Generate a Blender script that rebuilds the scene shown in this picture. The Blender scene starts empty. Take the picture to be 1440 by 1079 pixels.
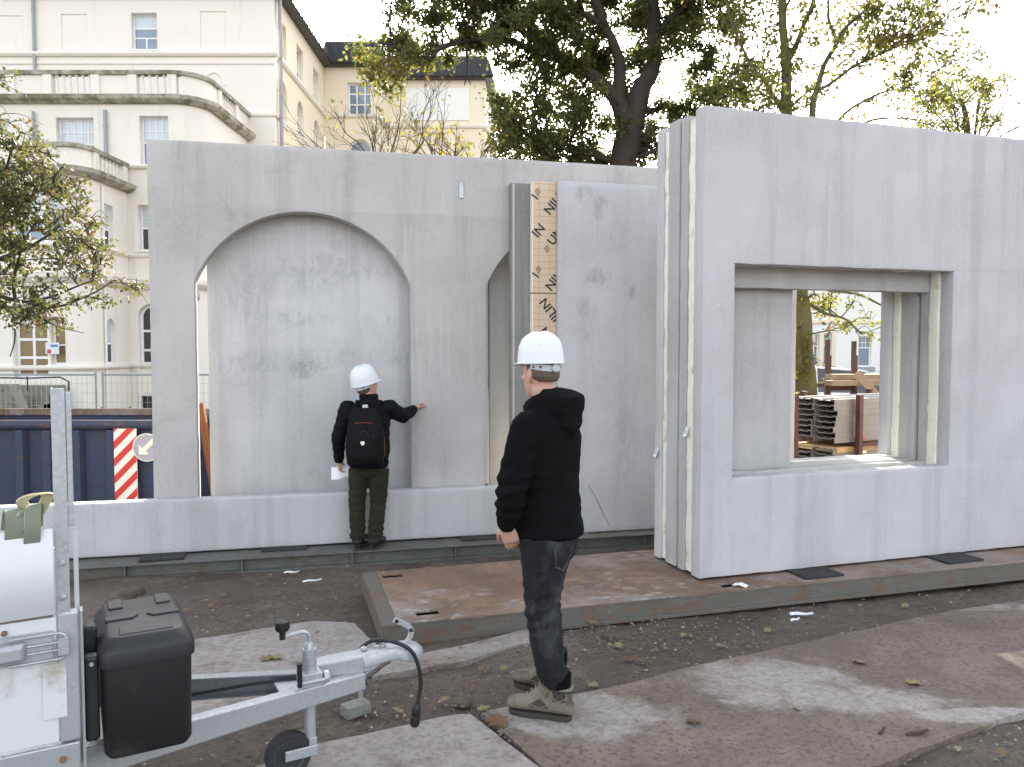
import bpy, bmesh, math, random
import numpy as np
from mathutils import Vector, Matrix, noise
from mathutils.geometry import tessellate_polygon

random.seed(7)
RNG = np.random.default_rng(7)
SC = bpy.context.scene
COL = SC.collection
R = math.radians

# ------------------------------------------------------------------ camera
CAMZ, FPX, PITCH = 1.84, 1115.0, R(2.70)
cam_d = bpy.data.cameras.new('camera')
cam = bpy.data.objects.new('camera', cam_d)
COL.objects.link(cam)
cam.location = (0, 0, CAMZ)
cam.rotation_euler = (R(90) - PITCH, 0, 0)
cam_d.sensor_width = 36.0
cam_d.lens = FPX / 1440.0 * 36.0
cam_d.clip_start = 0.05
cam_d.clip_end = 3000
SC.camera = cam

# ------------------------------------------------------------------ sky and sun
SUN_EL, SUN_AZ = R(27), R(2.0)          # azimuth measured from +Y towards +X
world = bpy.data.worlds.new('World')
SC.world = world
world.use_nodes = True
wn = world.node_tree
wn.nodes.clear()
w_out = wn.nodes.new('ShaderNodeOutputWorld')
w_bg = wn.nodes.new('ShaderNodeBackground')
w_sky = wn.nodes.new('ShaderNodeTexSky')
w_sky.sky_type = 'NISHITA'
w_sky.sun_disc = False
w_sky.sun_elevation = SUN_EL
w_sky.sun_rotation = SUN_AZ
w_sky.air_density = 1.0
w_sky.dust_density = 2.5
w_sky.ozone_density = 1.0
w_hs = wn.nodes.new('ShaderNodeHueSaturation')
w_hs.inputs['Saturation'].default_value = 0.30
wn.links.new(w_sky.outputs[0], w_hs.inputs['Color'])
wn.links.new(w_hs.outputs[0], w_bg.inputs['Color'])
w_bg.inputs['Strength'].default_value = 0.15
wn.links.new(w_bg.outputs[0], w_out.inputs['Surface'])

sun_d = bpy.data.lights.new('sun', 'SUN')
sun_d.energy = 4.6
sun_d.angle = R(0.53)
sun_d.color = (1.0, 0.90, 0.76)
sun = bpy.data.objects.new('sun', sun_d)
COL.objects.link(sun)
sdir = Vector((math.sin(SUN_AZ) * math.cos(SUN_EL), math.cos(SUN_AZ) * math.cos(SUN_EL), math.sin(SUN_EL)))
sun.rotation_euler = sdir.to_track_quat('Z', 'Y').to_euler()
sun.location = (0, 30, 30)

SC.view_settings.view_transform = 'Standard'
SC.view_settings.look = 'None'
SC.view_settings.gamma = 1.0
SC.view_settings.exposure = 2.18
SC.view_settings.use_curve_mapping = False
SC.cycles.max_bounces = 6
SC.cycles.diffuse_bounces = 4
SC.cycles.glossy_bounces = 3
SC.cycles.transmission_bounces = 4
SC.cycles.transparent_max_bounces = 6

# ------------------------------------------------------------------ measuring helpers
_cp, _sp = math.cos(PITCH), math.sin(PITCH)
CAM = Vector((0, 0, CAMZ))

def ray(u, v):
    x = (u - 720.0) / FPX
    y = (539.5 - v) / FPX
    return Vector((x, _cp + y * _sp, -_sp + y * _cp))

def at_y(u, v, Y):
    d = ray(u, v)
    return CAM + d * (Y / d.y)

def at_z(u, v, z):
    d = ray(u, v)
    return CAM + d * ((z - CAMZ) / d.z)

def gz(y, x=-3.0):
    """height of the ground: level near by, falling gently towards the back (more on the left than on the right)"""
    z = _gz(y)
    if z < -.2:
        k = min(1, max(0, (2.5 - x) / 4.0)); k = k * k * (3 - 2 * k)
        z = -.2 + (z + .2) * k
    return z

def _gz(y):
    pts = [(-50, 0), (3.9, 0), (7.0, -0.125), (9.0, -0.2), (16, -0.72), (24, -1.0), (3000, -1.0)]
    for (y0, z0), (y1, z1) in zip(pts, pts[1:]):
        if y <= y1:
            return z0 + (z1 - z0) * max(0, (y - y0)) / (y1 - y0)
    return -1.0

def at_ground(u, v, dz=0.0):
    z = 0.0
    for _ in range(12):
        p = at_z(u, v, z + dz)
        z = gz(p.y)
    return p

class Frame:
    """a vertical face: origin on the face, heading of its horizontal direction"""
    def __init__(s, origin, heading):
        s.o = Vector(origin); s.h = heading
        s.dir = Vector((math.cos(heading), math.sin(heading), 0))
        s.n = Vector((-math.sin(heading), math.cos(heading), 0))      # away from the camera
    def az(s, u, v, off=0.0):
        d = ray(u, v)
        q = s.o + s.n * off
        t = (q - CAM).dot(s.n) / d.dot(s.n)
        p = CAM + d * t - s.o
        return (p.dot(s.dir), p.z + s.o.z)
    def a(s, u, v, off=0.0):
        return s.az(u, v, off)[0]
    def pt(s, a, off, z):
        p = s.o + s.dir * a + s.n * off
        return Vector((p.x, p.y, z))

# ------------------------------------------------------------------ object helpers
ROOTM = {}

def setp(o, label=None, cat=None, group=None, kind=None):
    if label: o['label'] = label
    if cat: o['category'] = cat
    if group: o['group'] = group
    if kind: o['kind'] = kind
    return o

def thing(name, label, cat, loc=(0, 0, 0), rotz=0.0, group=None):
    o = bpy.data.objects.new(name, None)
    o.empty_display_size = 0.2
    COL.objects.link(o)
    o.location = loc
    o.rotation_euler = (0, 0, rotz)
    ROOTM[o.name] = Matrix.Translation(Vector(loc)) @ Matrix.Rotation(rotz, 4, 'Z')
    return setp(o, label, cat, group)

def link_mesh(name, me, mat=None, parent=None, world=False, loc=None, rot=None, label=None):
    o = bpy.data.objects.new(name, me)
    COL.objects.link(o)
    if mat is not None and len(me.materials) == 0:
        for m in (mat if isinstance(mat, (list, tuple)) else [mat]):
            me.materials.append(m)
    if parent is not None:
        o.parent = parent
        if world:
            M = ROOTM.get(parent.name)
            p = parent
            if M is None:
                M = ROOTM[parent.parent.name]
            me.transform(M.inverted())
    if loc is not None: o.location = loc
    if rot is not None: o.rotation_euler = rot
    if label: o['label'] = label
    return o

def dup(o, parent=None):
    c = o.copy()
    COL.objects.link(c)
    if parent is not None: c.parent = parent
    for ch in list(o.children):
        dup(ch, c)
    return c

def bevel(o, w=0.006, seg=2, ang=35):
    m = o.modifiers.new('bevel', 'BEVEL')
    m.width = w; m.segments = seg; m.limit_method = 'ANGLE'; m.angle_limit = R(ang)
    return o

def smooth(o, ang=None):
    me = o.data
    me.polygons.foreach_set('use_smooth', [True] * len(me.polygons))
    if ang is not None:
        try: me.set_sharp_from_angle(angle=R(ang))
        except Exception: pass
    me.update()
    return o

class MB:
    """collects shapes for ONE mesh"""
    def __init__(s):
        s.v = []; s.f = []; s.mi = []; s.cur = 0
    def add(s, vs, fs, M=None):
        b = len(s.v)
        for p in vs:
            p = Vector(p)
            s.v.append(M @ p if M is not None else p)
        for f in fs:
            s.f.append(tuple(i + b for i in f)); s.mi.append(s.cur)
        return s
    def box(s, c, d, M=None, rz=0, ry=0, rx=0):
        x, y, z = d[0] / 2, d[1] / 2, d[2] / 2
        T = Matrix.Translation(Vector(c)) @ Matrix.Rotation(rz, 4, 'Z') @ Matrix.Rotation(ry, 4, 'Y') @ Matrix.Rotation(rx, 4, 'X')
        if M is not None: T = M @ T
        vs = [(-x, -y, -z), (x, -y, -z), (x, y, -z), (-x, y, -z), (-x, -y, z), (x, -y, z), (x, y, z), (-x, y, z)]
        fs = [(0, 3, 2, 1), (4, 5, 6, 7), (0, 1, 5, 4), (1, 2, 6, 5), (2, 3, 7, 6), (3, 0, 4, 7)]
        return s.add(vs, fs, T)
    def box2(s, p0, p1, M=None):
        c = [(a + b) / 2 for a, b in zip(p0, p1)]
        d = [abs(b - a) for a, b in zip(p0, p1)]
        return s.box(c, d, M)
    def bar(s, a, b, w, h, up=(0, 0, 1)):
        """box from a to b, w wide (sideways), h high"""
        a = Vector(a); b = Vector(b); d = b - a; L = d.length; d.normalize()
        u = Vector(up)
        if abs(d.dot(u)) > .98: u = Vector((0, 1, 0))
        sd = d.cross(u).normalized(); u = sd.cross(d).normalized()
        M = Matrix((d, sd, u)).transposed().to_4x4(); M.translation = (a + b) / 2
        return s.box((0, 0, 0), (L, w, h), M)
    def prism(s, poly, z0, z1, M=None):
        """polygon in xy (counter-clockwise) extruded in z"""
        n = len(poly)
        vs = [(p[0], p[1], z0) for p in poly] + [(p[0], p[1], z1) for p in poly]
        fs = [tuple(range(n - 1, -1, -1)), tuple(range(n, 2 * n))]
        fs += [(i, (i + 1) % n, n + (i + 1) % n, n + i) for i in range(n)]
        return s.add(vs, fs, M)
    def rings(s, rings, cap=True, M=None, closed=False):
        n = len(rings[0]); vs = [p for r in rings for p in r]; fs = []
        m = len(rings)
        for k in range(m if closed else m - 1):
            k2 = (k + 1) % m
            for i in range(n):
                j = (i + 1) % n
                fs.append((k * n + i, k * n + j, k2 * n + j, k2 * n + i))
        if cap and not closed:
            fs.append(tuple(range(n - 1, -1, -1)))
            fs.append(tuple((m - 1) * n + i for i in range(n)))
        return s.add(vs, fs, M)
    def tube(s, path, r, n=8, cap=True, M=None):
        path = [Vector(p) for p in path]
        rr = r if isinstance(r, (list, tuple)) else [r] * len(path)
        rings = []; prev = None
        for i, p in enumerate(path):
            t = (path[min(i + 1, len(path) - 1)] - path[max(i - 1, 0)]).normalized()
            if prev is None:
                ref = Vector((0, 0, 1)) if abs(t.z) < .9 else Vector((1, 0, 0))
                u = t.cross(ref).normalized()
            else:
                u = (prev - t * prev.dot(t)).normalized()
            prev = u; w = t.cross(u)
            rings.append([p + (u * math.cos(2 * math.pi * k / n) + w * math.sin(2 * math.pi * k / n)) * rr[i] for k in range(n)])
        return s.rings(rings, cap, M)
    def lathe(s, prof, n=16, M=None, cap=True):
        rings = [[(r * math.cos(2 * math.pi * k / n), r * math.sin(2 * math.pi * k / n), z) for k in range(n)] for r, z in prof]
        return s.rings(rings, cap, M)
    def mesh(s, name):
        me = bpy.data.meshes.new(name)
        me.from_pydata([tuple(p) for p in s.v], [], s.f)
        if any(s.mi): me.polygons.foreach_set('material_index', s.mi)
        me.update()
        return me
    def build(s, name, mat=None, parent=None, world=False, **k):
        return link_mesh(name, s.mesh(name), mat, parent, world, **k)

def rot_frame(loc, rotz):
    return Matrix.Translation(Vector(loc)) @ Matrix.Rotation(rotz, 4, 'Z')

_dg = bpy.context.evaluated_depsgraph_get
def eval_mesh(o, name):
    dg = _dg(); dg.update()
    me = bpy.data.meshes.new_from_object(o.evaluated_get(dg), depsgraph=dg)
    me.name = name
    return me

def plate2d(name, loops, y0, y1, bev=0.006, res=1):
    """outline with holes in (a, z), standing upright, from depth y0 to y1; returns a mesh in (a, depth, z)"""
    cu = bpy.data.curves.new('tmp', 'CURVE')
    cu.dimensions = '2D'; cu.fill_mode = 'BOTH'
    for lp in loops:
        sp = cu.splines.new('POLY'); sp.points.add(len(lp) - 1)
        for p, q in zip(sp.points, lp): p.co = (q[0], q[1], 0, 1)
        sp.use_cyclic_u = True
    th = abs(y1 - y0)
    cu.extrude = max(th / 2 - bev, 0.0005)
    cu.bevel_depth = bev; cu.bevel_resolution = res; cu.offset = -bev
    o = bpy.data.objects.new('tmp', cu); COL.objects.link(o)
    me = eval_mesh(o, name)
    bpy.data.objects.remove(o); bpy.data.curves.remove(cu)
    me.materials.clear()
    yc = (y0 + y1) / 2
    M = Matrix(((1, 0, 0, 0), (0, 0, -1, yc), (0, 1, 0, 0), (0, 0, 0, 1)))
    me.transform(M)
    bm = bmesh.new(); bm.from_mesh(me)
    bmesh.ops.remove_doubles(bm, verts=bm.verts, dist=1e-5)
    bmesh.ops.recalc_face_normals(bm, faces=bm.faces)
    bm.to_mesh(me); bm.free()
    return me

def rect(a0, z0, a1, z1):
    return [(a0, z0), (a1, z0), (a1, z1), (a0, z1)]

def text_mesh(name, body, size, extrude=0.0005, offset=0.0):
    cu = bpy.data.curves.new('tmp', 'FONT')
    cu.body = body; cu.size = size; cu.extrude = extrude; cu.offset = offset
    cu.align_x = 'LEFT'; cu.align_y = 'CENTER'; cu.resolution_u = 3
    o = bpy.data.objects.new('tmp', cu); COL.objects.link(o)
    me = eval_mesh(o, name)
    bpy.data.objects.remove(o); bpy.data.curves.remove(cu)
    me.materials.clear()
    return me

# ------------------------------------------------------------------ materials
class NT:
    def __init__(s, name):
        s.m = bpy.data.materials.new(name); s.m.use_nodes = True
        s.t = s.m.node_tree; s.t.nodes.clear()
        s.out = s.t.nodes.new('ShaderNodeOutputMaterial')
        s.b = s.t.nodes.new('ShaderNodeBsdfPrincipled')
        s.t.links.new(s.b.outputs[0], s.out.inputs[0])
        s._obj = None
    def n(s, typ, **kw):
        nd = s.t.nodes.new(typ)
        for k, v in kw.items():
            setattr(nd, k, v)
        return nd
    def put(s, sock, val):
        if hasattr(val, 'links') or hasattr(val, 'is_output'):
            s.t.links.new(val, sock)
        elif isinstance(val, (tuple, list)):
            sock.default_value = tuple(val) if len(val) != 3 or len(sock.default_value) == 3 else (*val, 1)
        else:
            sock.default_value = val
    def coord(s, kind='Object', scale=None, rot=None, loc=None):
        if s._obj is None: s._obj = s.n('ShaderNodeTexCoord')
        o = s._obj.outputs[kind]
        if scale is None and rot is None and loc is None: return o
        mp = s.n('ShaderNodeMapping')
        s.t.links.new(o, mp.inputs['Vector'])
        if scale is not None: mp.inputs['Scale'].default_value = scale if isinstance(scale, (tuple, list)) else (scale,) * 3
        if rot is not None: mp.inputs['Rotation'].default_value = rot
        if loc is not None: mp.inputs['Location'].default_value = loc
        return mp.outputs[0]
    def noise(s, scale=5, detail=4, rough=.55, vec=None, dist=0.0):
        nd = s.n('ShaderNodeTexNoise')
        s.t.links.new(vec if vec is not None else s.coord(), nd.inputs['Vector'])
        nd.inputs['Scale'].default_value = scale; nd.inputs['Detail'].default_value = detail
        nd.inputs['Roughness'].default_value = rough; nd.inputs['Distortion'].default_value = dist
        return nd.outputs[0]
    def voro(s, scale=5, feature='F1', vec=None, out='Distance', rnd=1.0):
        nd = s.n('ShaderNodeTexVoronoi'); nd.feature = feature
        s.t.links.new(vec if vec is not None else s.coord(), nd.inputs['Vector'])
        nd.inputs['Scale'].default_value = scale; nd.inputs['Randomness'].default_value = rnd
        return nd.outputs[out]
    def ramp(s, fac, lo, hi, a=0.0, b=1.0, smooth=True):
        nd = s.n('ShaderNodeMapRange'); nd.interpolation_type = 'SMOOTHSTEP' if smooth else 'LINEAR'
        s.put(nd.inputs['Value'], fac)
        for k, v in zip(('From Min', 'From Max', 'To Min', 'To Max'), (lo, hi, a, b)): nd.inputs[k].default_value = v
        return nd.outputs[0]
    def math(s, op, a, b=0.0, clamp=False):
        nd = s.n('ShaderNodeMath'); nd.operation = op; nd.use_clamp = clamp
        s.put(nd.inputs[0], a); s.put(nd.inputs[1], b)
        return nd.outputs[0]
    def mix(s, fac, a, b, mode='MIX'):
        nd = s.n('ShaderNodeMix'); nd.data_type = 'RGBA'; nd.blend_type = mode
        s.put(nd.inputs[0], fac); s.put(nd.inputs[6], a); s.put(nd.inputs[7], b)
        return nd.outputs[2]
    def sep(s, vec):
        nd = s.n('ShaderNodeSeparateXYZ'); s.t.links.new(vec, nd.inputs[0]); return nd.outputs
    def bump(s, h, strength=.3, dist=.01, prev=None):
        nd = s.n('ShaderNodeBump'); nd.inputs['Strength'].default_value = strength; nd.inputs['Distance'].default_value = dist
        s.t.links.new(h, nd.inputs['Height'])
        if prev is not None: s.t.links.new(prev, nd.inputs['Normal'])
        return nd.outputs[0]
    def done(s, color, rough=.8, metal=0.0, normal=None, spec=None):
        s.put(s.b.inputs['Base Color'], color); s.put(s.b.inputs['Roughness'], rough); s.put(s.b.inputs['Metallic'], metal)
        if normal is not None: s.t.links.new(normal, s.b.inputs['Normal'])
        if spec is not None: s.b.inputs['Specular IOR Level'].default_value = spec
        return s.m

def sc3(c, k): return tuple(min(1, x * k) for x in c)

def pmat(name, base, var=.12, scale=4, rough=.75, metal=0.0, bump=.15, bscale=60, dirt=None, dscale=3, dlo=.5, dhi=.75, spec=None, bdist=.004):
    t = NT(name)
    c = t.mix(t.noise(scale, 5), sc3(base, 1 - var), sc3(base, 1 + var))
    c = t.mix(t.ramp(t.noise(scale * 9, 3), .3, .7), c, t.mix(.5, c, sc3(base, 1 + var * .7)))
    if dirt is not None:
        c = t.mix(t.ramp(t.noise(dscale, 7, .65), dlo, dhi), c, dirt)
    nrm = t.bump(t.noise(bscale, 4, .6), bump, bdist) if bump else None
    return t.done(c, rough, metal, nrm, spec)

def concrete(name, base=(.40, .40, .405), streak=.5, stain=.4, seed=0.0, bumpk=1.0, marks=()):
    t = NT(name)
    off = (seed * 3.7, seed * 1.3, seed * 2.1)
    big = t.noise(.9, 5, .6, t.coord(loc=off))
    c = t.mix(t.ramp(big, .3, .72), sc3(base, .86), sc3(base, 1.10))
    # rain streaks running down
    st = t.noise(1.0, 6, .62, t.coord(scale=(5.5, 5.5, .22), loc=off))
    st2 = t.noise(1.0, 4, .6, t.coord(scale=(22, 22, .8), loc=off))
    c = t.mix(t.math('MULTIPLY', t.ramp(st, .47, .66), streak), c, sc3(base, .72))
    c = t.mix(t.math('MULTIPLY', t.ramp(st2, .52, .68), streak * .5), c, sc3(base, 1.14))
    # mottled blotches and smears
    bl = t.noise(3.2, 8, .7, t.coord(loc=off), .8)
    c = t.mix(t.math('MULTIPLY', t.ramp(bl, .52, .68), stain), c, (.27 * base[0] / .4, .265 * base[1] / .4, .245 * base[2] / .4))
    fine = t.noise(38, 6, .7)
    c = t.mix(t.ramp(fine, .40, .66, 0, .30), c, sc3(base, 1.15))
    scr = t.noise(9, 8, .78, t.coord(loc=off), 1.6)
    c = t.mix(t.ramp(scr, .61, .69, 0, .5), c, sc3(base, 1.30))
    # single smudges of mould oil and dirt
    for (ma, mz, ra, rz, kk) in marks:
        xyz = t.sep(t.coord())
        dx = t.math('DIVIDE', t.math('SUBTRACT', xyz[0], ma), ra); dz = t.math('DIVIDE', t.math('SUBTRACT', xyz[2], mz), rz)
        e = t.ramp(t.math('ADD', t.math('MULTIPLY', dx, dx), t.math('MULTIPLY', dz, dz)), .0, 1.0, 1, 0)
        ns = t.noise(8, 8, .75, t.coord(scale=(1.5, 1.5, .7 if rz < ra else .5), loc=(ma, 0, mz)), .8)
        c = t.mix(t.math('MULTIPLY', t.math('MULTIPLY', e, t.ramp(ns, .42, .60)), kk), c, sc3(base, .42))
    # pin holes
    pv = t.voro(13, vec=t.coord(loc=off))
    hole = t.ramp(pv, .045, .075, 1, 0)
    pm = t.ramp(t.noise(1.8, 3), .47, .58)
    hole = t.math('MULTIPLY', hole, pm)
    c = t.mix(t.math('MULTIPLY', hole, .8), c, sc3(base, .45))
    h = t.math('ADD', t.math('MULTIPLY', t.noise(75, 5, .65), .35), t.math('MULTIPLY', t.noise(7, 4, .6), .9))
    h = t.math('SUBTRACT', h, t.math('MULTIPLY', hole, .8))
    n = t.bump(h, .30 * bumpk, .006)
    return t.done(c, t.ramp(fine, .3, .7, .82, .94), 0, n, .3)

M = {}
M['concrete_a'] = concrete('concrete_arch', (.440, .424, .410), .75, .28, 0.0)
M['concrete_b'] = concrete('concrete_blank', (.435, .43, .432), .45, .5, 2.0)
M['concrete_k'] = concrete('concrete_kerb', (.475, .466, .468), .5, .3, 3.0)
M['concrete_s'] = concrete('concrete_sandwich', (.425, .42, .43), .35, .35, 4.0)
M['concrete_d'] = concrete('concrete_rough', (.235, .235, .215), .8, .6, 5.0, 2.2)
M['concrete_r'] = concrete('concrete_front', (.480, .466, .472), .50, .2, 6.0)
M['concrete_i'] = concrete('concrete_inner', (.425, .414, .405), .5, .3, 7.0, 1.3)

def mk_foam():
    t = NT('pir_foam')
    c = t.mix(t.noise(25, 5), (.72, .71, .59), (.83, .82, .73))
    c = t.mix(t.ramp(t.noise(6, 8, .7), .55, .7), c, (.50, .46, .30))
    n = t.bump(t.math('ADD', t.noise(45, 5, .7), t.noise(12, 3)), .8, .012)
    return t.done(c, .9, 0, n, .2)
M['foam'] = mk_foam()

def mk_kraft():
    t = NT('kraft_facing')
    c = t.mix(t.noise(3, 5), (.54, .41, .285), (.63, .50, .36))
    # printed grid of fine lines, 6 cm and 10 cm apart
    xyz = t.sep(t.coord())
    for ax, pitch in ((0, .105), (2, .062)):
        fr = t.math('FRACT', t.math('DIVIDE', t.math('ADD', xyz[ax], 50.0), pitch))
        ln = t.math('LESS_THAN', fr, .004 / pitch)
        c = t.mix(t.math('MULTIPLY', ln, .55), c, (.20, .12, .07))
    smear = t.noise(5, 7, .7, t.coord(scale=(3, 3, .6)), 1.0)
    c = t.mix(t.ramp(smear, .60, .68, 0, .75), c, (.55, .53, .50))
    return t.done(c, .65, 0, t.bump(t.noise(30, 4), .15, .004), .3)
M['kraft'] = mk_kraft()
M['ink'] = pmat('black_print', (.02, .02, .02), .2, 8, .6, bump=0)

def mk_mud():
    t = NT('mud')
    g = t.noise(.8, 6, .6)
    c = t.mix(t.ramp(g, .3, .7), (.108, .086, .069), (.180, .150, .124))
    c = t.mix(t.ramp(t.noise(6, 7, .7), .45, .7), c, (.185, .158, .132))
    c = t.mix(t.ramp(t.noise(28, 6, .7), .5, .68), c, (.060, .048, .040))
    peb = t.voro(42); pm = t.ramp(t.noise(9, 3), .5, .62)
    c = t.mix(t.math('MULTIPLY', t.ramp(peb, .16, .24, 1, 0), pm), c, (.25, .225, .20))
    wet = t.ramp(t.noise(1.1, 6, .6, t.coord(loc=(3, 8, 0))), .46, .58)
    c = t.mix(t.math('MULTIPLY', wet, .6), c, (.085, .068, .054))
    h = t.math('ADD', t.math('MULTIPLY', t.noise(14, 7, .72), .9), t.math('MULTIPLY', t.noise(70, 6, .75), .35))
    h = t.math('ADD', h, t.math('MULTIPLY', t.math('MULTIPLY', t.ramp(peb, .1, .3, 1, 0), pm), .25))
    return t.done(c, t.ramp(wet, 0, 1, .92, .42), 0, t.bump(h, 1.0, .05), .35)
M['mud'] = mk_mud()

def mk_slab(name, base, mudmask, dirt=(.138, .110, .090)):
    t = NT(name)
    c = t.mix(t.noise(2.5, 6, .65), sc3(base, .80), sc3(base, 1.12))
    c = t.mix(t.ramp(t.noise(30, 6, .75), .42, .62, 0, .75), c, sc3(base, .58))
    c = t.mix(t.ramp(t.noise(8, 8, .8, None, 1.2), .58, .70, 0, .6), c, sc3(base, 1.28))
    m = mudmask(t)
    edge = t.math('ADD', m, t.math('MULTIPLY', t.math('SUBTRACT', t.noise(3.0, 10, .74, None, .5), .5), 2.6))
    mud = t.ramp(edge, .22, .82)
    dc = t.mix(t.noise(5, 6, .7), sc3(dirt, .72), sc3(dirt, 1.25))
    dc = t.mix(t.ramp(t.noise(1.4, 6, .65, t.coord(loc=(4, 7, 0))), .42, .62, 0, .8), dc, sc3(dirt, 1.55))
    dc = t.mix(t.ramp(t.noise(9, 8, .78, None, .8), .54, .64, 0, .6), dc, (.21, .185, .16))
    dc = t.mix(t.ramp(t.noise(40, 5, .7), .48, .64, 0, .8), dc, sc3(dirt, .5))
    rust = t.ramp(t.noise(1.6, 6, .6, t.coord(loc=(9, 2, 0))), .56, .72, 0, .5)
    dc = t.mix(rust, dc, (.19, .125, .070))
    c = t.mix(mud, c, dc)
    h = t.math('ADD', t.math('MULTIPLY', t.noise(60, 6, .7), .4), t.math('MULTIPLY', mud, t.math('ADD', .35, t.noise(18, 6, .7))))
    return t.done(c, t.ramp(mud, 0, 1, .88, .74), 0, t.bump(h, .55, .012), .35)

def ell(t, cx, cy, rx, ry):
    """1 inside an ellipse on the ground, falling to 0 outside"""
    xyz = t.sep(t.coord())
    dx = t.math('DIVIDE', t.math('SUBTRACT', xyz[0], cx), rx); dy = t.math('DIVIDE', t.math('SUBTRACT', xyz[1], cy), ry)
    d = t.math('ADD', t.math('MULTIPLY', dx, dx), t.math('MULTIPLY', dy, dy))
    return t.ramp(d, .25, 1.6, 1, 0)

def mk_rust():
    t = NT('rusty_deck')
    c = t.mix(t.ramp(t.noise(1.6, 7, .65), .3, .7), (.120, .074, .050), (.215, .140, .092))
    c = t.mix(t.ramp(t.noise(4, 7, .7, t.coord(loc=(2, 5, 0))), .5, .7, 0, .8), c, (.27, .18, .10))
    c = t.mix(t.ramp(t.noise(7, 8, .75), .5, .7, 0, .7), c, (.12, .105, .095))
    c = t.mix(t.ramp(t.noise(.9, 7, .7, t.coord(loc=(1, 6, 0))), .48, .64, 0, .6), c, (.27, .245, .225))
    sc = t.noise(3.0, 8, .72, t.coord(scale=(2.2, 4.2, 1)), .25)
    c = t.mix(t.math('MULTIPLY', t.ramp(sc, .52, .64, 0, .7), t.ramp(t.noise(1.3, 3, .5, t.coord(loc=(8, 1, 0))), .46, .60)), c, (.38, .365, .36))
    c = t.mix(t.ramp(t.noise(9, 6, .7, t.coord(loc=(4, 4, 4))), .63, .70, 0, .6), c, (.26, .31, .33))
    h = t.math('ADD', t.noise(18, 6, .7), t.math('MULTIPLY', t.noise(80, 4, .7), .4))
    return t.done(c, .72, .0, t.bump(h, .35, .006), .4)
M['rust_deck'] = mk_rust()

def mk_oldpaint(name, paint=(.112, .110, .098), rust=(.135, .085, .055), amt=.51):
    t = NT(name)
    c = t.mix(t.noise(3, 6, .6, t.coord(scale=(1, 1, 4))), sc3(paint, .7), sc3(paint, 1.35))
    c = t.mix(t.ramp(t.noise(6, 8, .75, t.coord(scale=(1, 1, 2))), amt - .06, amt + .12), c, rust)
    c = t.mix(t.ramp(t.noise(14, 7, .75, t.coord(loc=(5, 5, 5))), .60, .72, 0, .6), c, sc3(paint, 2.3))
    return t.done(c, .6, .0, t.bump(t.noise(40, 5, .7), .3, .004), .45)
M['old_paint'] = mk_oldpaint('worn_grey_green_paint')
M['beam_paint'] = mk_oldpaint('worn_beam_paint', (.112, .114, .106), (.105, .075, .052), .53)

def mk_galv(name='galvanised_steel', k=1.0):
    t = NT(name)
    v = t.voro(85, out='Color')
    bw = t.n('ShaderNodeRGBToBW'); t.t.links.new(v, bw.inputs[0])
    f = t.math('ADD', t.math('MULTIPLY', bw.outputs[0], .38), t.math('MULTIPLY', t.noise(12, 6, .7), .75))
    c = t.mix(f, (.36 * k, .375 * k, .39 * k), (.62 * k, .64 * k, .66 * k))
    c = t.mix(t.ramp(t.noise(7, 8, .75), .6, .74, 0, .7), c, (.34 * k, .34 * k, .33 * k))
    return t.done(c, t.ramp(f, .2, .9, .62, .38), .55, t.bump(t.noise(60, 3), .08, .002), .5)
M['galv'] = mk_galv(k=.84)
M['galv_dull'] = mk_galv('galvanised_dull', .62)
M['rubber'] = pmat('black_rubber', (.022, .022, .023), .25, 8, .78, bump=.25, bscale=50, dirt=(.075, .068, .06), dscale=6, dlo=.52, dhi=.8)
# ------------------------------------------------------------------ ground
def axis(lo, hi, fine_lo, fine_hi, step, grow=1.16):
    xs = list(np.arange(fine_lo, fine_hi + 1e-6, step))
    s = step; x = xs[-1]
    while x < hi:
        s *= grow; x += s; xs.append(min(x, hi))
    s = step; x = xs[0]; pre = []
    while x > lo:
        s *= grow; x -= s; pre.append(max(x, lo))
    return pre[::-1] + xs

def build_ground():
    xs = axis(-1500, 1500, -4.2, 5.4, .045); ys = axis(-300, 2500, 1.8, 8.0, .045)
    nx, ny = len(xs), len(ys)
    vs = []
    for y in ys:
        for x in xs:
            z = gz(y, x) - .010
            if -8 < x < 10 and 0 < y < 14:
                p = Vector((x, y, 0))
                z += .024 * noise.noise(p * 1.1) + .013 * noise.noise(p * 4.3 + Vector((7, 1, 0))) + .007 * noise.noise(p * 12.0)
                z += .006 * abs(noise.noise(p * 23.0))
            vs.append((x, y, z))
    fs = [(j * nx + i, j * nx + i + 1, (j + 1) * nx + i + 1, (j + 1) * nx + i) for j in range(ny - 1) for i in range(nx - 1)]
    me = bpy.data.meshes.new('ground'); me.from_pydata(vs, [], fs); me.update()
    o = link_mesh('ground', me, M['mud']); setp(o, 'brown muddy ground of the building site', kind='structure')
    smooth(o)
build_ground()

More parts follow.
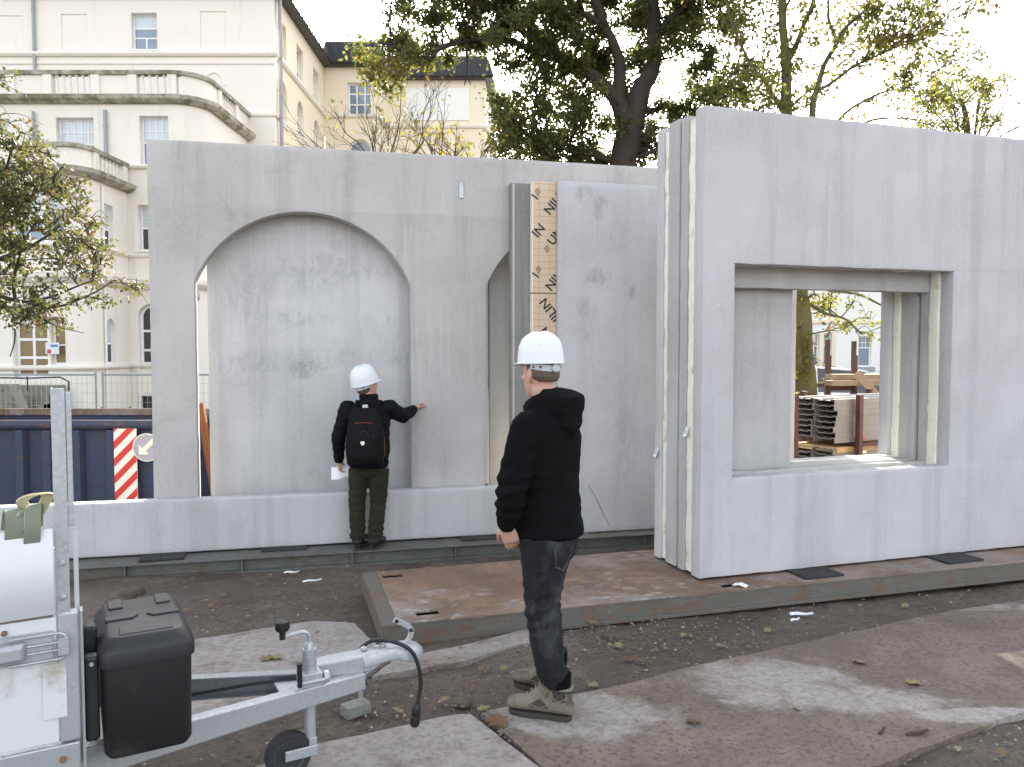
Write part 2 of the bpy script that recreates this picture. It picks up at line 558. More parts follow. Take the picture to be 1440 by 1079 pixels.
def slab(name, pxs, mat, top=.016, thick=.16, label=None, sub=True):
    """concrete slab let into the ground: outline from measured points, chipped edge, top following the ground"""
    pts = [at_ground(u, v, top) for u, v in pxs]
    out = []
    n = len(pts)
    for i in range(n):
        a, b = pts[i], pts[(i + 1) % n]
        L = (b - a).length; k = max(1, int(L / .07))
        for j in range(k):
            p = a.lerp(b, j / k)
            if j:
                nr = Vector((-(b - a).y, (b - a).x, 0)).normalized()
                p = p + nr * (.012 * noise.noise(p * 9.0) + .010 * noise.noise(p * 3.0))
            out.append(p)
    bm = bmesh.new()
    bv = [bm.verts.new((p.x, p.y, 0)) for p in out]
    f = bm.faces.new(bv)
    if f.normal.z < 0: f.normal_flip()
    # cut across the slope so that the top can follow the ground
    for yy in (2.2, 2.8, 3.3, 3.9, 4.5, 5.2, 6.0, 6.7):
        bmesh.ops.bisect_plane(bm, geom=bm.verts[:] + bm.edges[:] + bm.faces[:], plane_co=(0, yy, 0), plane_no=(0, 1, 0))
    top_faces = bm.faces[:]
    r = bmesh.ops.extrude_face_region(bm, geom=top_faces)
    low = [g for g in r['geom'] if isinstance(g, bmesh.types.BMVert)]
    lows = set(low)
    for v in bm.verts:
        v.co.z = gz(v.co.y) + top - (thick if v in lows else 0)
    bmesh.ops.recalc_face_normals(bm, faces=bm.faces)
    me = bpy.data.meshes.new(name); bm.to_mesh(me); bm.free()
    o = link_mesh(name, me, mat); setp(o, label, kind='structure')
    bevel(o, .008, 2, 50)
    return o

pc = at_ground(1085, 965); pc2 = at_ground(1190, 985)
def mask_big(t):
    a = ell(t, pc.x - .02, pc.y, .50, .34)
    b = ell(t, pc2.x + .12, pc2.y - .02, .45, .18)
    p3 = at_ground(850, 1010); c = ell(t, p3.x - .1, p3.y, .48, .26)
    p4 = at_ground(1385, 858); d = ell(t, p4.x, p4.y, 1.1, .10)
    p5 = at_ground(1400, 1012); e = ell(t, p5.x, p5.y, .5, .09)
    s = t.math('MAXIMUM', t.math('MAXIMUM', a, b), t.math('MAXIMUM', c, t.math('MAXIMUM', d, e)))
    return t.math('SUBTRACT', .98, t.math('MULTIPLY', s, .75))
def mask_low(k):
    return lambda t: t.math('ADD', k, 0.0)
M['slab_big'] = mk_slab('slab_dirty', (.33, .30, .278), mask_big)
M['slab_pale'] = mk_slab('slab_pale', (.315, .285, .265), mask_low(.24))
M['slab_mid'] = mk_slab('slab_mid', (.29, .262, .243), mask_low(.34))

slab('concrete_slab', [(60, 940), (273, 899), (440, 873), (500, 876), (548, 925), (515, 948), (400, 985), (60, 1090)], M['slab_pale'], .018,
     label='pale concrete slab lying in the mud under the drawbar')
slab('concrete_slab', [(553, 927), (660, 905), (800, 868), (775, 893), (640, 932), (522, 951)], M['slab_mid'], .02,
     label='narrow concrete slab along the front of the steel platform')
slab('concrete_slab', [(300, 1100), (440, 1046), (640, 1004), (662, 1003), (775, 1090), (800, 1140), (300, 1200)], M['slab_pale'], .022,
     label='pale concrete slab at the bottom of the picture beside the jockey wheel')
slab('concrete_slab', [(676, 1000), (760, 985), (900, 957), (949, 943), (1090, 912), (1309, 864), (1440, 843), (1700, 795), (1800, 925), (1440, 1001), (1226, 1079), (1100, 1150), (860, 1190), (770, 1085)], M['slab_big'], .02,
     label='large mud-smeared concrete slab with a pale bare patch')

# ------------------------------------------------------------------ steel beam under the left-hand panels
BEAM_TOP = -.006
h_w = R(13.6)
kf = at_z(400, 771.5, BEAM_TOP)
KW = Frame((kf.x, kf.y, 0), h_w)               # front face of the low kerb panel
RW = (KW.o, h_w)
bl = thing('steel_beam', 'long worn grey-green steel beam lying under the left-hand concrete panels', 'beam', (KW.o.x, KW.o.y, -.13), h_w)
a0, a1 = KW.a(-60, 800), KW.a(1060, 760)
b = MB()
b.box2((a0, -.27, .112), (a1, .5, .124))            # top flange plate
b.build('top_flange', M['beam_paint'], bl)
bevel(bl.children[0], .003)
b = MB(); b.box2((a0, -.215, .012), (a1, -.20, .112)); b.build('web', M['beam_paint'], bl)
b = MB(); b.box2((a0, -.27, -.03), (a1, -.12, .012)); b.build('bottom_flange', M['beam_paint'], bl)
b = MB(); b.box2((a0, .2, -.03), (a1, .215, .112)); b.build('web', M['beam_paint'], bl)
for i in range(8):
    a = a0 + .4 + i * (a1 - a0 - .8) / 7
    b = MB(); b.box2((a - .006, -.262, .0125), (a + .006, -.2155, .1115)); b.build('stiffener', M['beam_paint'], bl)

def pad(fr, u, v, off0, off1, w, z, label, th=.02, rz=0):
    a = fr.a(u, v)
    p = fr.pt(a, (off0 + off1) / 2, z)
    b = MB(); b.box((0, 0, th / 2), (w, abs(off1 - off0), th))
    o = b.build('rubber_pad', M['rubber'], loc=p, rot=(0, 0, fr.h + rz))
    setp(o, label, 'rubber pad', 'black rubber pads under the concrete panels')
    bevel(o, .005)
    return o
pad(KW, 232, 785, -.20, .03, .36, BEAM_TOP + .001, 'black rubber pad under the left end of the kerb panel', .022, R(3))
pad(KW, 400, 773, -.10, .05, .40, BEAM_TOP + .001, 'black rubber pad under the kerb panel left of the man in the backpack', .016)
pad(KW, 670, 757, -.13, .03, .34, BEAM_TOP + .001, 'black rubber pad on the beam between the two men', .018)

def wavy(lp, amp=.006, step=.06, seed=0):
    """slightly uneven, chipped outline"""
    out = []
    n = len(lp)
    for i in range(n):
        p, q = Vector(lp[i]), Vector(lp[(i + 1) % n]); L = (q - p).length; k = max(1, int(L / step))
        nr = Vector((-(q - p).y, (q - p).x)).normalized() if L > 0 else Vector((0, 0))
        for j in range(k):
            w = p.lerp(q, j / k)
            if j:
                w = w + nr * amp * (noise.noise(Vector((w.x * 7, w.y * 7, seed))) + .6 * noise.noise(Vector((w.x * 25, w.y * 25, seed))))
            out.append((w.x, w.y))
    return out

# ------------------------------------------------------------------ left-hand panels
zb = BEAM_TOP + .016
kt = KW.az(400, 697)[1]
kp = thing('kerb_panel', 'long low concrete kerb panel in front of the arched wall', 'concrete panel', (KW.o.x, KW.o.y, zb), h_w)
me = plate2d('upstand', [wavy(rect(KW.a(-60, 740), 0, KW.a(715, 740), kt - zb), .003, .06, 2)], 0, .137, .014, 2)
o = link_mesh('upstand', me, M['concrete_k'], kp); smooth(o, 40)
# cast-in label strips at its right end
for (u, v, w, h) in ((707, 734, .055, .030), (709, 752, .06, .012)):
    a, z = KW.az(u, v)
    b = MB(); b.box((a, -.0035, z - zb), (w, .004, h)); b.build('label_strip', M.setdefault('tag_white', pmat('paper_label', (.66, .68, .70), .1, 30, .6, bump=0)), kp)
a, z = KW.az(699, 686)
b = MB(); b.lathe([(.018, 0), (.018, .016), (.01, .022)], 10); b.build('cast_in_plug', M['rust_deck'], kp, loc=(a - .09, .07, kt - zb + .0005))

def arc_pts(p0, p1, apex_z, n=28):
    """segmental arch from p1 (right spring) over the apex to p0 (left spring)"""
    c = (p1[0] - p0[0]) / 2; zs = (p0[1] + p1[1]) / 2; r = apex_z - zs
    Rr = (c * c + r * r) / (2 * r); cx = (p0[0] + p1[0]) / 2; cz = apex_z - Rr
    th = math.asin(c / Rr)
    return [(cx + Rr * math.sin(th - 2 * th * i / n), cz + Rr * math.cos(th - 2 * th * i / n)) for i in range(n + 1)]

OFF_A = .142
zt = (KW.az(300, 203, OFF_A)[1] + KW.az(800, 226, OFF_A)[1]) / 2
aw = thing('arched_wall_panel', 'tall grey concrete wall panel with arched openings standing behind the kerb', 'concrete panel', (KW.o.x, KW.o.y, zb), h_w)
A = lambda u, v: KW.a(u, v, OFF_A)
aL, aR = A(211, 450), A(1120, 450)
s0, s1 = A(275, 500), A(578, 500)
zsp = KW.az(275, 396, OFF_A)[1]; zap = KW.az(428, 298, OFF_A)[1]
w_ar = s1 - s0
t0 = A(683.5, 500); t1 = t0 + w_ar
zbm = .30
outer = [(aL, 0), (s0, 0)] + [(s0, zsp - zb)] + arc_pts((s0, zsp - zb), (s1, zsp - zb), zap - zb)[::-1] + [(s1, 0)]
outer += [(t0, 0)] + arc_pts((t0, zsp - zb), (t1, zsp - zb), zap - zb)[::-1] + [(t1, 0), (aR, 0), (aR, zt - zb), (aL, zt - zb)]
# drop duplicate neighbours
o2 = [outer[0]]
for p in outer[1:]:
    if abs(p[0] - o2[-1][0]) + abs(p[1] - o2[-1][1]) > 1e-4: o2.append(p)
me = plate2d('arched_wall', [wavy(o2, .0035, .05, 1)], OFF_A, OFF_A + .17, .007)
o = link_mesh('arched_wall', me, M['concrete_a'], aw); smooth(o, 40)
a, z = KW.az(648.5, 268, OFF_A)
b = MB(); b.box((a, OFF_A - .006, z - zb), (.045, .014, .15)); b.build('steel_insert', M['galv'], aw); bevel(aw.children[-1], .004)

OFF_B = OFF_A + .17 + .06
b0_ = KW.a(293, 500, OFF_B)
mk_ = []
for u, v, ru, rv, kk in ((400, 395, 90, 22, .4), (480, 375, 110, 20, .5), (345, 420, 40, 40, .5), (420, 448, 60, 10, .5), (450, 505, 120, 14, .45), (560, 500, 30, 18, .6), (350, 512, 50, 20, .5), (430, 520, 30, 14, .8), (550, 448, 8, 8, .7), (500, 345, 60, 10, .4)):
    a_, z_ = KW.az(u, v, OFF_B); mk_.append((a_, z_ - zb, ru / 150, rv / 150, kk))
M['concrete_b'] = concrete('concrete_blank', (.50, .492, .488), .5, .3, 2.0, 1.0, [(a, z, ra * 1.15, rz * 1.3, k * .62) for a, z, ra, rz, k in mk_])
bw = thing('blank_wall_panel', 'plain stained concrete panel seen through the large arch', 'concrete panel', (KW.o.x, KW.o.y, zb), h_w)
b0 = KW.a(293, 500, OFF_B)
b1 = KW.a(690, 500, OFF_B) - .03
me = plate2d('blank_wall', [rect(b0, 0, b1, zt - zb - .12)], OFF_B, OFF_B + .16, .006)
o = link_mesh('blank_wall', me, M['concrete_b'], bw); smooth(o, 40)
rw = thing('recessed_wall_panel', 'concrete panel in the narrow arch next to the insulation board', 'concrete panel', (KW.o.x, KW.o.y, zb), h_w)
r1 = KW.a(722, 500, OFF_B + .10)
me = plate2d('recessed_wall', [rect(b1 + .03, 0, r1, zt - zb - .3)], OFF_B + .05, OFF_B + .21, .006)
o = link_mesh('recessed_wall', me, M['concrete_i'], rw); smooth(o, 40)

# ------------------------------------------------------------------ middle sandwich panel with exposed insulation
zbs = BEAM_TOP + .018
OS = -.125
mk_ = []
for u, v, ru, rv, kk in ((821, 272, 14, 14, .7), (843, 284, 14, 10, .65), (842, 298, 10, 14, .6), (842, 392, 26, 16, .6), (890, 412, 8, 10, .7), (825, 435, 20, 18, .5), (830, 470, 16, 14, .45), (870, 330, 20, 30, .3), (880, 620, 20, 60, .35)):
    a_, z_ = KW.az(u, v, OS); mk_.append((a_, z_ - zbs, ru / 146, rv / 146, kk))
M['concrete_s'] = concrete('concrete_sandwich', (.485, .475, .480), .4, .28, 4.0, 1.0, [(a, z, ra * 1.2, rz * 1.2, k * .7) for a, z, ra, rz, k in mk_])
sp = thing('sandwich_panel', 'concrete sandwich panel with printed brown insulation board showing at its left edge', 'concrete panel', (KW.o.x, KW.o.y, zbs), h_w)
S = lambda u, off: KW.a(u, 500, off)
aEnd = S(985, OS)
ztop = KW.az(800, 255, OS)[1] - zbs
leaf0 = S(785, OS)
me = plate2d('outer_leaf', [wavy(rect(leaf0, 0, aEnd, ztop), .003, .06, 4)], OS, OS + .07, .005)
o = link_mesh('outer_leaf', me, M['concrete_s'], sp); smooth(o, 40)
i0 = S(750, OS + .072)
zi = KW.az(770, 256, OS + .075)[1] - zbs
zj = KW.az(770, 412.5, OS + .075)[1] - zbs          # joint between the two boards
for z0, z1 in ((0.0, zj - .004), (zj + .004, zi)):
    me = plate2d('insulation_board', [rect(i0, z0, aEnd - .2, z1)], OS + .078, OS + .155, .002)
    o = link_mesh('insulation_board', me, M['kraft'], sp)
    b = MB(); b.box2((i0 - .012, OS + .082, z0 + .003), (i0 - .0005, OS + .150, z1 - .003))
    e = b.build('foam_edge', M['foam'], o)
k0 = S(719, OS + .16)
zk = KW.az(735, 258, OS + .16)[1] - zbs
me = plate2d('inner_leaf', [wavy(rect(k0, 0, aEnd, zk), .006, .05, 5)], OS + .157, OS + .258, .008)
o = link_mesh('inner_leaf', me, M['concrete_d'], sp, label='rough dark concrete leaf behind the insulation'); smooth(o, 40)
b = MB(); b.box2((k0 + .012, OS + .150, .1), (k0 + .03, OS + .1568, zk - .01)); b.build('edge_fillet', M['concrete_s'], sp)
# printed words on the boards (each starts left or right of the strip so that the front leaf cuts it off)
yb = OS + .078 - .0012
def word(u, v, body, ang, size=.125):
    a, z = KW.az(u, v, yb)
    me = text_mesh('printed_word', body, size, .0004, .0022)
    Mx = Matrix(((1, 0, 0, 0), (0, 0, -1, 0), (0, 1, 0, 0), (0, 0, 0, 1)))
    me.transform(Matrix.Translation((a, yb, z - zbs)) @ Mx @ Matrix.Rotation(ang, 4, 'Z'))
    return link_mesh('printed_word', me, M['ink'], sp)
def logo(u, v, ang, s=.062):
    """printed emblem of three slanting strokes"""
    a, z = KW.az(u, v, yb)
    b = MB()
    for k in (-1, 0, 1):
        b.prism([(-.5 * s + .12 * s * k, (k * .30 - .08) * s), (.35 * s + .12 * s * k, (k * .30 - .02) * s), (.5 * s + .12 * s * k, (k * .30 + .10) * s), (-.4 * s + .12 * s * k, (k * .30 + .06) * s)], -.0004, .0004)
    me = b.mesh('printed_emblem')
    Mx = Matrix(((1, 0, 0, 0), (0, 0, -1, 0), (0, 1, 0, 0), (0, 0, 0, 1)))
    me.transform(Matrix.Translation((a, yb, z - zbs)) @ Mx @ Matrix.Rotation(ang, 4, 'Z'))
    return link_mesh('printed_emblem', me, M['ink'], sp)
logo(756.5, 270, R(50)); word(751.5, 279, 'I', R(55), .11)
word(769, 300, 'NILIN', R(52)); word(752, 332, 'IN', R(50))
logo(769.5, 350, R(52)); word(773.5, 343, 'UNILIN', R(52))
logo(757.5, 379, R(50)); word(752.5, 389, 'I', R(55), .11)
word(771, 407, 'NILIN', R(52))
# the lower board is turned round: words upside down, reading up to the left
def word_ud(u, v, body='UNILIN'):
    a, z = KW.az(u, v, yb)
    me = text_mesh('printed_word', body, .125, .0004, .0022)
    xs = [p.co.x for p in me.vertices]; w = max(xs)
    Mx = Matrix(((1, 0, 0, 0), (0, 0, -1, 0), (0, 1, 0, 0), (0, 0, 0, 1)))
    me.transform(Matrix.Translation((a, yb, z - zbs)) @ Mx @ Matrix.Rotation(R(180 - 52), 4, 'Z') @ Matrix.Translation((-w, 0, 0)))
    return link_mesh('printed_word', me, M['ink'], sp)
for v in (422, 463, 504, 545): word_ud(763.5, v)
# repaired corner of the outer leaf: a thin raised skim edge
b = MB()
pts = [KW.az(u, v, OS) for u, v in ((826, 681), (838, 700), (848, 722), (858, 741))]
b.tube([(a, OS - .0005, z - zbs) for a, z in pts], [.002, .004, .004, .003], 5)
b.build('seam', M['concrete_d'], sp)

# ------------------------------------------------------------------ steel platform on the right
pf0 = at_ground(538.7, 907)
h_p = R(16.5)
PF = Frame((pf0.x, pf0.y, 0), h_p)
pz = pf0.z; PT = pz + .122
pl = thing('steel_platform', 'low steel platform with rusty scratched deck under the right-hand panels', 'steel platform', (pf0.x, pf0.y, pz), h_p)
LP, DP = 8.6, 1.22
holes = []
for u, v in ((552, 810), (601, 862), (1026, 823), (700, 847)):
    p = at_z(u, v, PT) - pf0
    a = p.dot(PF.dir); d = p.dot(PF.n)
    if u == 700: continue
    holes.append(rect(a - .075, d - .035, a + .075, d + .035))
me = plate2d('deck', [rect(.10, .012, LP, DP)] + holes, -.006, .006, .002)
me.transform(Matrix(((1, 0, 0, 0), (0, 0, 1, 0), (0, 1, 0, .116), (0, 0, 0, 1))))
bm = bmesh.new(); bm.from_mesh(me); bmesh.ops.recalc_face_normals(bm, faces=bm.faces); bm.to_mesh(me); bm.free()
link_mesh('deck', me, M['rust_deck'], pl)
b = MB()
b.box2((-.0, 0, .104), (LP, .011, .119)); b.box2((-.0, .002, -.02), (LP, .010, .104)); b.box2((0, -.018, -.02), (LP, .002, .006))
b.build('side_beam', M['old_paint'], pl); bevel(pl.children[-1], .003)
b = MB(); b.box2((0, DP + .001, -.02), (LP, DP + .012, .12)); b.build('side_beam', M['old_paint'], pl)
b = MB()
b.box2((-.006, .0, -.02), (.0, DP, .119)); b.box2((.0005, .012, .108), (.098, DP - .001, .1195))
b.build('end_beam', M['old_paint'], pl, label='end beam with flaking blue-grey paint'); bevel(pl.children[-1], .003)
b = MB(); b.box2((.3, .4, -.06), (LP - .2, .42, .108)); b.box2((.3, .8, -.06), (LP - .2, .82, .108)); b.build('joist', M['old_paint'], pl)
for u in (620, 700, 780, 860, 940, 1010, 1090, 1180, 1270, 1360):
    a = PF.a(u, 860); b = MB(); b.box((a, .004, .122), (.18, .016, .006))
    b.build('weld_bead', M['rust_deck'], pl)

# ------------------------------------------------------------------ right-hand sandwich panels with window openings
rc = at_z(984, 814.5, PT + .018)
h_r = R(17.9)
RF = Frame((rc.x, rc.y, 0), h_r)
zr = PT + .018
def hole_az(u0, u1, v0, v1, off):
    um = (u0 + u1) / 2
    a0 = RF.a(u0, 520, off); a1 = RF.a(u1, 520, off)
    return a0, a1
LR = 6.8
zTop = (RF.az(1003, 149)[1] + RF.az(1440, 196)[1]) / 2 - zr
wa0, wa1 = RF.a(1032, 520), RF.a(1338, 520)
wz1 = (RF.az(1032, 371)[1] + RF.az(1338, 381)[1]) / 2 - zr
wz0 = (RF.az(1032, 672)[1] + RF.az(1336, 656)[1]) / 2 - zr
zband = (RF.az(1032, 404, .13)[1] + RF.az(1290, 408, .13)[1]) / 2 - zr

def sandwich(name, label, offs, loops, mats, top, a_start):
    t = thing(name, label, 'concrete panel', (rc.x, rc.y, zr), h_r)
    names = ('outer_leaf', 'insulation', 'inner_leaf')
    for k in range(3):
        y0, y1 = offs[k], offs[k + 1]
        a00 = a_start + (.012 if k == 1 else 0)
        lp = [rect(a00, 0 if k != 1 else .012, LR, top[k])]
        lp = [wavy(lp[0], .006 if k != 1 else .011, .07, k + 3)]
        lp += [wavy(h, .0045 if k != 1 else .014, .06, k + 9) for h in loops[k]]
        me = plate2d(names[k], lp, y0 + .0008, y1 - .0008, .007 if k != 1 else .012, 2)
        o = link_mesh(names[k], me, mats[k], t); smooth(o, 40)
    return t
h1 = [[rect(wa0, wz0, wa1, wz1)], [rect(wa0, wz0 + .004, wa1 - .008, zband + .05)], [rect(wa0, wz0 + .004, wa1 - .004, zband)]]
h1[1] = [rect(wa0, wz0 - .03, wa1 - .012, wz1 + .01)]
f1 = sandwich('window_wall_panel', 'front tall concrete sandwich panel with a rectangular window opening', (0, .13, .235, .335), h1,
              (M['concrete_r'], M['foam'], M['concrete_i']), (zTop, zTop - .05, zTop - .01), 0)
# second panel right behind it
g0 = RF.a(1113, 520, .36); g1 = RF.a(1287, 520, .36)
zT2 = (RF.az(935, 170, .45)[1]) - zr
h2 = [[rect(g0, wz0 + .01, g1, zband + .03)], [rect(g0, wz0 + .012, g1 - .016, zband + .03)], [rect(g0, wz0 + .01, g1 - .055, zband + .03)]]
f2 = sandwich('window_wall_panel', 'second concrete sandwich panel standing close behind the front window panel', (.358, .53, .61, .72), h2,
              (M['concrete_i'], M['foam'], M['concrete_s']), (zT2, zT2 - .05, zT2 - .01), .0)
# paper tags on the end faces
def tag(parent, u, v, off, w=.05, h=.075, rz=.3):
    d = ray(u, v)
    p = RF.pt(0, off, 0)
    # point on the end face (normal = -dir)
    t = (p - CAM).dot(RF.dir) / d.dot(RF.dir); q = CAM + d * t
    off2 = (q - RF.o).dot(RF.n)
    b = MB()
    vs = []
    for i in range(5):
        s = i / 4
        for j in range(3):
            vs.append((-.006 - .022 * (s * s) * (1 if j != 1 else 1.15), (s - .2) * w * .2 + (j / 2 - .5) * w, (-s + .2) * h))
    fs = [(i * 3 + j, i * 3 + j + 1, (i + 1) * 3 + j + 1, (i + 1) * 3 + j) for i in range(4) for j in range(2)]
    b.add(vs, fs)
    o = b.build('paper_tag', M['tag_white'], parent, loc=(0, off2, q.z - zr))
    b = MB()
    for k in range(3): b.box((-.0085 - .005 * k, .001 * k, -.010 - .012 * k), (.0016, w * .5, .004))
    b.build('printed_line', M['ink'], o)
tag(f1, 967, 603, .08); tag(f2, 925, 632, .50)

def gpad(u0, u1, label, d0=-.26, d1=.05):
    aL_, aR_ = RF.a(u0, 800), RF.a(u1, 790)
    p = RF.pt((aL_ + aR_) / 2, (d0 + d1) / 2, PT + .001)
    b = MB(); b.box((0, 0, .008), (aR_ - aL_, d1 - d0, .016))
    o = b.build('rubber_pad', M['rubber'], loc=p, rot=(0, 0, h_r))
    setp(o, label, 'rubber pad', 'black rubber pads under the concrete panels'); bevel(o, .004)
gpad(1108, 1160, 'black rubber pad sticking out from under the window panel, nearer its left corner', -.22)
gpad(1303, 1352, 'black rubber pad under the window panel nearest the right edge of the picture', -.22)
# ------------------------------------------------------------------ background materials
def mk_render(name, base, dirt=.25):
    t = NT(name)
    c = t.mix(t.noise(.6, 5, .6), sc3(base, .95), sc3(base, 1.04))
    c = t.mix(t.math('MULTIPLY', t.ramp(t.noise(1.0, 6, .65, t.coord(scale=(2.2, 2.2, .15))), .55, .8), dirt), c, (.42, .40, .33))
    return t.done(c, .9, 0, t.bump(t.noise(30, 4), .1, .004), .2)
M['stucco'] = mk_render('cream_white_render', (.78, .735, .655), .5)
M['stucco_y'] = mk_render('cream_yellow_render', (.79, .695, .53), .15)
M['stucco_w'] = mk_render('white_render', (.80, .79, .75), .1)
def mk_moss():
    t = NT('mossy_coping')
    c = t.mix(t.ramp(t.noise(2.0, 7, .7), .38, .62), (.46, .44, .37), (.19, .19, .125))
    c = t.mix(t.ramp(t.noise(7, 6, .7), .52, .72, 0, .7), c, (.13, .13, .095))
    return t.done(c, .95, 0, t.bump(t.noise(20, 5, .7), .4, .02), .2)
M['moss'] = mk_moss()
M['zinc_dark'] = pmat('dark_zinc', (.040, .040, .044), .15, 2, .45, .5, bump=.05, bscale=10)
M['zinc_roof'] = pmat('zinc_roof', (.19, .175, .19), .15, 2, .40, .5, bump=.05, bscale=10)
M['pipe_grey'] = pmat('grey_pipe', (.30, .315, .33), .1, 3, .55, .2, bump=0)
M['upvc'] = pmat('white_window_frame', (.78, .78, .78), .05, 3, .45, bump=0)
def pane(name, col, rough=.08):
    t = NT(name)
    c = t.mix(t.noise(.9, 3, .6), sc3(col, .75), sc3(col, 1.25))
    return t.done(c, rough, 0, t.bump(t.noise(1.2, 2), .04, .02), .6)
M['pane_dark'] = pane('pane_dark', (.045, .048, .050))
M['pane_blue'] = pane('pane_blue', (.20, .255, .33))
M['pane_pale'] = pane('pane_curtain', (.50, .55, .58), .2)
M['pane_amber_reflection'] = pane('pane_amber_reflection', (.24, .175, .085))  # warm reflection of lit trees painted into the pane colour
M['iron'] = pmat('dark_iron', (.03, .03, .032), .2, 6, .55, .3, bump=0)

# ------------------------------------------------------------------ sweep of a profile along a plan path
def path_normals(path):
    out = []
    n = len(path)
    for i in range(n):
        d = Vector((0, 0))
        ns = []
        if i > 0: q = (Vector(path[i]) - Vector(path[i - 1])).normalized(); ns.append(Vector((q.y, -q.x)))
        if i < n - 1: q = (Vector(path[i + 1]) - Vector(path[i])).normalized(); ns.append(Vector((q.y, -q.x)))
        m = sum(ns, Vector((0, 0))).normalized()
        out.append(m / max(.4, m.dot(ns[0])))
    return out

def sweep(name, path, prof, mat, par, **k):
    """prof: closed polygon of (outward offset, z), counter-clockwise seen along the path"""
    nr = path_normals(path)
    rings = [[(p[0] + n.x * o, p[1] + n.y * o, z) for o, z in prof] for p, n in zip(path, nr)]
    b = MB(); b.rings(rings, True)
    me = b.mesh(name)
    bm = bmesh.new(); bm.from_mesh(me); bmesh.ops.recalc_face_normals(bm, faces=bm.faces); bm.to_mesh(me); bm.free()
    return link_mesh(name, me, mat, par, True, **k)

def arc_path(c, r, a0, a1, n=10):
    return [(c[0] + r * math.cos(R(a0 + (a1 - a0) * i / n)), c[1] + r * math.sin(R(a0 + (a1 - a0) * i / n))) for i in range(n + 1)]

def win_loop(w, h, arched, inset=0.0):
    if not arched: return rect(inset, inset, w - inset, h - inset)
    r = w / 2 - inset; cz = h - w / 2
    return [(inset, inset), (w - inset, inset)] + [(w / 2 + r * math.cos(math.pi * i / 12), cz + r * math.sin(math.pi * i / 12)) for i in range(13)]

def window(par, loc, rotz, w, h, bars_z=(), mull=(), arched=False, panes=('pane_dark',), grid=None, sill=True, fw=.06, depth=.22, name='window'):
    """loc: lower left corner on the wall face (world); frame > pane per light, sill"""
    root = par.matrix_world_loc if hasattr(par, 'matrix_world_loc') else Vector(par.location)
    me = plate2d('window', [win_loop(w, h, arched), win_loop(w, h, arched, fw)], depth, depth + .06, .002, 0)
    b = MB()
    zs = [fw] + [z * h for z in bars_z] + [h - fw]
    for z in bars_z: b.box((w / 2, depth + .03, z * h), (w - 2 * fw + .002, .05, fw * .9))
    cells = []
    for k in range(len(zs) - 1):
        xs = [fw] + [m[0] * w for m in mull if m[1] <= k <= m[2]] + [w - fw]
        for x in xs[1:-1]: b.box((x, depth + .03, (zs[k] + zs[k + 1]) / 2), (fw * .9, .048, zs[k + 1] - zs[k]))
        for i in range(len(xs) - 1): cells.append((k, xs[i], zs[k], xs[i + 1], zs[k + 1]))
    if grid:
        k, nx, nz = grid
        z0, z1 = zs[k], zs[k + 1]
        for i in range(1, nx): b.box((fw + (w - 2 * fw) * i / nx, depth + .03, (z0 + z1) / 2), (.028, .046, z1 - z0))
        for j in range(1, nz): b.box((w / 2, depth + .03, z0 + (z1 - z0) * j / nz), (w - 2 * fw, .044, .028))
    if b.v:
        bm = bmesh.new(); bm.from_mesh(me); me2 = b.mesh('t'); bm.from_mesh(me2); bm.to_mesh(me); bm.free(); bpy.data.meshes.remove(me2)
    o = link_mesh(name, me, M['upvc'], par, loc=Vector(loc) - root, rot=(0, 0, rotz))
    for i, (k, x0, z0, x1, z1) in enumerate(cells):
        pm = M[panes[min(k, len(panes) - 1)]]
        pb = MB()
        if arched and z1 > h - w / 2:
            r = w / 2 - fw; cz = h - w / 2
            lp = [(x0, z0), (x1, z0)] + [(w / 2 + r * math.cos(math.pi * q / 12), max(z0 + .001 * q, cz + r * math.sin(math.pi * q / 12))) for q in range(13)]
            pb.prism(lp, 0, .008, Matrix(((1, 0, 0, 0), (0, 0, 1, depth + .030), (0, 1, 0, 0), (0, 0, 0, 1))))
        else:
            pb.box2((x0 - .004, depth + .030, z0 - .004), (x1 + .004, depth + .038, z1 + .004))
        pb.build('pane', pm, o)
    if sill:
        sb = MB(); sb.box2((-.08, -.08, -.07), (w + .08, depth + .06, -.002)); sb.build('sill', M['stucco_w'], o)
    return o

def add_wall(par, name, loc, rotz, L, z0, z1, holes, mat, th=.35):
    """upright wall plate: holes = list of (x, z, w, h, arched) in wall coordinates"""
    lp = [rect(0, z0, L, z1)]
    for x, z, w, h, ar in holes: lp.append([(x + p[0], z + p[1]) for p in win_loop(w, h, ar)])
    me = plate2d(name, lp, 0, th, .012, 0)
    return link_mesh(name, me, mat, par, loc=Vector(loc) - Vector(par.location), rot=(0, 0, rotz))

# ------------------------------------------------------------------ the cream building
BZ = -1.0
bd = thing('apartment_building', 'large cream white building with curved balustraded terraces and dark metal eaves', 'building', (-20, 33, BZ))
YA, YB, YC = 33.0, 28.0, 25.0
XA = at_y(386, 100, YA).x                  # corner of the main block
XB, XC = -10.85, -13.45
XL = -34.0
def pxw(u0, u1, v0, v1, Y):
    p = at_y(u0, v1, Y); q = at_y(u1, v0, Y)
    return p.x, p.z, q.x - p.x, q.z - p.z
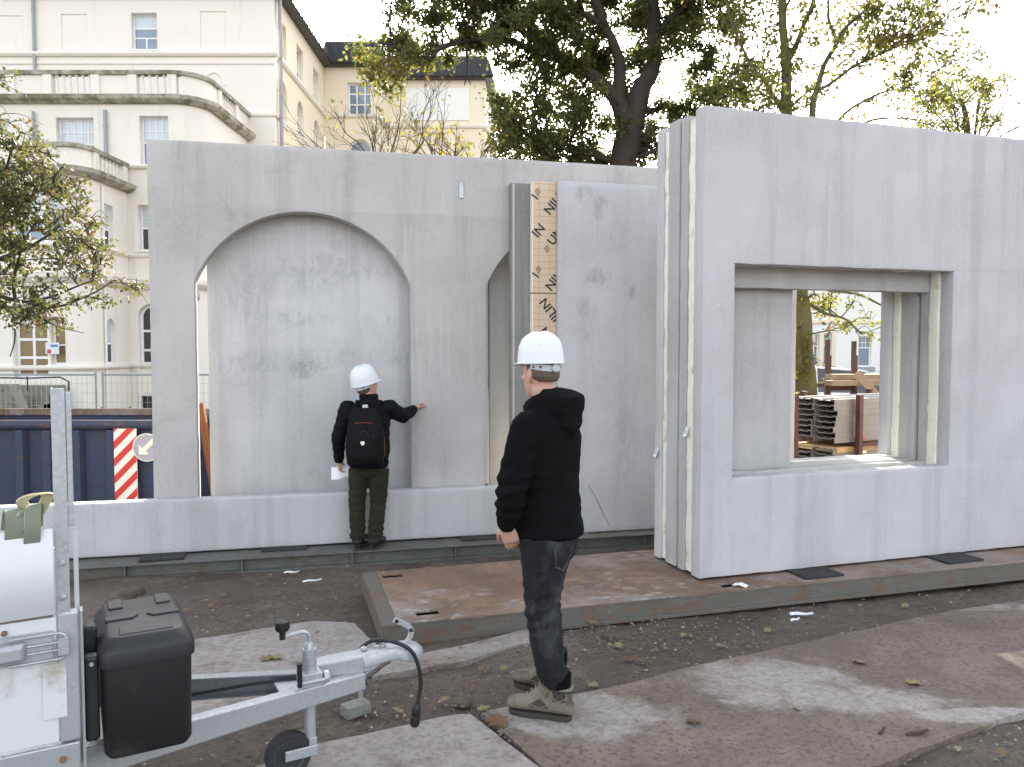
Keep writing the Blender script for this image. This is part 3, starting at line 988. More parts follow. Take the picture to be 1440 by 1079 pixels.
# main block A
ZE = 16.25
wa = pxw(185, 220, 18, 70, YA)
blind = [pxw(u0, u1, v0, v1, YA) for u0, u1, v0, v1 in ((-3, 32, 22, 75), (87, 122, 20, 73), (282, 317, 16, 70))]
add_wall(bd, 'wall', (XL, YA, 0), 0, XA - XL - .002, BZ, ZE, [(x - XL, z, w, h, False) for x, z, w, h in [wa] + blind], M['stucco'])
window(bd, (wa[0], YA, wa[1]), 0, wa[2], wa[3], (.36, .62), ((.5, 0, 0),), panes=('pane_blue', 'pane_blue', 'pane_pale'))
for x, z, w, h in blind:
    b = MB(); b.box2((x - .02, YA + .05, z - .02), (x + w + .02, YA + .12, z + h + .02)); o = b.build('blind_window', M['stucco'], bd, True)
    b = MB(); b.box2((x - .15, YA - .09, z - .09), (x + w + .15, YA + .02, z)); b.build('sill', M['stucco_w'], o, True)
# side of the main block, facing right
YS1 = 41.7
sw = []
for yc, z0, z1, ar in ((34.25, 13.95, 15.5, 0), (37.0, 13.95, 15.5, 0), (40.0, 13.95, 15.5, 0), (34.25, 11.2, 13.05, 1), (37.0, 11.2, 13.05, 1), (40.0, 11.2, 13.05, 1)):
    sw.append((yc - .55, z0, 1.1, z1 - z0, bool(ar)))
add_wall(bd, 'wall', (XA, YA + .353, 0), R(90), YS1 - YA - .355, BZ, ZE, [(y - YA - .353, z, w, h, ar) for y, z, w, h, ar in sw], M['stucco_y'])
for y, z, w, h, ar in sw:
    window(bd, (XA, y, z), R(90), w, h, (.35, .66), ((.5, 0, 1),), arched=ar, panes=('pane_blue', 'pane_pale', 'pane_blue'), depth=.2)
# back wing with its hollow curve
XW0 = at_y(506, 120, YS1).x; YW = 43.7; XW1 = at_y(550, 120, YW).x; XW2 = at_y(682, 120, YW).x
crv = []
for i in range(9):
    t = i / 8; crv.append((XW0 + (XW1 - XW0) * t, YS1 + (YW - YS1) * (t * t * (3 - 2 * t))))
w1 = pxw(489, 522, 116, 161, YS1); w2 = pxw(490, 522, 196, 262, YS1)
XW0b = max(XW0, w1[0] + w1[2] + .15)
crv = [(XW0b + (XW1 - XW0b) * (i / 8), YS1 + (YW - YS1) * ((i / 8) ** 2 * (3 - 2 * i / 8))) for i in range(9)]
add_wall(bd, 'wall', (XA, YS1, 0), 0, XW0b - XA, BZ, ZE + .3, [(w1[0] - XA, w1[1], w1[2], w1[3], False), (w2[0] - XA, w2[1], w2[2], w2[3], True)], M['stucco_y'])
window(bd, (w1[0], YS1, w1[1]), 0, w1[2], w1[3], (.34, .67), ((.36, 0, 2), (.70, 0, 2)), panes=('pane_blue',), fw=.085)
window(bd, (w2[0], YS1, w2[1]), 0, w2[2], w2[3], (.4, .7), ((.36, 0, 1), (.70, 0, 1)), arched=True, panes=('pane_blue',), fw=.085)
sweep('curved_wall', [(XW0b - .2, YS1 - .004)] + [(x, y - .004) for x, y in crv] + [(XW1 + .2, YW - .004)], [(0, BZ), (0, ZE + .3), (-.3, ZE + .3), (-.3, BZ)], M['stucco_y'], bd)
add_wall(bd, 'wall', (XW1 + .002, YW, 0), 0, XW2 - XW1 - .002, BZ, ZE + .3, [], M['stucco_y'])
XE, YE = -1.12, 52.0
b = MB(); b.prism([(XW2 + .002, YW + .002), (XE, YE), (XE - .4, YE), (XW2 - .35, YW + .4)], BZ, ZE + .3); b.build('gable_wall', M['stucco_w'], bd, True)
p0 = at_y(571, 169.5, YW - .03); p1 = at_y(660, 124.5, YW - .03)
b = MB(); b.box2((p0.x, YW - .06, p0.z), (p1.x, YW - .002, p1.z)); b.build('plain_panel', M['stucco_w'], bd, True)
bevel(bd.children[-1], .02)
pathA = [(XL, YA), (XA, YA), (XA, YS1), (XW0b, YS1)] + crv[1:] + [(XW2, YW), (XE, YE)]
# string courses
def course(path, z, mat='stucco', o=.14, h=.14, name='string_course'):
    return sweep(name, path, [(-.02, z), (o * .6, z), (o, z + h * .5), (o, z + h), (-.02, z + h + .04)], M[mat], bd)
course(pathA, 13.66, o=.16, h=.16)
course([(XL, YA), (XA, YA)], 13.34, o=.05, h=.08)
course([(XL, YA), (XA, YA), (XA, YS1)], 13.84, 'stucco', .05, .05)
# dark metal eaves and roof
sweep('eaves_fascia', pathA, [(-.3, ZE - .02), (.42, ZE - .02), (.50, ZE + .08), (.12, ZE + 1.25), (-.3, ZE + 1.30)], M['zinc_dark'], bd)
nr = path_normals(pathA)
b = MB()
for (p, q), (n0, n1) in zip(zip(pathA, pathA[1:]), zip(nr, nr[1:])):
    L = (Vector(q) - Vector(p)).length; k = max(1, int(L / .42))
    for i in range(k):
        t = (i + .5) / k
        x = p[0] + (q[0] - p[0]) * t; y = p[1] + (q[1] - p[1]) * t
        n = (n0.lerp(n1, t)); a = Vector((x + n.x * .505, y + n.y * .505, ZE + .10)); c = Vector((x + n.x * .14, y + n.y * .14, ZE + 1.17))
        b.bar(a, c, .03, .03, up=(n.x, n.y, .3))
o = b.build('standing_seam', M['zinc_dark'], bd, True); o['kind'] = 'stuff'
b = MB(); b.prism([(XW2, YW + .2), (XE, YE), (-8, YE), (-8, YW + .2)], 0, .05)
me = b.mesh('roof')
for v in me.vertices: v.co.z += ZE + 1.30 + (v.co.y - YW) * .45
link_mesh('roof', me, M['zinc_roof'], bd, True)
b = MB()
for i in range(17):
    x = XW2 - .2 - i * .36
    b.bar((x, YW + .25, ZE + 1.39), (x, YE - .1, ZE + 1.37 + (YE - YW) * .45), .04, .05)
o = b.build('roof_seam', M['zinc_roof'], bd, True); o['kind'] = 'stuff'
b = MB(); b.prism([(XL, YA + .3), (XA - .3, YA + .3), (XA - .3, YS1 + .5), (-8, YS1 + .5), (-8, 60), (XL, 60)], ZE + 1.2, ZE + 1.3); b.build('flat_roof', M['zinc_roof'], bd, True)
# projecting block B with rounded corner
ZB, ZBs = 11.36, 10.27
rB = 1.0
arcB = arc_path((XB - rB, YB + rB), rB, -90, 0)
pathB = [(XL, YB)] + arcB + [(XB, YA - .002)]
wb2 = [pxw(-42, 13, 167, 233, YB), pxw(80, 131, 165.5, 233, YB), pxw(197, 236, 163, 231, YB)]
wb1 = [pxw(195, 231, 288, 352, YB)]
wb0 = [pxw(195, 229, 428, 513, YB)]
wbb = [pxw(195, 230, 556, 605, YB)]
hol = [(w[0] - XL, w[1], w[2], w[3], False) for w in wb2 + wb1 + wbb] + [(w[0] - XL, w[1], w[2], w[3], True) for w in wb0]
add_wall(bd, 'wall', (XL, YB, 0), 0, XB - rB - XL, BZ, ZBs, hol, M['stucco'])
sweep('curved_wall', arcB, [(0, BZ), (0, ZBs), (-.3, ZBs), (-.3, BZ)], M['stucco'], bd)
ws = (30.2, 7.6, 1.3, 1.75)
add_wall(bd, 'wall', (XB, YB + rB, 0), R(90), YA - YB - rB - .004, BZ, ZBs, [(ws[0] - YB - rB, ws[1], ws[2], ws[3], False)], M['stucco'])
window(bd, (XB, ws[0], ws[1]), R(90), ws[2], ws[3], (.55,), ((.5, 0, 0),), panes=('pane_pale',), grid=(1, 4, 2))
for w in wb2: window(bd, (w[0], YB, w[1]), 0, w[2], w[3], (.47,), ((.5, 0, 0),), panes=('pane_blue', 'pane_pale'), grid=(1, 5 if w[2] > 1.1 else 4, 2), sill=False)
for w in wb1: window(bd, (w[0], YB, w[1]), 0, w[2], w[3], (.5,), ((.5, 0, 0),), panes=('pane_dark', 'pane_pale'), grid=(1, 3, 2))
for w in wb0: window(bd, (w[0], YB, w[1]), 0, w[2], w[3], (.24, .56), (), arched=True, panes=('pane_dark',), fw=.09)
for w in wbb: window(bd, (w[0], YB, w[1]), 0, w[2], w[3], (.35,), (), panes=('pane_dark',), sill=False)
# lower bow C
ZC, ZCs = 8.16, 7.2
rC = .55
arcC = arc_path((XC - rC, YC + rC), rC, -90, 0)
pathC = [(XL, YC)] + arcC + [(XC, YB - .002)]
wc1 = [pxw(12, 58, 266, 338, YC), pxw(100, 120, 266, 338, YC)]
wc0 = [pxw(19, 65, 428, 531, YC), pxw(98, 118, 447, 513, YC)]
XCa = XC - rC
wc1[1] = (XCa - wc1[1][2] - .07, *wc1[1][1:]); wc0[1] = (XCa - wc0[1][2] - .07, *wc0[1][1:])
hol = [(w[0] - XL, w[1], w[2], w[3], False) for w in wc1 + wc0]
add_wall(bd, 'wall', (XL, YC, 0), 0, XCa - XL, BZ, ZCs, hol, M['stucco'])
sweep('curved_wall', arcC, [(0, BZ), (0, ZCs), (-.3, ZCs), (-.3, BZ)], M['stucco'], bd)
cs = [(26.35, 5.05, .62, 1.5, False), (26.35, 1.25, .62, 1.5, True)]
add_wall(bd, 'wall', (XC, YC + rC, 0), R(90), YB - YC - rC - .004, BZ, ZCs, [(y - YC - rC, z, w, h, a) for y, z, w, h, a in cs], M['stucco'])
for y, z, w, h, a in cs: window(bd, (XC, y, z), R(90), w, h, (.45,), (), arched=a, panes=('pane_dark', 'pane_pale'), depth=.12)
for w in wc1: window(bd, (w[0], YC, w[1]), 0, w[2], w[3], (.5,), ((.5, 0, 0),) if w[2] > .8 else (), panes=('pane_blue', 'pane_pale'), grid=(1, 3, 3))
window(bd, (wc0[0][0], YC, wc0[0][1]), 0, wc0[0][2], wc0[0][3], (.27, .52, .76), ((.5, 0, 3),), panes=('pane_amber_reflection',), fw=.09, name='french_door', sill=False)
window(bd, (wc0[1][0], YC, wc0[1][1]), 0, wc0[1][2], wc0[1][3], (.42, .85), (), panes=('pane_amber_reflection',), fw=.06)
b = MB(); p = at_y(74, 490, YC); b.box((p.x, YC - .012, p.z), (.42, .02, .36)); o = b.build('wall_notice', M['tag_white'], bd, True)
b = MB(); b.box((p.x - .10, YC - .024, p.z - .10), (.12, .004, .12)); b.build('red_mark', pmat('red_print', (.55, .05, .09), .1, bump=0), o, True)
b = MB(); b.box((p.x + .06, YC - .024, p.z + .08), (.22, .004, .08)); b.build('blue_mark', pmat('blue_print', (.10, .25, .5), .1, bump=0), o, True)
# cornices and parapets
def parapet(path, zs, zt, solid, balus, piers, name='parapet'):
    """path rail and plinth, with solid stretches, piers and balusters given by distance along the path"""
    base = sweep('cornice', path, [(-.3, zs - .02), (.12, zs - .02), (.30, zs + .10), (.34, zs + .23), (-.3, zs + .25)], M['moss'], bd, label='mossy grey-green cornice')
    rail = sweep('balustrade_rail', path, [(-.16, zt - .13), (.15, zt - .13), (.17, zt), (-.18, zt)], M['moss'], bd)
    cum = [0]
    for p, q in zip(path, path[1:]): cum.append(cum[-1] + (Vector(q) - Vector(p)).length)
    def at(s):
        for i in range(len(cum) - 1):
            if s <= cum[i + 1] or i == len(cum) - 2:
                t = (s - cum[i]) / (cum[i + 1] - cum[i]); p, q = Vector(path[i]), Vector(path[i + 1])
                d = (q - p).normalized(); return p.lerp(q, t), d
    z0, z1 = zs + .24, zt - .13
    for s0, s1 in solid:
        sub = [at(s0)[0][:]] + [path[i] for i in range(len(path)) if s0 + .02 < cum[i] < s1 - .02] + [at(s1)[0][:]]
        sweep('parapet_panel', sub, [(-.10, z0), (.06, z0), (.06, z1), (-.10, z1)], M['stucco'], bd)
    for s in piers:
        p, d = at(s); b = MB(); b.box((p.x, p.y, (z0 + z1) / 2), (.30, .26, z1 - z0), rz=math.atan2(d.y, d.x)); b.build('parapet_pier', M['stucco'], bd, True)
    h = z1 - z0
    me = None
    for s0, s1 in balus:
        k = max(2, int(round((s1 - s0) / .235)))
        for i in range(k):
            p, d = at(s0 + (s1 - s0) * (i + .5) / k)
            if me is None:
                b = MB(); b.lathe([(.07, 0), (.07, .06), (.04, .09), (.075, .22 * h / .6), (.045, .36 * h / .6), (.06, .42 * h / .6), (.038, .46 * h / .6), (.038, h - .08), (.07, h - .05), (.07, h)], 8)
                me = b.mesh('baluster'); me.materials.append(M['stucco'])
            o = link_mesh('baluster', me, None, rail, loc=Vector((p.x, p.y, z0)) - Vector(bd.location))
            smooth(o)
def sB(u): return at_y(u, 120, YB).x - XL
def sC(u): return at_y(u, 220, YC).x - XL
LB = XB - rB - XL; LCt = XCa - XL
ab = math.pi / 2 * rB; abC = math.pi / 2 * rC
parapet(pathB, ZBs, ZB, [(0, sB(-40)), (sB(22), sB(64)), (sB(142), sB(182)), (sB(253), LB + ab + .6), (LB + ab + 2.6, LB + ab + 3.99)],
        [(sB(-38), sB(12)), (sB(76), sB(131)), (sB(196), sB(236)), (LB + ab + .8, LB + ab + 2.3)],
        [sB(17), sB(69), sB(136), sB(188), sB(243), LB + ab + .65, LB + ab + 2.45])
parapet(pathC, ZCs, ZC, [(0, sC(-30)), (sC(74), LCt + abC + .1)], [(sC(-28), sC(4)), (sC(14), sC(72)), (LCt + abC + .35, LCt + abC + 1.85)], [sC(9), sC(75), LCt + abC + .2, LCt + abC + 2.1])
course([(XC, YB), (XB - rB, YB)] + arcB[1:] + [(XB, YA)], ZC - .14, 'stucco', .16, .12)
course([(XB, YA), (XA, YA), (XA, YS1)], ZB - .12, 'stucco', .10, .12)
lowpath = pathC[:-1] + [(XC, YB), (XB - rB, YB)] + arcB[1:] + [(XB, YA - .1)]
course(lowpath, 4.95, 'stucco', .12, .12)
sweep('cornice', lowpath, [(-.1, 3.85), (.10, 3.85), (.26, 4.0), (.28, 4.14), (-.1, 4.2)], M['stucco'], bd)
course(pathC[:-1] + [(XC, YB), (XB - rB, YB)], 1.08, 'stucco', .13, .12)
# rainwater pipes
def pipe(par, u, v0, v1, Y, r=.06):
    p = at_y(u, v0, Y); q = at_y(u, v1, Y); b = MB(); b.tube([(p.x, Y - .1, p.z), (p.x, Y - .1, q.z)], r, 10); o = b.build('drain_pipe', M['pipe_grey'], par, True); smooth(o, 40)
    n = max(1, int((p.z - q.z) / 1.6))
    for i in range(n):
        b = MB(); b.tube([(p.x, Y - .1, p.z - .5 - i * 1.6), (p.x, Y - .1, p.z - .56 - i * 1.6)], r * 1.25, 10); b.build('pipe_clip', M['pipe_grey'], o, True)
pipe(bd, 48, -5, 108, YA); pipe(bd, 49, 158, 206, YB, .05); pipe(bd, 149.5, 156, 222, YB, .06)
b = MB(); b.tube([(XA + .16, YA + .35, ZE), (XA + .16, YA + .35, BZ)], .075, 10); o = b.build('drain_pipe', M['pipe_grey'], bd, True); smooth(o, 40)
p = at_y(140, 300, YC + 1.2); b = MB(); b.tube([(XC + .06, 26.2, 7.1), (XC + .06, 26.2, BZ)], .035, 8); b.build('drain_pipe', M['stucco_w'], bd, True)
# round-topped relief with a medallion on the wall
p = at_y(183, 512, YB); q = at_y(183, 600, YB)
b = MB()
hw = .34
for sx in (-1, 1): b.box2((p.x + sx * hw - .04, YB - .05, q.z), (p.x + sx * hw + .04, YB - .001, p.z - hw))
pts = [(p.x + hw * math.cos(math.pi * i / 14), YB - .03, p.z - hw + hw * math.sin(math.pi * i / 14)) for i in range(15)]
b.tube(pts, .045, 6)
b.build('wall_relief', M['stucco_w'], bd, True)
b = MB(); b.lathe([(.21, 0), (.21, .03), (.16, .05), (.13, .03), (.07, .05), (.02, .07)], 20, Matrix.Translation((p.x, YB - .001, p.z - hw - .02)) @ Matrix.Rotation(R(90), 4, 'X')); b.build('medallion', M['moss'], bd.children[-1], True)
# half-round blind moulding on the upper wall
p = at_y(301, 120, YA)
b = MB(); b.tube([(p.x + .42 * math.cos(math.pi * i / 14), YA - .01, p.z + .52 * math.sin(math.pi * i / 14)) for i in range(15)], .05, 6); b.build('arch_moulding', M['stucco_w'], bd, True)
# entrance steps at the left
st = thing('stone_stairs', 'shaded stone steps with a curved cheek wall in front of the cream building', 'stairs', (-15.5, 23.5, -1.0))
p0 = at_y(76, 540, 23.5); pL = at_y(-60, 540, 23.5)
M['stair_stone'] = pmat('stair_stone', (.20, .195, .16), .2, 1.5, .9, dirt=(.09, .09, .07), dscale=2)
for i in range(6):
    b = MB(); b.box2((pL.x, 22.6 + i * .30, -1.0), (p0.x - .5, 25.0 - .02, -1.0 + (i + 1) * .27)); b.build('step', M['stair_stone'], st, True)
b = MB()
cheek = [(0, 0), (1.9, 0), (1.6, .5), (1.25, 1.05), (1.0, 1.75), (0, 1.75)]
b.prism([(p0.x - 1.6 + x, z) for x, z in cheek], 0, .5, Matrix(((1, 0, 0, 0), (0, 0, 1, 22.3), (0, 1, 0, -1.0), (0, 0, 0, 1)))); b.build('cheek_wall', M['stair_stone'], st, True)
b = MB(); b.box2((pL.x, 21.9, -1.0), (p0.x - 1.65, 22.2, .62)); b.build('front_wall', M['stair_stone'], st, True)
b = MB(); b.tube([(pL.x, 22.0, 1.0), (p0.x + .1, 22.0, .95), (p0.x + 1.05, 22.0, .98), (p0.x + 1.28, 22.0, .85), (p0.x + 1.25, 22.0, .1), (p0.x + 1.1, 22.0, -1)], .025, 6)
for x in (pL.x + 1.5, pL.x + 3.0): b.tube([(x, 22.0, .6), (x, 22.0, 1.0)], .02, 6)
b.build('handrail', M['iron'], st, True)

# ------------------------------------------------------------------ white house beyond the window opening
hs = thing('white_house', 'distant white house with barred windows seen through the window opening', 'building', (14, 40, -.2))
YH = 40.0
hx0, hx1 = at_y(1020, 500, YH).x, at_y(1420, 500, YH).x
wl = [pxw(u0, u1, v0, v1, YH) for u0, u1, v0, v1 in ((1143, 1152, 470, 515), (1156.5, 1170, 469, 515), (1207, 1226, 473, 516), (1245, 1262, 473, 516), (1112, 1122, 470, 515))]
add_wall(hs, 'wall', (hx0, YH, 0), 0, hx1 - hx0, -.3, 8.6, [(x - hx0, z, w, h, False) for x, z, w, h in wl], M['stucco_w'])
for x, z, w, h in wl:
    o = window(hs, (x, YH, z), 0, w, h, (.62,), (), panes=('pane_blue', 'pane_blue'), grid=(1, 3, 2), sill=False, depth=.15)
    b = MB(); b.box2((-.15, -.10, -.22), (w + .15, .1, -.003)); b.build('sill', M['pipe_grey'], o)
for u in (1141, 1154.5, 1171.5):
    p = at_y(u, 515, YH); b = MB(); b.box2((p.x - .1, YH - .06, p.z), (p.x + .1, YH - .002, p.z + 1.8)); b.build('pilaster', M['stucco_y'], hs, True)
p = at_y(1200, 455, YH); b = MB(); b.box2((hx0, YH - .1, p.z), (hx1, YH - .002, p.z + .16)); b.build('string_course', M['stucco_y'], hs, True)
b = MB(); b.prism([(-.4, 8.6), (10.4, 8.6), (10.4, 8.8), (5, 10.6), (-.4, 8.8)], hx0 - .3, hx1 + .3, Matrix(((0, 0, 1, 0), (1, 0, 0, YH), (0, 1, 0, 0), (0, 0, 0, 1)))); b.build('roof', M['zinc_roof'], hs, True)
b = MB(); b.box2((hx0, YH + .36, -.3), (hx0 + .35, YH + 10, 8.59)); b.box2((hx1 - .35, YH + .36, -.3), (hx1, YH + 10, 8.59)); b.box2((hx0, YH + 10, -.3), (hx1, YH + 10.3, 8.59)); b.build('rear_walls', M['stucco_w'], hs, True)
# ------------------------------------------------------------------ skip container behind the kerb
M['skip_blue'] = mk_oldpaint('worn_navy_paint', (.024, .038, .078), (.07, .045, .034), .56)
M['skip_rim'] = mk_oldpaint('worn_navy_rim', (.026, .036, .066), (.10, .052, .028), .54)
M['sign_white'] = pmat('sign_white', (.74, .72, .62), .05, 5, .45, bump=0, dirt=(.5, .45, .35), dscale=6, dlo=.6, dhi=.8)
M['sign_red'] = pmat('sign_red', (.56, .035, .025), .1, 5, .45, bump=0)
M['sign_grey'] = pmat('sign_grey', (.36, .33, .36), .15, 6, .5, bump=0)
YK = 9.6; YK2 = 11.4
kz = gz(YK, -5)
kx0, kx1 = at_y(-260, 600, YK).x, at_y(218, 600, YK).x
ktop = at_y(100, 598, YK).z
sk = thing('skip_container', 'dark blue steel skip container with worn ribs behind the kerb panel', 'skip container', ((kx0 + kx1) / 2, YK, kz))
b = MB(); b.box2((kx0, YK + .06, kz + .05), (kx1, YK + .07, ktop - .05)); b.build('side_plate', M['skip_blue'], sk, True)
b = MB(); b.box2((kx0, YK2, kz + .05), (kx1, YK2 + .01, ktop - .03)); b.build('rear_plate', M['skip_blue'], sk, True)
b = MB(); b.box2((kx0, YK + .071, kz + .05), (kx0 + .01, YK2 - .001, ktop - .05)); b.box2((kx1 - .01, YK + .071, kz + .05), (kx1, YK2 - .001, ktop - .05)); b.build('end_plate', M['skip_blue'], sk, True)
b = MB(); b.box2((kx0, YK + .02, kz + .0), (kx1, YK2, kz + .049)); b.build('floor_plate', M['skip_blue'], sk, True)
b = MB(); b.tube([(kx0, YK + .02, ktop), (kx1 + .02, YK + .02, ktop)], .062, 10); o = b.build('top_rim', M['skip_rim'], sk, True); smooth(o, 40)
b = MB(); b.box2((kx0, YK2 - .05, ktop - .03), (kx1, YK2 + .06, ktop + .06)); b.build('top_rim', M['rust_deck'], sk, True)
b = MB(); b.box2((kx0, YK - .01, kz + .02), (kx1, YK + .055, kz + .14)); b.build('bottom_rail', M['skip_rim'], sk, True)
for u in (-190, -105, -30, 28, 66, 108, 156):
    p = at_y(u, 620, YK)
    b = MB(); b.prism([(p.x - .075, YK + .058), (p.x - .045, YK - .03), (p.x + .045, YK - .03), (p.x + .075, YK + .058)], kz + .145, ktop - .06)
    o = b.build('side_rib', M['skip_blue'], sk, True); bevel(o, .006)
# striped warning board
p = at_y(162, 705, YK - .05); q = at_y(191.5, 603, YK - .05)
wbd = sk
b = MB(); b.box2((p.x, YK - .052, p.z), (q.x, YK - .04, q.z)); board = b.build('warning_board', M['sign_white'], sk, True)
W = q.x - p.x; H = q.z - p.z
b0 = None
k = 0
step = H / 4.25
def clip_poly(poly, x0, z0, x1, z1):
    def cut(pl, f):
        out = []
        for i in range(len(pl)):
            a, c = pl[i], pl[(i + 1) % len(pl)]; fa, fc = f(a), f(c)
            if fa >= 0: out.append(a)
            if fa * fc < 0:
                t = fa / (fa - fc); out.append((a[0] + (c[0] - a[0]) * t, a[1] + (c[1] - a[1]) * t))
        return out
    for f in (lambda p: p[0] - x0, lambda p: x1 - p[0], lambda p: p[1] - z0, lambda p: z1 - p[1]):
        poly = cut(poly, f)
        if len(poly) < 3: return []
    return poly
for k in range(-3, 6):
    za = p.z + step * (k + .02)
    poly = [(p.x, za), (q.x, za + W * 1.0), (q.x, za + W * 1.0 + step * .48), (p.x, za + step * .48)]
    poly = clip_poly(poly, p.x, p.z, q.x, q.z)
    if len(poly) >= 3:
        b = MB(); b.prism(poly, 0, .002, Matrix(((1, 0, 0, 0), (0, 0, -1, YK - .0525), (0, 1, 0, 0), (0, 0, 0, 1))))
        b.build('red_stripe', M['sign_red'], board, True)
# round arrow sign, clipped corner
c = at_y(206, 629.5, YK - .07); rs = .172
b = MB(); b.lathe([(rs, 0), (rs, .006)], 28, Matrix.Translation((c.x, YK - .06, c.z)) @ Matrix.Rotation(R(90), 4, 'X')); o = b.build('arrow_sign', M['sign_white'], sk, True)
b = MB(); b.lathe([(rs * .93, 0), (rs * .93, .002)], 28, Matrix.Translation((c.x, YK - .0665, c.z)) @ Matrix.Rotation(R(90), 4, 'X')); b.build('sign_face', M['sign_grey'], o, True)
ar = [(-.095, -.085), (.03, -.085), (-.012, -.045), (.115, .075), (.075, .115), (-.050, -.008), (-.095, .035)]
b = MB(); b.prism([(c.x + x, c.z + z) for x, z in ar], 0, .002, Matrix(((1, 0, 0, 0), (0, 0, -1, YK - .0690), (0, 1, 0, 0), (0, 0, 0, 1)))); b.build('white_arrow', M['sign_white'], o, True)
# a second dark container and a rusty bar leaning on it, in the slit beside the pillar
p0 = at_y(268, 590, 10.6); p1 = at_y(420, 590, 10.6)
s2 = thing('skip_container', 'second dark container of which a sliver shows through the left slit of the arch', 'skip container', ((p0.x + p1.x) / 2, 10.6, gz(10.6, -3)))
g2 = gz(10.6, -3)
t2 = at_y(280, 586, 10.6).z
for nm, a in (('front_plate', (p0.x, 10.6, g2, p1.x, 10.61, t2)), ('rear_plate', (p0.x, 12.2, g2, p1.x, 12.21, t2)), ('end_plate', (p0.x, 10.612, g2, p0.x + .01, 12.198, t2)), ('end_plate', (p1.x - .01, 10.612, g2, p1.x, 12.198, t2))):
    b = MB(); b.box2(a[:3], a[3:]); b.build(nm, M['skip_blue'], s2, True)
b = MB(); b.box2((p0.x, 10.612, g2), (p1.x, 12.198, g2 + .04)); b.build('floor_plate', M['skip_blue'], s2, True)
a = at_y(281, 568, 10.52); c = at_y(297, 660, 10.35)
gb = gz(10.2, -3); dd = (c - a); e = a + dd * ((gb - a.z) / dd.z)
b = MB(); b.bar(a, e, .10, .05, up=(0, 1, 0)); b.bar(a + Vector((.0, -.03, 0)), e + Vector((0, -.03, 0)), .02, .03, up=(0, 1, 0))
M['rust'] = pmat('rust_orange', (.24, .085, .030), .35, 5, .85, bump=.3, bscale=30, dirt=(.09, .045, .025), dscale=4)
o = b.build('steel_bar', M['rust'])
setp(o, 'rusty orange steel bar leaning on the container in the slit of the arch', 'steel bar')

# ------------------------------------------------------------------ mesh site fence
YF = 15.8
fz = at_y(60, 527, YF).z
def fence(x0, x1, label):
    z0 = fz - 2.0
    t = thing('mesh_fence', label, 'fence', ((x0 + x1) / 2, YF, z0), group='temporary mesh fence panels')
    for x in (x0 + .03, x1 - .03):
        b = MB(); b.tube([(x, YF, z0), (x, YF, fz + .06)], .021, 8); b.build('post', M['galv_dull'], t, True)
    for z in (fz, z0 + .15):
        b = MB(); b.tube([(x0 + .03, YF, z), (x1 - .03, YF, z)], .019, 8); b.build('rail', M['pipe_grey'], t, True)
    b = MB(); n = int((x1 - x0) / .10)
    for i in range(1, n): x = x0 + (x1 - x0) * i / n; b.box2((x - .0025, YF - .0025, z0 + .16), (x + .0025, YF + .0025, fz))
    m = 10
    for j in range(1, m): z = z0 + .15 + (fz - z0 - .15) * j / m; b.box2((x0 + .03, YF - .006, z - .0025), (x1 - .03, YF - .0027, z + .0025))
    o = b.build('wire_mesh', M['galv_dull'], t, True); o['kind'] = 'stuff'
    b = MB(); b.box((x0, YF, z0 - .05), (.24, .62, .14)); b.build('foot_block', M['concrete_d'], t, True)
xF = [at_y(u, 527, YF).x for u in (-190, -22, 138)]
d = xF[1] - xF[0]
fence(xF[0], xF[1] - .05, 'mesh fence panel at the left edge in front of the stone stairs')
fence(xF[1], xF[2] - .02, 'mesh fence panel in front of the stairs and the bicycles')
fence(xF[2] + .06, xF[2] + 2.4, 'mesh fence panel in front of the round-topped relief')
fence(xF[2] + 2.46, xF[2] + 4.8, 'mesh fence panel showing through the slit beside the left pillar')

# ------------------------------------------------------------------ bicycles
def bicycle(x, y, rz, label):
    z0 = gz(y, x)
    t = thing('bicycle', label, 'bicycle', (x, y, z0), rz, group='dark bicycles parked by the building')
    for wx in (-.52, .52):
        b = MB(); b.rings([[(wx + (.33 + .018 * math.cos(q)) * math.cos(a), .018 * math.sin(q), .345 + (.33 + .018 * math.cos(q)) * math.sin(a)) for q in (0, 1.57, 3.14, 4.71)] for a in [2 * math.pi * i / 24 for i in range(24)]], closed=True)
        for i in range(10):
            a = math.pi * 2 * i / 10; b.bar((wx, 0, .345), (wx + .32 * math.cos(a), 0, .345 + .32 * math.sin(a)), .004, .004)
        b.build('wheel', M['rubber'], t)
    b = MB()
    for a_, c_ in (((-.52, .345), (-.12, .32)), ((-.52, .345), (-.20, .80)), ((-.12, .32), (-.24, .95)), ((-.12, .32), (.36, .82)), ((-.20, .80), (.34, .88)), ((.52, .345), (.33, 1.0))):
        b.tube([(a_[0], 0, a_[1]), (c_[0], 0, c_[1])], .017, 6)
    b.build('frame', M['iron'], t)
    b = MB(); b.tube([(.36, -.29, 1.12), (.31, -.2, 1.08), (.33, 0, 1.02), (.31, .2, 1.08), (.36, .29, 1.12)], .014, 6); b.build('handlebar', M['iron'], t)
    b = MB(); b.box((-.25, 0, .98), (.26, .14, .06)); b.build('saddle', M['rubber'], t); bevel(t.children[-1], .02)
for (u, rz, lb) in ((118, .5, 'dark parked bicycle nearest the iron handrail by the cream building'), (131, -.9, 'dark parked bicycle left of the two fence posts by the cream building'), (157, .2, 'dark parked bicycle lowest against the cream wall below the relief')):
    p = at_y(u, 570, 20.5); bicycle(p.x, 20.5 + rz * .4, rz, lb)

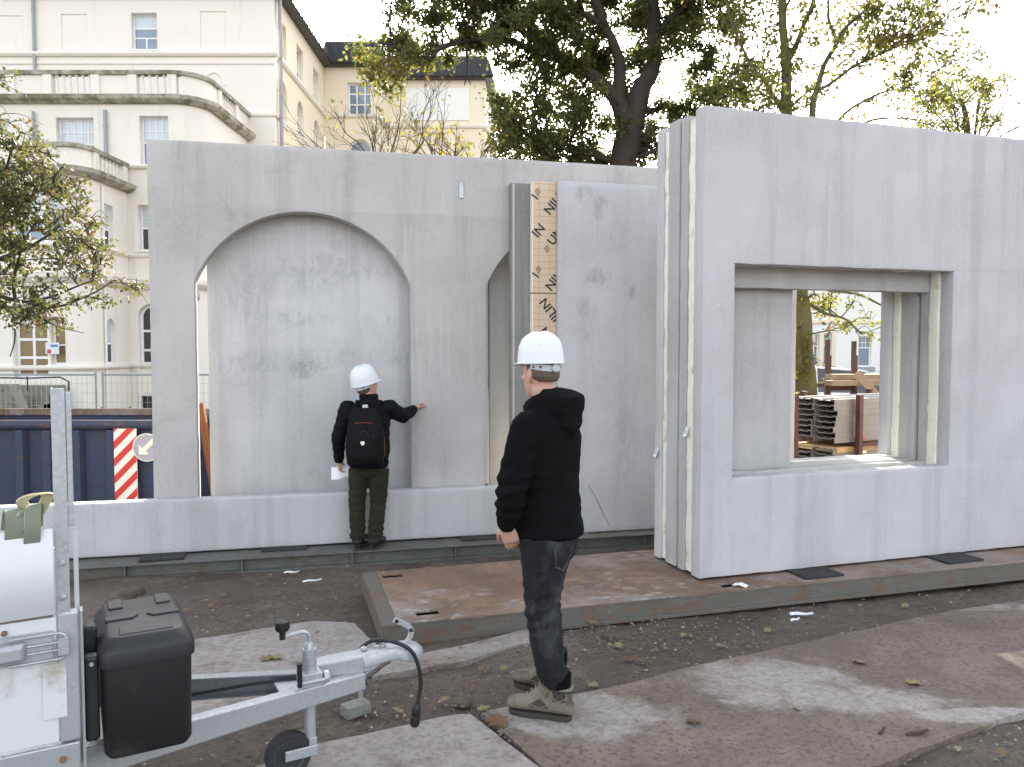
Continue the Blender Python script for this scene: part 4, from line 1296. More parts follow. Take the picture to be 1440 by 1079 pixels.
# ------------------------------------------------------------------ cars
def car(x, y, rz, paint, label, h=1.5, L=4.3):
    z0 = gz(y, x)
    t = thing('parked_car', label, 'car', (x, y, z0), rz)
    k = h / 1.5
    secs = [(-L / 2, .45, .62, .70), (-L / 2 + .12, .30, .86, .80), (-L / 2 + .75, .26, .95, .85), (L / 2 - 1.4, .26, .98, .86), (L / 2 - .3, .28, .78, .82), (L / 2, .42, .60, .70)]
    rings = [[(sx, -w, zl), (sx, w, zl), (sx, w * 1.02, (zl + zh) / 2), (sx, w * .93, zh * k), (sx, -w * .93, zh * k), (sx, -w * 1.02, (zl + zh) / 2)] for sx, zl, zh, w in secs]
    b = MB(); b.rings(rings); o = b.build('body', paint, t); bevel(o, .06, 3, 25); smooth(o, 60)
    cab = [(-L / 2 + .45, .93, .93, .78), (-L / 2 + .95, .93, 1.42, .62), (-.1, .95, 1.5, .63), (.45, .95, 1.44, .62), (L / 2 - 1.25, .95, .97, .78)]
    rings = [[(sx, -.78, zl * k), (sx, .78, zl * k), (sx, w, zh * k), (sx, -w, zh * k)] for sx, zl, zh, w in cab]
    b = MB(); b.rings(rings); o = b.build('cabin_glass', M['pane_dark'], t); bevel(o, .04, 2, 25)
    b = MB(); b.rings([[(sx, -w - .012, zh * k - .02), (sx, w + .012, zh * k - .02), (sx, w, zh * k + .015), (sx, -w, zh * k + .015)] for sx, zl, zh, w in cab[1:4]]); b.build('roof', paint, t)
    b = MB()
    for s in (-1, 1):
        for (p_, q_) in ((cab[0], cab[1]), (cab[3], cab[4])):
            b.bar((p_[0], s * .775, p_[2] * k), (q_[0], s * q_[3] if p_ is cab[0] else s * q_[3], q_[2] * k), .05, .05)
        b.bar((-.1, s * .785, .95 * k), (-.1, s * .64, 1.48 * k), .05, .07)
    b.build('pillar', paint, t)
    for wx in (-L / 2 + .82, L / 2 - .85):
        for s in (-1, 1):
            Mx = Matrix.Translation((wx, s * .76, .32)) @ Matrix.Rotation(R(90), 4, 'X')
            b = MB(); b.lathe([(.20, -.09), (.30, -.10), (.32, -.05), (.32, .05), (.30, .10), (.20, .09)], 20, Mx); w_ = b.build('tyre', M['rubber'], t)
            b = MB(); b.lathe([(.20, -.092), (.20, .092)], 14, Mx); b.build('rim', M['galv'], w_)
    for s in (-1, 1):
        b = MB(); b.box((L / 2 - .05, s * .56, .66 * k), (.16, .30, .14)); b.build('headlight', M['tag_white'], t); bevel(t.children[-1], .03)
M['car_white'] = pmat('white_car_paint', (.72, .73, .74), .03, 2, .3, bump=0, spec=.6)
M['car_dark'] = pmat('dark_car_paint', (.05, .058, .062), .1, 2, .3, bump=0, spec=.6)
M['car_blue'] = pmat('pale_blue_car_paint', (.42, .50, .60), .05, 2, .3, .2, bump=0, spec=.6)
p = at_y(1190, 545, 19.0); car(p.x - 1.0, 19.0, R(172), M['car_white'], 'white parked car behind the timber rack seen through the window opening', 1.55)
p = at_y(1100, 540, 20.5); car(p.x - .6, 21.5, R(10), M['car_dark'], 'dark parked car behind the tree trunk in the window opening', 1.6)
p = at_y(297, 580, 18.5); car(p.x + 1.6, 18.5, R(178), M['car_blue'], 'pale blue parked car of which a sliver shows through the slit of the arch', 1.5)

# dark iron railing in front of the white house
YRL = 24.0
p0 = at_y(1060, 530, YRL); p1 = at_y(1330, 530, YRL); zt_ = at_y(1180, 533, YRL).z
rl = thing('iron_railing', 'dark iron railing in front of the distant white house', 'railing', ((p0.x + p1.x) / 2, YRL, -.2))
for z in (zt_ - .03, .02):
    b = MB(); b.box2((p0.x, YRL - .02, z - .02), (p1.x, YRL + .02, z + .02)); b.build('rail', M['iron'], rl, True)
me = None
for i in range(56):
    x = p0.x + (p1.x - p0.x) * (i + .5) / 56
    if me is None:
        b = MB(); b.box2((-.014, -.014, 0), (.014, .014, zt_ + .28)); me = b.mesh('bar'); me.materials.append(M['iron'])
    link_mesh('bar', me, None, rl, loc=Vector((x, YRL - .035, -.2)) - Vector(rl.location))

# ------------------------------------------------------------------ scaffold decks in a red stillage
YS = 9.0
gs = -.2
M['deck_steel'] = pmat('deck_steel', (.215, .207, .195), .2, 6, .6, .35, bump=.15, dirt=(.20, .18, .15), dscale=5, dlo=.45, dhi=.7)
M['red_steel'] = mk_oldpaint('red_rack_paint', (.070, .024, .018), (.10, .045, .03), .56)
hd = R(28)
def plank_mesh():
    b = MB()
    L = 2.0
    prof = [(-.15, 0), (-.15, .062), (-.10, .062), (-.085, .048), (-.02, .048), (0, .062), (.02, .048), (.085, .048), (.10, .062), (.15, .062), (.15, 0), (.142, 0), (.142, .052), (.10, .052), (.088, .038), (.015, .038), (0, .05), (-.015, .038), (-.088, .038), (-.10, .052), (-.142, .052), (-.142, 0)]
    n = len(prof)
    vs = [(0, y, z) for y, z in prof] + [(L, y, z) for y, z in prof]
    fs = [(i, (i + 1) % n, n + (i + 1) % n, n + i) for i in range(n)]
    b.add(vs, fs)
    # end faces as quads between the two skins
    h = n // 2
    for e in (0, n):
        for i in range(h - 1):
            b.f.append((e + i, e + i + 1, e + n - 2 - i, e + n - 1 - i)); b.mi.append(0)
    me = b.mesh('scaffold_plank'); me.materials.append(M['deck_steel']); return me
pm_ = plank_mesh()
c0 = at_y(1143, 560, YS)
fwd = Vector((math.cos(hd), math.sin(hd), 0)); lft = Vector((-math.sin(hd), math.cos(hd), 0))
org = Vector((at_y(1176, 600, YS).x, YS, 0))
ORD = ('bottom', 'second', 'third', 'fourth', 'fifth', 'sixth', 'seventh', 'top')
def stack(z0, layers, label, grp, h):
    for k in range(layers):
        for c in range(2):
            p = org + lft * (.16 + c * .315) + fwd * (random.uniform(-.035, .035)) + Vector((0, 0, z0 + k * h))
            o = link_mesh('scaffold_plank', pm_, None, None, loc=p, rot=(0, 0, hd + random.uniform(-.012, .012)))
            setp(o, label % (('top' if k == layers - 1 else ORD[k] + ('' if k == 0 else ' lowest')), ('right', 'left')[c]), 'plank', grp)
zu = at_y(1180, 624, YS).z; zl_ = at_y(1180, 662, YS).z
zt1 = at_y(1180, 562, YS).z; zt2 = at_y(1180, 632, YS).z
stack(zu, 8, 'grey scaffold plank, %s in the %s column of the upper bundle', 'scaffold planks in the upper bundle', (zt1 - zu) / 8)
stack(zt2 - .063 * 7, 7, 'grey scaffold plank, %s in the %s column of the lower bundle', 'scaffold planks in the lower bundle', .063)
rk = thing('steel_rack', 'red steel rack carrying two bundles of scaffold planks seen through the window', 'rack', (org.x, org.y, gs), hd)
zr0 = zt2 - .063 * 7 - gs
for (x, y) in ((-.02 + .33, -.06), (.33 + 1.2, -.06), (.33, .76), (.33 + 1.2, .76), ):
    b = MB(); b.box2((x - .03, y - .03, 0), (x + .03, y + .03, at_y(1180, 556, YS).z - gs)); b.build('upright', M['red_steel'], rk)
for z in (zr0 - .045, zu - gs - .045):
    for x in (.33, 1.53):
        b = MB(); b.box2((x - .028, -.0295, z), (x + .028, .7295, z + .043)); b.build('cross_bar', M['red_steel'], rk)
    for y in (-.06, .76):
        b = MB(); b.box2((.362, y - .02, z), (1.498, y + .02, z + .043)); b.build('side_bar', M['red_steel'], rk)
b = MB(); b.box2((.02, -.002, zu - gs - .11), (1.9, .60, zu - gs - .05)); b.build('timber_bearer', pmat('pale_timber', (.42, .29, .14), .2, 4, .8, dirt=(.2, .13, .07)), rk)
for (dx, dz, col) in ((.36, zu + .03, 'blue_print'), (.46, zu + .03, 'red_print2')):
    b = MB(); q = org + fwd * dx + Vector((0, 0, dz)) - Vector((0, 0, 0))
    b.box((dx, .008 - .004, dz - gs), (.08, .002, .035)); b.build('coloured_label', pmat(col, (.08, .13, .42) if 'blue' in col else (.5, .06, .06), .1, bump=0), rk)
for (dx, dz) in ((.46, zt2 - .06), (.46, zt2 - .19)):
    b = MB(); b.box((dx, .004, dz - gs), (.13, .002, .035)); b.build('white_label', M['sign_white'], rk)
# dark red post in front, left
p = at_y(1118, 600, 8.9)
b = MB(); b.box2((-.03, -.03, 0), (.03, .03, at_y(1118, 553, 8.9).z - gs)); b.tube([(0, -.035, .5), (0, -.035, .53)], .045, 8)
for i in range(5): b.box((0, -.034, .35 + i * .22), (.03, .012, .05))
o = b.build('steel_post', M['red_steel'], loc=(p.x, 8.9, gs)); setp(o, 'dark red steel post left of the scaffold planks in the window opening', 'post')
# taller rack behind with timber on it
YR2 = 12.6
rk2 = thing('timber_rack', 'brown steel rack with tall uprights holding timber behind the planks', 'rack', (at_y(1180, 560, YR2).x, YR2, gs))
M['brown_steel'] = pmat('brown_steel', (.075, .038, .026), .3, 5, .75, bump=.2)
for u, vt, y in ((1164, 478, YR2), (1201, 480, YR2), (1166, 500, YR2 + 1.0), (1203, 500, YR2 + 1.0)):
    p = at_y(u, vt, y); b = MB(); b.box2((p.x - .03, y - .03, gs), (p.x + .03, y + .03, p.z)); b.build('upright', M['brown_steel'], rk2, True)
zr2 = at_y(1180, 541, YR2).z
p0, p1 = at_y(1164, 541, YR2), at_y(1201, 541, YR2)
for y in (YR2, YR2 + 1.0):
    b = MB(); b.box2((p0.x + .031, y - .03, zr2 - .09), (p1.x - .031, y + .03, zr2 - .02)); b.build('cross_bar', M['brown_steel'], rk2, True)
M['timber'] = pmat('weathered_timber', (.29, .225, .15), .2, 5, .85, dirt=(.17, .13, .09), dscale=4)
for i, (u, y, z, rz, L) in enumerate(((1190, YR2 - .3, zr2 + .0, .05, 1.1), (1204, YR2 + .1, zr2 + .0, -.05, 1.3), (1197, YR2 + .5, zr2 + .0, .1, 1.4), (1208, YR2 - .1, zr2 + .09, .02, 1.5))):
    p = at_y(u, 530, y); b = MB(); b.box((0, 0, .04), (L, .22, .08)); o = b.build('timber_beam', M['timber'], loc=(p.x + .25, y, z), rot=(0, 0, rz)); bevel(o, .004)
    setp(o, 'weathered timber beam lying on the brown rack behind the scaffold planks', 'timber', 'timber beams on the brown rack')
a = at_y(1205, 524, YR2 - .45); c = at_y(1232, 556, YR2 - .55)
b = MB(); b.bar(a, c + (c - a) * 1.4, .12, .03, up=(0, 1, .2)); o = b.build('timber_board', M['timber']); setp(o, 'pale board slanting down from the timber rack seen through the window', 'timber')
# orange brick pallet behind the post
p0 = at_y(1108, 600, 10.6); p1 = at_y(1138, 560, 10.6)
cr = thing('clay_block_pallet', 'stack of orange clay blocks beside the scaffold planks in the window opening', 'clay blocks', (p0.x, 10.6, gs))
M['clay'] = pmat('orange_clay', (.36, .145, .075), .2, 8, .9)
bh = (p1.z - gs) / 7
me = None
for k in range(7):
    for i in range(2):
        if me is None:
            b = MB(); b.box((0, 0, 0), (.31, .5, bh - .006)); me = b.mesh('clay_block'); me.materials.append(M['clay'])
        link_mesh('clay_block', me, None, cr, loc=(.10 + i * .315 - .12 + random.uniform(-.008, .008), .2, bh * (k + .5)))

# ------------------------------------------------------------------ trees
def mk_bark(name, base, moss=None):
    t = NT(name)
    c = t.mix(t.noise(5, 7, .7, t.coord(scale=(1, 1, .3))), sc3(base, .5), sc3(base, 1.5))
    if moss: c = t.mix(t.ramp(t.noise(2.2, 6, .7), .42, .62), c, moss)
    return t.done(c, .95, 0, t.bump(t.noise(11, 7, .75, t.coord(scale=(1, 1, .25))), .9, .03), .2)
M['bark'] = mk_bark('bark', (.095, .080, .065), (.085, .085, .045))
M['bark_dark'] = mk_bark('bark_dark', (.060, .050, .042))
M['bark_moss'] = mk_bark('mossy_bark', (.10, .090, .055), (.13, .125, .04))

def mk_leaf(name, cols, trans=.45):
    """cols: list of (position, colour) over each leaf's own tone"""
    t = NT(name)
    at = t.n('ShaderNodeAttribute'); at.attribute_name = 'tone'
    rp = t.n('ShaderNodeValToRGB')
    e = rp.color_ramp.elements
    while len(e) < len(cols): e.new(.5)
    for el, (p, c) in zip(e, cols): el.position = p; el.color = (*c, 1)
    t.t.links.new(at.outputs['Fac'], rp.inputs[0])
    c = rp.outputs[0]
    t.put(t.b.inputs['Base Color'], c); t.b.inputs['Roughness'].default_value = .5
    t.b.inputs['Specular IOR Level'].default_value = .35
    tr = t.n('ShaderNodeBsdfTranslucent')
    hs = t.n('ShaderNodeHueSaturation'); hs.inputs['Value'].default_value = 1.9; hs.inputs['Saturation'].default_value = 1.05
    t.t.links.new(c, hs.inputs['Color']); t.t.links.new(hs.outputs[0], tr.inputs[0])
    mx = t.n('ShaderNodeMixShader'); mx.inputs[0].default_value = trans
    t.t.links.new(t.b.outputs[0], mx.inputs[1]); t.t.links.new(tr.outputs[0], mx.inputs[2]); t.t.links.new(mx.outputs[0], t.out.inputs[0])
    return t.m
M['leaf_dark'] = mk_leaf('dark_green_leaves', [(0, (.036, .046, .016)), (.6, (.068, .080, .023)), (.9, (.112, .112, .030)), (1, (.15, .125, .03))], .48)
M['leaf_mid'] = mk_leaf('mid_green_leaves', [(0, (.075, .086, .022)), (.55, (.125, .128, .032)), (.93, (.18, .155, .036)), (1, (.15, .070, .026))], .52)
M['leaf_yellow'] = mk_leaf('yellowing_and_backlit_leaves', [(0, (.075, .090, .024)), (.55, (.125, .125, .032)), (1, (.24, .16, .03))], .45)  # yellow leaves of the bare trees; painted backlight on the big tree's left spray
M['leaf_olive'] = mk_leaf('olive_brown_leaves', [(0, (.048, .056, .020)), (.55, (.080, .086, .028)), (.85, (.13, .110, .032)), (1, (.16, .085, .03))], .38)

def leaf_mesh(name, P, size, tone, mat, droop=.5):
    """one small folded, pointed leaf per point"""
    n = len(P)
    up = RNG.normal(size=(n, 3)); up[:, 2] -= droop
    L = up / np.linalg.norm(up, axis=1, keepdims=True)                    # along the leaf
    q = RNG.normal(size=(n, 3)); Wd = np.cross(L, q); Wd /= np.linalg.norm(Wd, axis=1, keepdims=True)
    N = np.cross(L, Wd)
    s = (size * RNG.uniform(.65, 1.3, n))[:, None]
    v = np.empty((n, 6, 3), np.float32)
    v[:, 0] = P
    v[:, 1] = P + L * s * .30 + Wd * s * .30 + N * s * .08
    v[:, 2] = P + L * s * .70 + Wd * s * .24 + N * s * .05
    v[:, 3] = P + L * s
    v[:, 4] = P + L * s * .70 - Wd * s * .24 + N * s * .05
    v[:, 5] = P + L * s * .30 - Wd * s * .30 + N * s * .08
    me = bpy.data.meshes.new(name)
    me.vertices.add(n * 6); me.vertices.foreach_set('co', v.ravel())
    idx = (np.arange(n)[:, None] * 6 + np.array([0, 1, 2, 3, 0, 3, 4, 5])[None]).astype(np.int32)
    me.loops.add(n * 8); me.loops.foreach_set('vertex_index', idx.ravel())
    me.polygons.add(n * 2); me.polygons.foreach_set('loop_start', np.arange(n * 2, dtype=np.int32) * 4)
    me.update(calc_edges=True)
    a = me.attributes.new('tone', 'FLOAT', 'FACE'); a.data.foreach_set('value', np.repeat(tone, 2).astype(np.float32))
    me.materials.append(mat)
    return me

def spline(pts, n=6):
    P = [Vector(p) for p in pts]; out = []
    for i in range(len(P) - 1):
        p0 = P[max(i - 1, 0)]; p1 = P[i]; p2 = P[i + 1]; p3 = P[min(i + 2, len(P) - 1)]
        for k in range(n):
            t = k / n
            out.append(.5 * ((2 * p1) + (-p0 + p2) * t + (2 * p0 - 5 * p1 + 4 * p2 - p3) * t * t + (-p0 + 3 * p1 - 3 * p2 + p3) * t ** 3))
    out.append(P[-1]); return out

def limb(b, pts, r0, r1, n=8, wob=.0):
    s = spline(pts)
    m = len(s)
    if wob: s = [p + Vector((noise.noise(p * 2.3), noise.noise(p * 2.3 + Vector((9, 0, 0))), noise.noise(p * 2.3 + Vector((0, 9, 0))))) * wob * (0 if i == 0 else 1) for i, p in enumerate(s)]
    rr = [(r0 + (r1 - r0) * (i / (m - 1)) ** .8) * (1 + .10 * noise.noise(p * 3)) for i, p in enumerate(s)]
    b.tube(s, rr, n)
    return s, rr

def crown_tree(name, label, base, limbs, clumps, bark, leafmat, lsize, twigs=5, crown_name='crown', group=None, droop=.5, tone_fn=None, branch_r=.03):
    """limbs: [(points, r0, r1)]; clumps: [(centre, (rx, ry, rz), number of leaves)]"""
    t = thing(name, label, 'tree', base, group=group)
    b = MB(); nodes = []
    for pts, r0, r1 in limbs:
        s, rr = limb(b, pts, r0, r1, 10 if r0 > .1 else 6, .04)
        nodes += [(p, r) for p, r in zip(s, rr)][2:]
    o = b.build('trunk', bark, t, True); smooth(o)
    b = MB(); P = []; T = []
    NP = np.array([tuple(p) for p, r in nodes])
    for c, rad, k in clumps:
        c = Vector(c)
        d = np.linalg.norm(NP - np.array(tuple(c)), axis=1) + np.maximum(0, NP[:, 2] - c.z) * .5
        p, r = nodes[int(np.argmin(d))]
        r0 = min(r * .6, branch_r)
        mid = p.lerp(c, .5) + Vector((random.gauss(0, .12), random.gauss(0, .12), random.uniform(0, .22))) * (c - p).length * .6
        s, rr = limb(b, [p, mid, c], r0, .008, 5, .03)
        for _ in range(twigs):
            e = c + Vector((random.gauss(0, rad[0]), random.gauss(0, rad[1]), random.gauss(0, rad[2]))) * .8
            st_ = s[random.randrange(len(s) // 2, len(s))]
            limb(b, [st_, st_.lerp(e, .5) + Vector((0, 0, random.uniform(-.05, .12))), e], .008, .003, 3)
            kk = max(1, int(k / twigs * .55))
            tt = RNG.uniform(.25, 1.08, kk)[:, None]
            q = np.array(tuple(st_))[None] * (1 - tt) + np.array(tuple(e))[None] * tt + RNG.normal(0, 1, (kk, 3)) * lsize * .75
            P.append(q)
        kk = int(k * .45)
        P.append(np.array(tuple(c))[None] + RNG.normal(0, 1, (kk, 3)) * np.array(rad)[None] * .62)
        nn = sum(len(x) for x in P) - len(T)
        base_t = random.uniform(.0, .45)
        T += list(np.clip(base_t + RNG.exponential(.22, nn), 0, 1))
    o = b.build('branches', bark, t, True); smooth(o)
    P = np.concatenate(P); T = np.array(T[:len(P)])
    me = leaf_mesh(crown_name, P, lsize, T, leafmat, droop)
    link_mesh(crown_name, me, None, t, True)
    return t

def clump_field(n, box, Y, dY, test, rad, leaves, ysq=1.0):
    """n leaf clumps spread through a crown whose side view fills 'box' (measured points), depth Y +- dY"""
    out = []; tries = 0
    while len(out) < n and tries < n * 60:
        tries += 1
        u = random.uniform(box[0], box[2]); v = random.uniform(box[1], box[3])
        w = test(u, v)
        if random.random() > w: continue
        y = Y + random.gauss(0, dY)
        p = at_y(u, v, Y); p.y = y
        r = rad * random.uniform(.7, 1.3)
        out.append((p, (r, r, r * .75), int(leaves * random.uniform(.6, 1.3))))
    return out

# big dark tree in the middle
YT = 15.0
def T(u, v, y=YT): return at_y(u, v, y)
base = T(872, 600); base.z = gz(YT, base.x)
lim = [([base, T(874, 300), T(882, 200), T(890, 165)], .28, .22),
       ([T(886, 185), T(872, 150), T(850, 122), T(822, 98), T(790, 78), T(740, 50)], .20, .05),
       ([T(868, 140), T(872, 105), T(868, 70), T(850, 40), T(820, 20)], .15, .05),
       ([T(890, 180), T(902, 130), T(916, 95), T(920, 40), T(918, -60), T(925, -180)], .22, .07),
       ([T(918, 60), T(960, 10), T(1010, -30)], .10, .03),
       ([T(822, 98), T(760, 75), T(712, 58), T(660, 55), T(620, 66), T(600, 82), T(560, 70), T(530, 60)], .085, .02),
       ([T(740, 50), T(690, 10), T(640, -30), T(590, -40)], .07, .02),
       ([T(895, 160), T(950, 150), T(1000, 165)], .07, .02),
       ([T(875, 230), T(820, 215), T(760, 200)], .07, .02),
       ([T(850, 40), T(820, -60), T(790, -180)], .11, .03)]
holes_ = [(846, 117, 26, 24), (745, 165, 16, 20), (745, 222, 18, 10), (935, 110, 22, 20), (700, 178, 10, 30), (965, 120, 15, 15), (890, 40, 8, 8), (800, 150, 12, 8), (925, 215, 18, 12), (1000, 120, 22, 18), (790, 225, 12, 8), (660, 95, 50, 14), (870, 195, 9, 14)]
def big_test(u, v):
    for cx, cy, rx, ry in holes_:
        if ((u - cx) / rx) ** 2 + ((v - cy) / ry) ** 2 < 1: return .0
    if u < 690: return (.9 if v < 42 + (u - 540) * .18 and u > 545 else 0)
    if u > 1000: return .6 if v < 210 else .2
    if u < 740 and 60 < v: return .75
    return 1.0
cl = clump_field(330, (545, -40, 1050, 232), YT, .8, big_test, .21, 260)
cl += clump_field(38, (700, 165, 945, 236), YT, .7, lambda u, v: 0 if (abs(u - 846) < 22 and v < 145) or (abs(u - 745) < 9 and 155 < v < 180) else 1, .20, 230)
cl = [(p + Vector((0, 1.1 + abs(YT - p.y), 0)), r, k) if (abs(((p.x / p.y * FPX) + 720) - 878) < 60 and p.y < YT + .5 and random.random() < .8) else (p, r, k) for p, r, k in cl]
cl += clump_field(160, (560, -330, 1080, -40), YT, 1.4, lambda u, v: 1 if ((u - 820) / 270) ** 2 + ((v + 40) / 300) ** 2 < 1 else 0, .42, 150)
crown_tree('broadleaf_tree', 'large dark green tree with forked trunk rising behind the middle of the panels', base, lim, cl, M['bark_dark'], M['leaf_dark'], .068)
# its long left-hand branch ends in a spray of the same leaves, backlight put into their yellow-green colour
sp_ = [(T(u, v, YT + random.gauss(0, .25)), (.20, .2, .17), 85) for u, v in ((505, 66), (520, 80), (533, 95), (548, 78), (560, 100), (572, 85), (538, 118), (552, 125), (520, 105), (575, 70), (603, 88), (590, 75), (545, 60), (600, 82))]
me_t = bpy.data.objects['broadleaf_tree']
b = MB(); P = []
for c, rad, k in sp_:
    P.append(np.array(tuple(c))[None] + RNG.normal(0, 1, (k, 3)) * np.array(rad)[None] * .6)
    limb(b, [T(575, 72), T(575, 72).lerp(c, .5) + Vector((0, 0, .05)), c], .012, .004, 4)
P = np.concatenate(P); me = leaf_mesh('leaf_spray', P, .10, RNG.uniform(0, .75, len(P)), M['leaf_yellow']); link_mesh('leaf_spray', me, None, me_t, True, label='spray of yellow-green leaves at the tip of the long left branch')
b.tube([T(655, 55), T(657, 90), T(657, 112)], [.03, .025, .02], 6); b.tube([T(657, 108), T(653, 120)], [.02, .008], 5); b.tube([T(657, 106), T(662, 120)], [.02, .008], 5)
b.build('broken_branch', M['bark_dark'], me_t, True)

# slimmer tree whose trunk shows in the window opening
Y2 = 12.2
base = at_y(1136, 600, Y2); base.z = -.2
def T2(u, v, y=Y2): return at_y(u, v, y)
lim = [([base, T2(1133, 540), T2(1128, 460), T2(1124, 400), T2(1112, 260), T2(1106, 130), T2(1100, 20), T2(1096, -160)], .19, .04),
       ([T2(1120, 380), T2(1138, 230), T2(1148, 130), T2(1175, 60), T2(1215, 15), T2(1260, -40)], .07, .018),
       ([T2(1148, 130), T2(1190, 100), T2(1240, 75), T2(1290, 60)], .03, .012),
       ([T2(1140, 220), T2(1190, 160), T2(1240, 130), T2(1270, 128)], .03, .012),
       ([T2(1138, 240), T2(1180, 190), T2(1250, 165), T2(1300, 172)], .03, .010),
       ([T2(1108, 160), T2(1070, 110), T2(1040, 60), T2(1020, 0)], .04, .015),
       ([T2(1104, 90), T2(1130, 40), T2(1150, -20), T2(1160, -90)], .05, .02),
       ([T2(1175, 60), T2(1165, 10), T2(1160, -60)], .03, .012),
       ([T2(1124, 420), T2(1160, 440), T2(1190, 452), T2(1215, 470)], .035, .012),
       ([T2(1124, 400), T2(1170, 405), T2(1220, 420), T2(1260, 440)], .03, .012),
       ([T2(1110, 200), T2(1085, 170), T2(1060, 165)], .03, .01)]
cl = clump_field(66, (1035, -30, 1140, 190), Y2, .7, lambda u, v: .9 if v < 120 or u < 1100 else .4, .17, 58)
cl += clump_field(50, (1190, 0, 1320, 135), Y2, .6, lambda u, v: 1 if abs((v - 15) - (u - 1180) * .55) < 45 else .15, .17, 62)
cl += clump_field(52, (1140, 20, 1330, 185), Y2, .7, lambda u, v: .35, .16, 22)
cl += clump_field(15, (1140, 398, 1240, 475), Y2, .5, lambda u, v: 1 if v < 455 else .4, .12, 40)
cl += clump_field(12, (1106, 400, 1140, 560), Y2 - .25, .08, lambda u, v: 1, .10, 26)
cl += clump_field(90, (1000, -260, 1330, -30), Y2, 1.1, lambda u, v: 1, .35, 70)
crown_tree('broadleaf_tree', 'slender mossy tree with thin green crown whose trunk shows in the window opening', base, lim, cl, M['bark_moss'], M['leaf_mid'], .064, branch_r=.014)

# small tree at the right edge above the panel
Y3 = 16.5
base = at_y(1360, 600, Y3); base.z = gz(Y3, base.x)
def T3(u, v, y=Y3): return at_y(u, v, y)
lim = [([base, T3(1362, 400), T3(1365, 250), T3(1362, 190), T3(1352, 140)], .13, .04)]
for u, v in ((1320, 110), (1300, 150), (1340, 92), (1385, 100), (1400, 130), (1425, 150), (1440, 120), (1392, 88), (1460, 170), (1378, 140)):
    lim.append(([T3(1364, 240), T3((1364 + u) / 2, (215 + v) / 2 - 5), T3(u, v)], .03, .006))
cl = clump_field(54, (1290, 88, 1392, 190), Y3, .6, lambda u, v: 1 if v > 88 + abs(u - 1345) * .35 else .2, .20, 75)
cl += clump_field(14, (1390, 95, 1470, 190), Y3, .6, lambda u, v: 1, .2, 9)
crown_tree('broadleaf_tree', 'small yellow-green tree above the right end of the front panel', base, lim, cl, M['bark'], M['leaf_mid'], .065, branch_r=.012)

# bare shrub with a few yellow leaves above the arched wall
def bare_tree(label, u0, v_tip, Y, seed, n1=9, spread=110, yl=130, leafm='leaf_yellow'):
    random.seed(seed)
    base = at_y(u0, 600, Y); base.z = gz(Y, base.x)
    t = thing('bare_tree', label, 'tree', base)
    b = MB(); P = []
    fork = at_y(u0, 262, Y)
    limb(b, [base, base.lerp(fork, .5), fork], .09, .05, 8, .03)
    o = b.build('trunk', M['bark'], t, True); b = MB()
    def grow(p, d, L, r, dep):
        e = p + d * L
        mid = p.lerp(e, .5) + Vector((random.gauss(0, .05), random.gauss(0, .05), random.gauss(0, .04))) * L
        s, _ = limb(b, [p, mid, e], r, r * .55, 5 if dep < 2 else 3)
        if dep >= 3:
            if random.random() < .8: P.append(tuple(e))
            return
        for q in range(random.randint(3, 4)):
            st_ = s[random.randrange(len(s) // 3, len(s))] if q else e
            nd = (d + Vector((random.gauss(0, .45), random.gauss(0, .45), random.gauss(.15, .35)))).normalized()
            grow(st_, nd, L * random.uniform(.5, .8), max(.004, r * .5), dep + 1)
    for i in range(n1):
        a = (i + .5) / n1 * 2 - 1
        d = Vector((a * .9 + random.gauss(0, .1), random.gauss(0, .35), 1.0 - .55 * abs(a))).normalized()
        tgt = (at_y(u0, v_tip, Y) - fork).length
        grow(fork, d, tgt * random.uniform(.42, .6), .020, 0)
    b.build('branches', M['bark'], t, True)
    P = np.array(P); sel = RNG.choice(len(P), min(yl, len(P)), replace=False)
    P = P[sel] + RNG.normal(0, .04, (len(sel), 3))
    link_mesh('leaves', leaf_mesh('leaves', P, .075, RNG.uniform(.2, 1, len(P)), M[leafm]), None, t, True)
bare_tree('bare autumn tree with the tallest twigs above the arched wall', 540, 118, 13.0, 11, 6, yl=40)
bare_tree('low bare shrub with yellow leaves above the arched wall near the big tree', 640, 168, 12.2, 23, 7, yl=190)
random.seed(99)

# tree at the left edge, hanging in front of the cream building
Y5 = 11.0
def T5(u, v, y=Y5): return at_y(u, v, y)
base = T5(-48, 600); base.z = gz(Y5, base.x)
lim = [([base, T5(-46, 500), T5(-40, 440), T5(-36, 380), T5(-30, 300), T5(-20, 200), T5(-25, 120)], .14, .04),
       ([T5(-40, 440), T5(0, 432), T5(40, 440), T5(80, 432), T5(120, 418), T5(160, 395)], .035, .008),
       ([T5(-38, 400), T5(10, 420), T5(50, 425), T5(90, 412), T5(130, 395)], .04, .008),
       ([T5(-36, 380), T5(20, 360), T5(70, 330), T5(110, 300)], .035, .008),
       ([T5(-34, 340), T5(20, 300), T5(60, 260), T5(90, 235)], .03, .008),
       ([T5(-30, 300), T5(0, 250), T5(20, 210), T5(30, 190)], .03, .008),
       ([T5(10, 432), T5(18, 450), T5(20, 480), T5(16, 500)], .02, .006),
       ([T5(40, 440), T5(80, 460), T5(120, 470)], .014, .004),
       ([T5(20, 425), T5(20, 390), T5(30, 350), T5(50, 310)], .03, .008)]
def lt(u, v):
    if v < 200: return .6 if u < 20 else 0
    e = 60 + (v - 200) * .62 if v < 300 else (122 + (v - 300) * .5 if v < 400 else 172 - (v - 400) * 1.5)
    if u > e: return 0
    return 1.0 if v < 350 else .55
cl = clump_field(165, (-60, 175, 180, 470), Y5, .5, lt, .15, 46)
cl += clump_field(40, (-160, 60, -20, 470), Y5, .8, lambda u, v: 1, .25, 50)
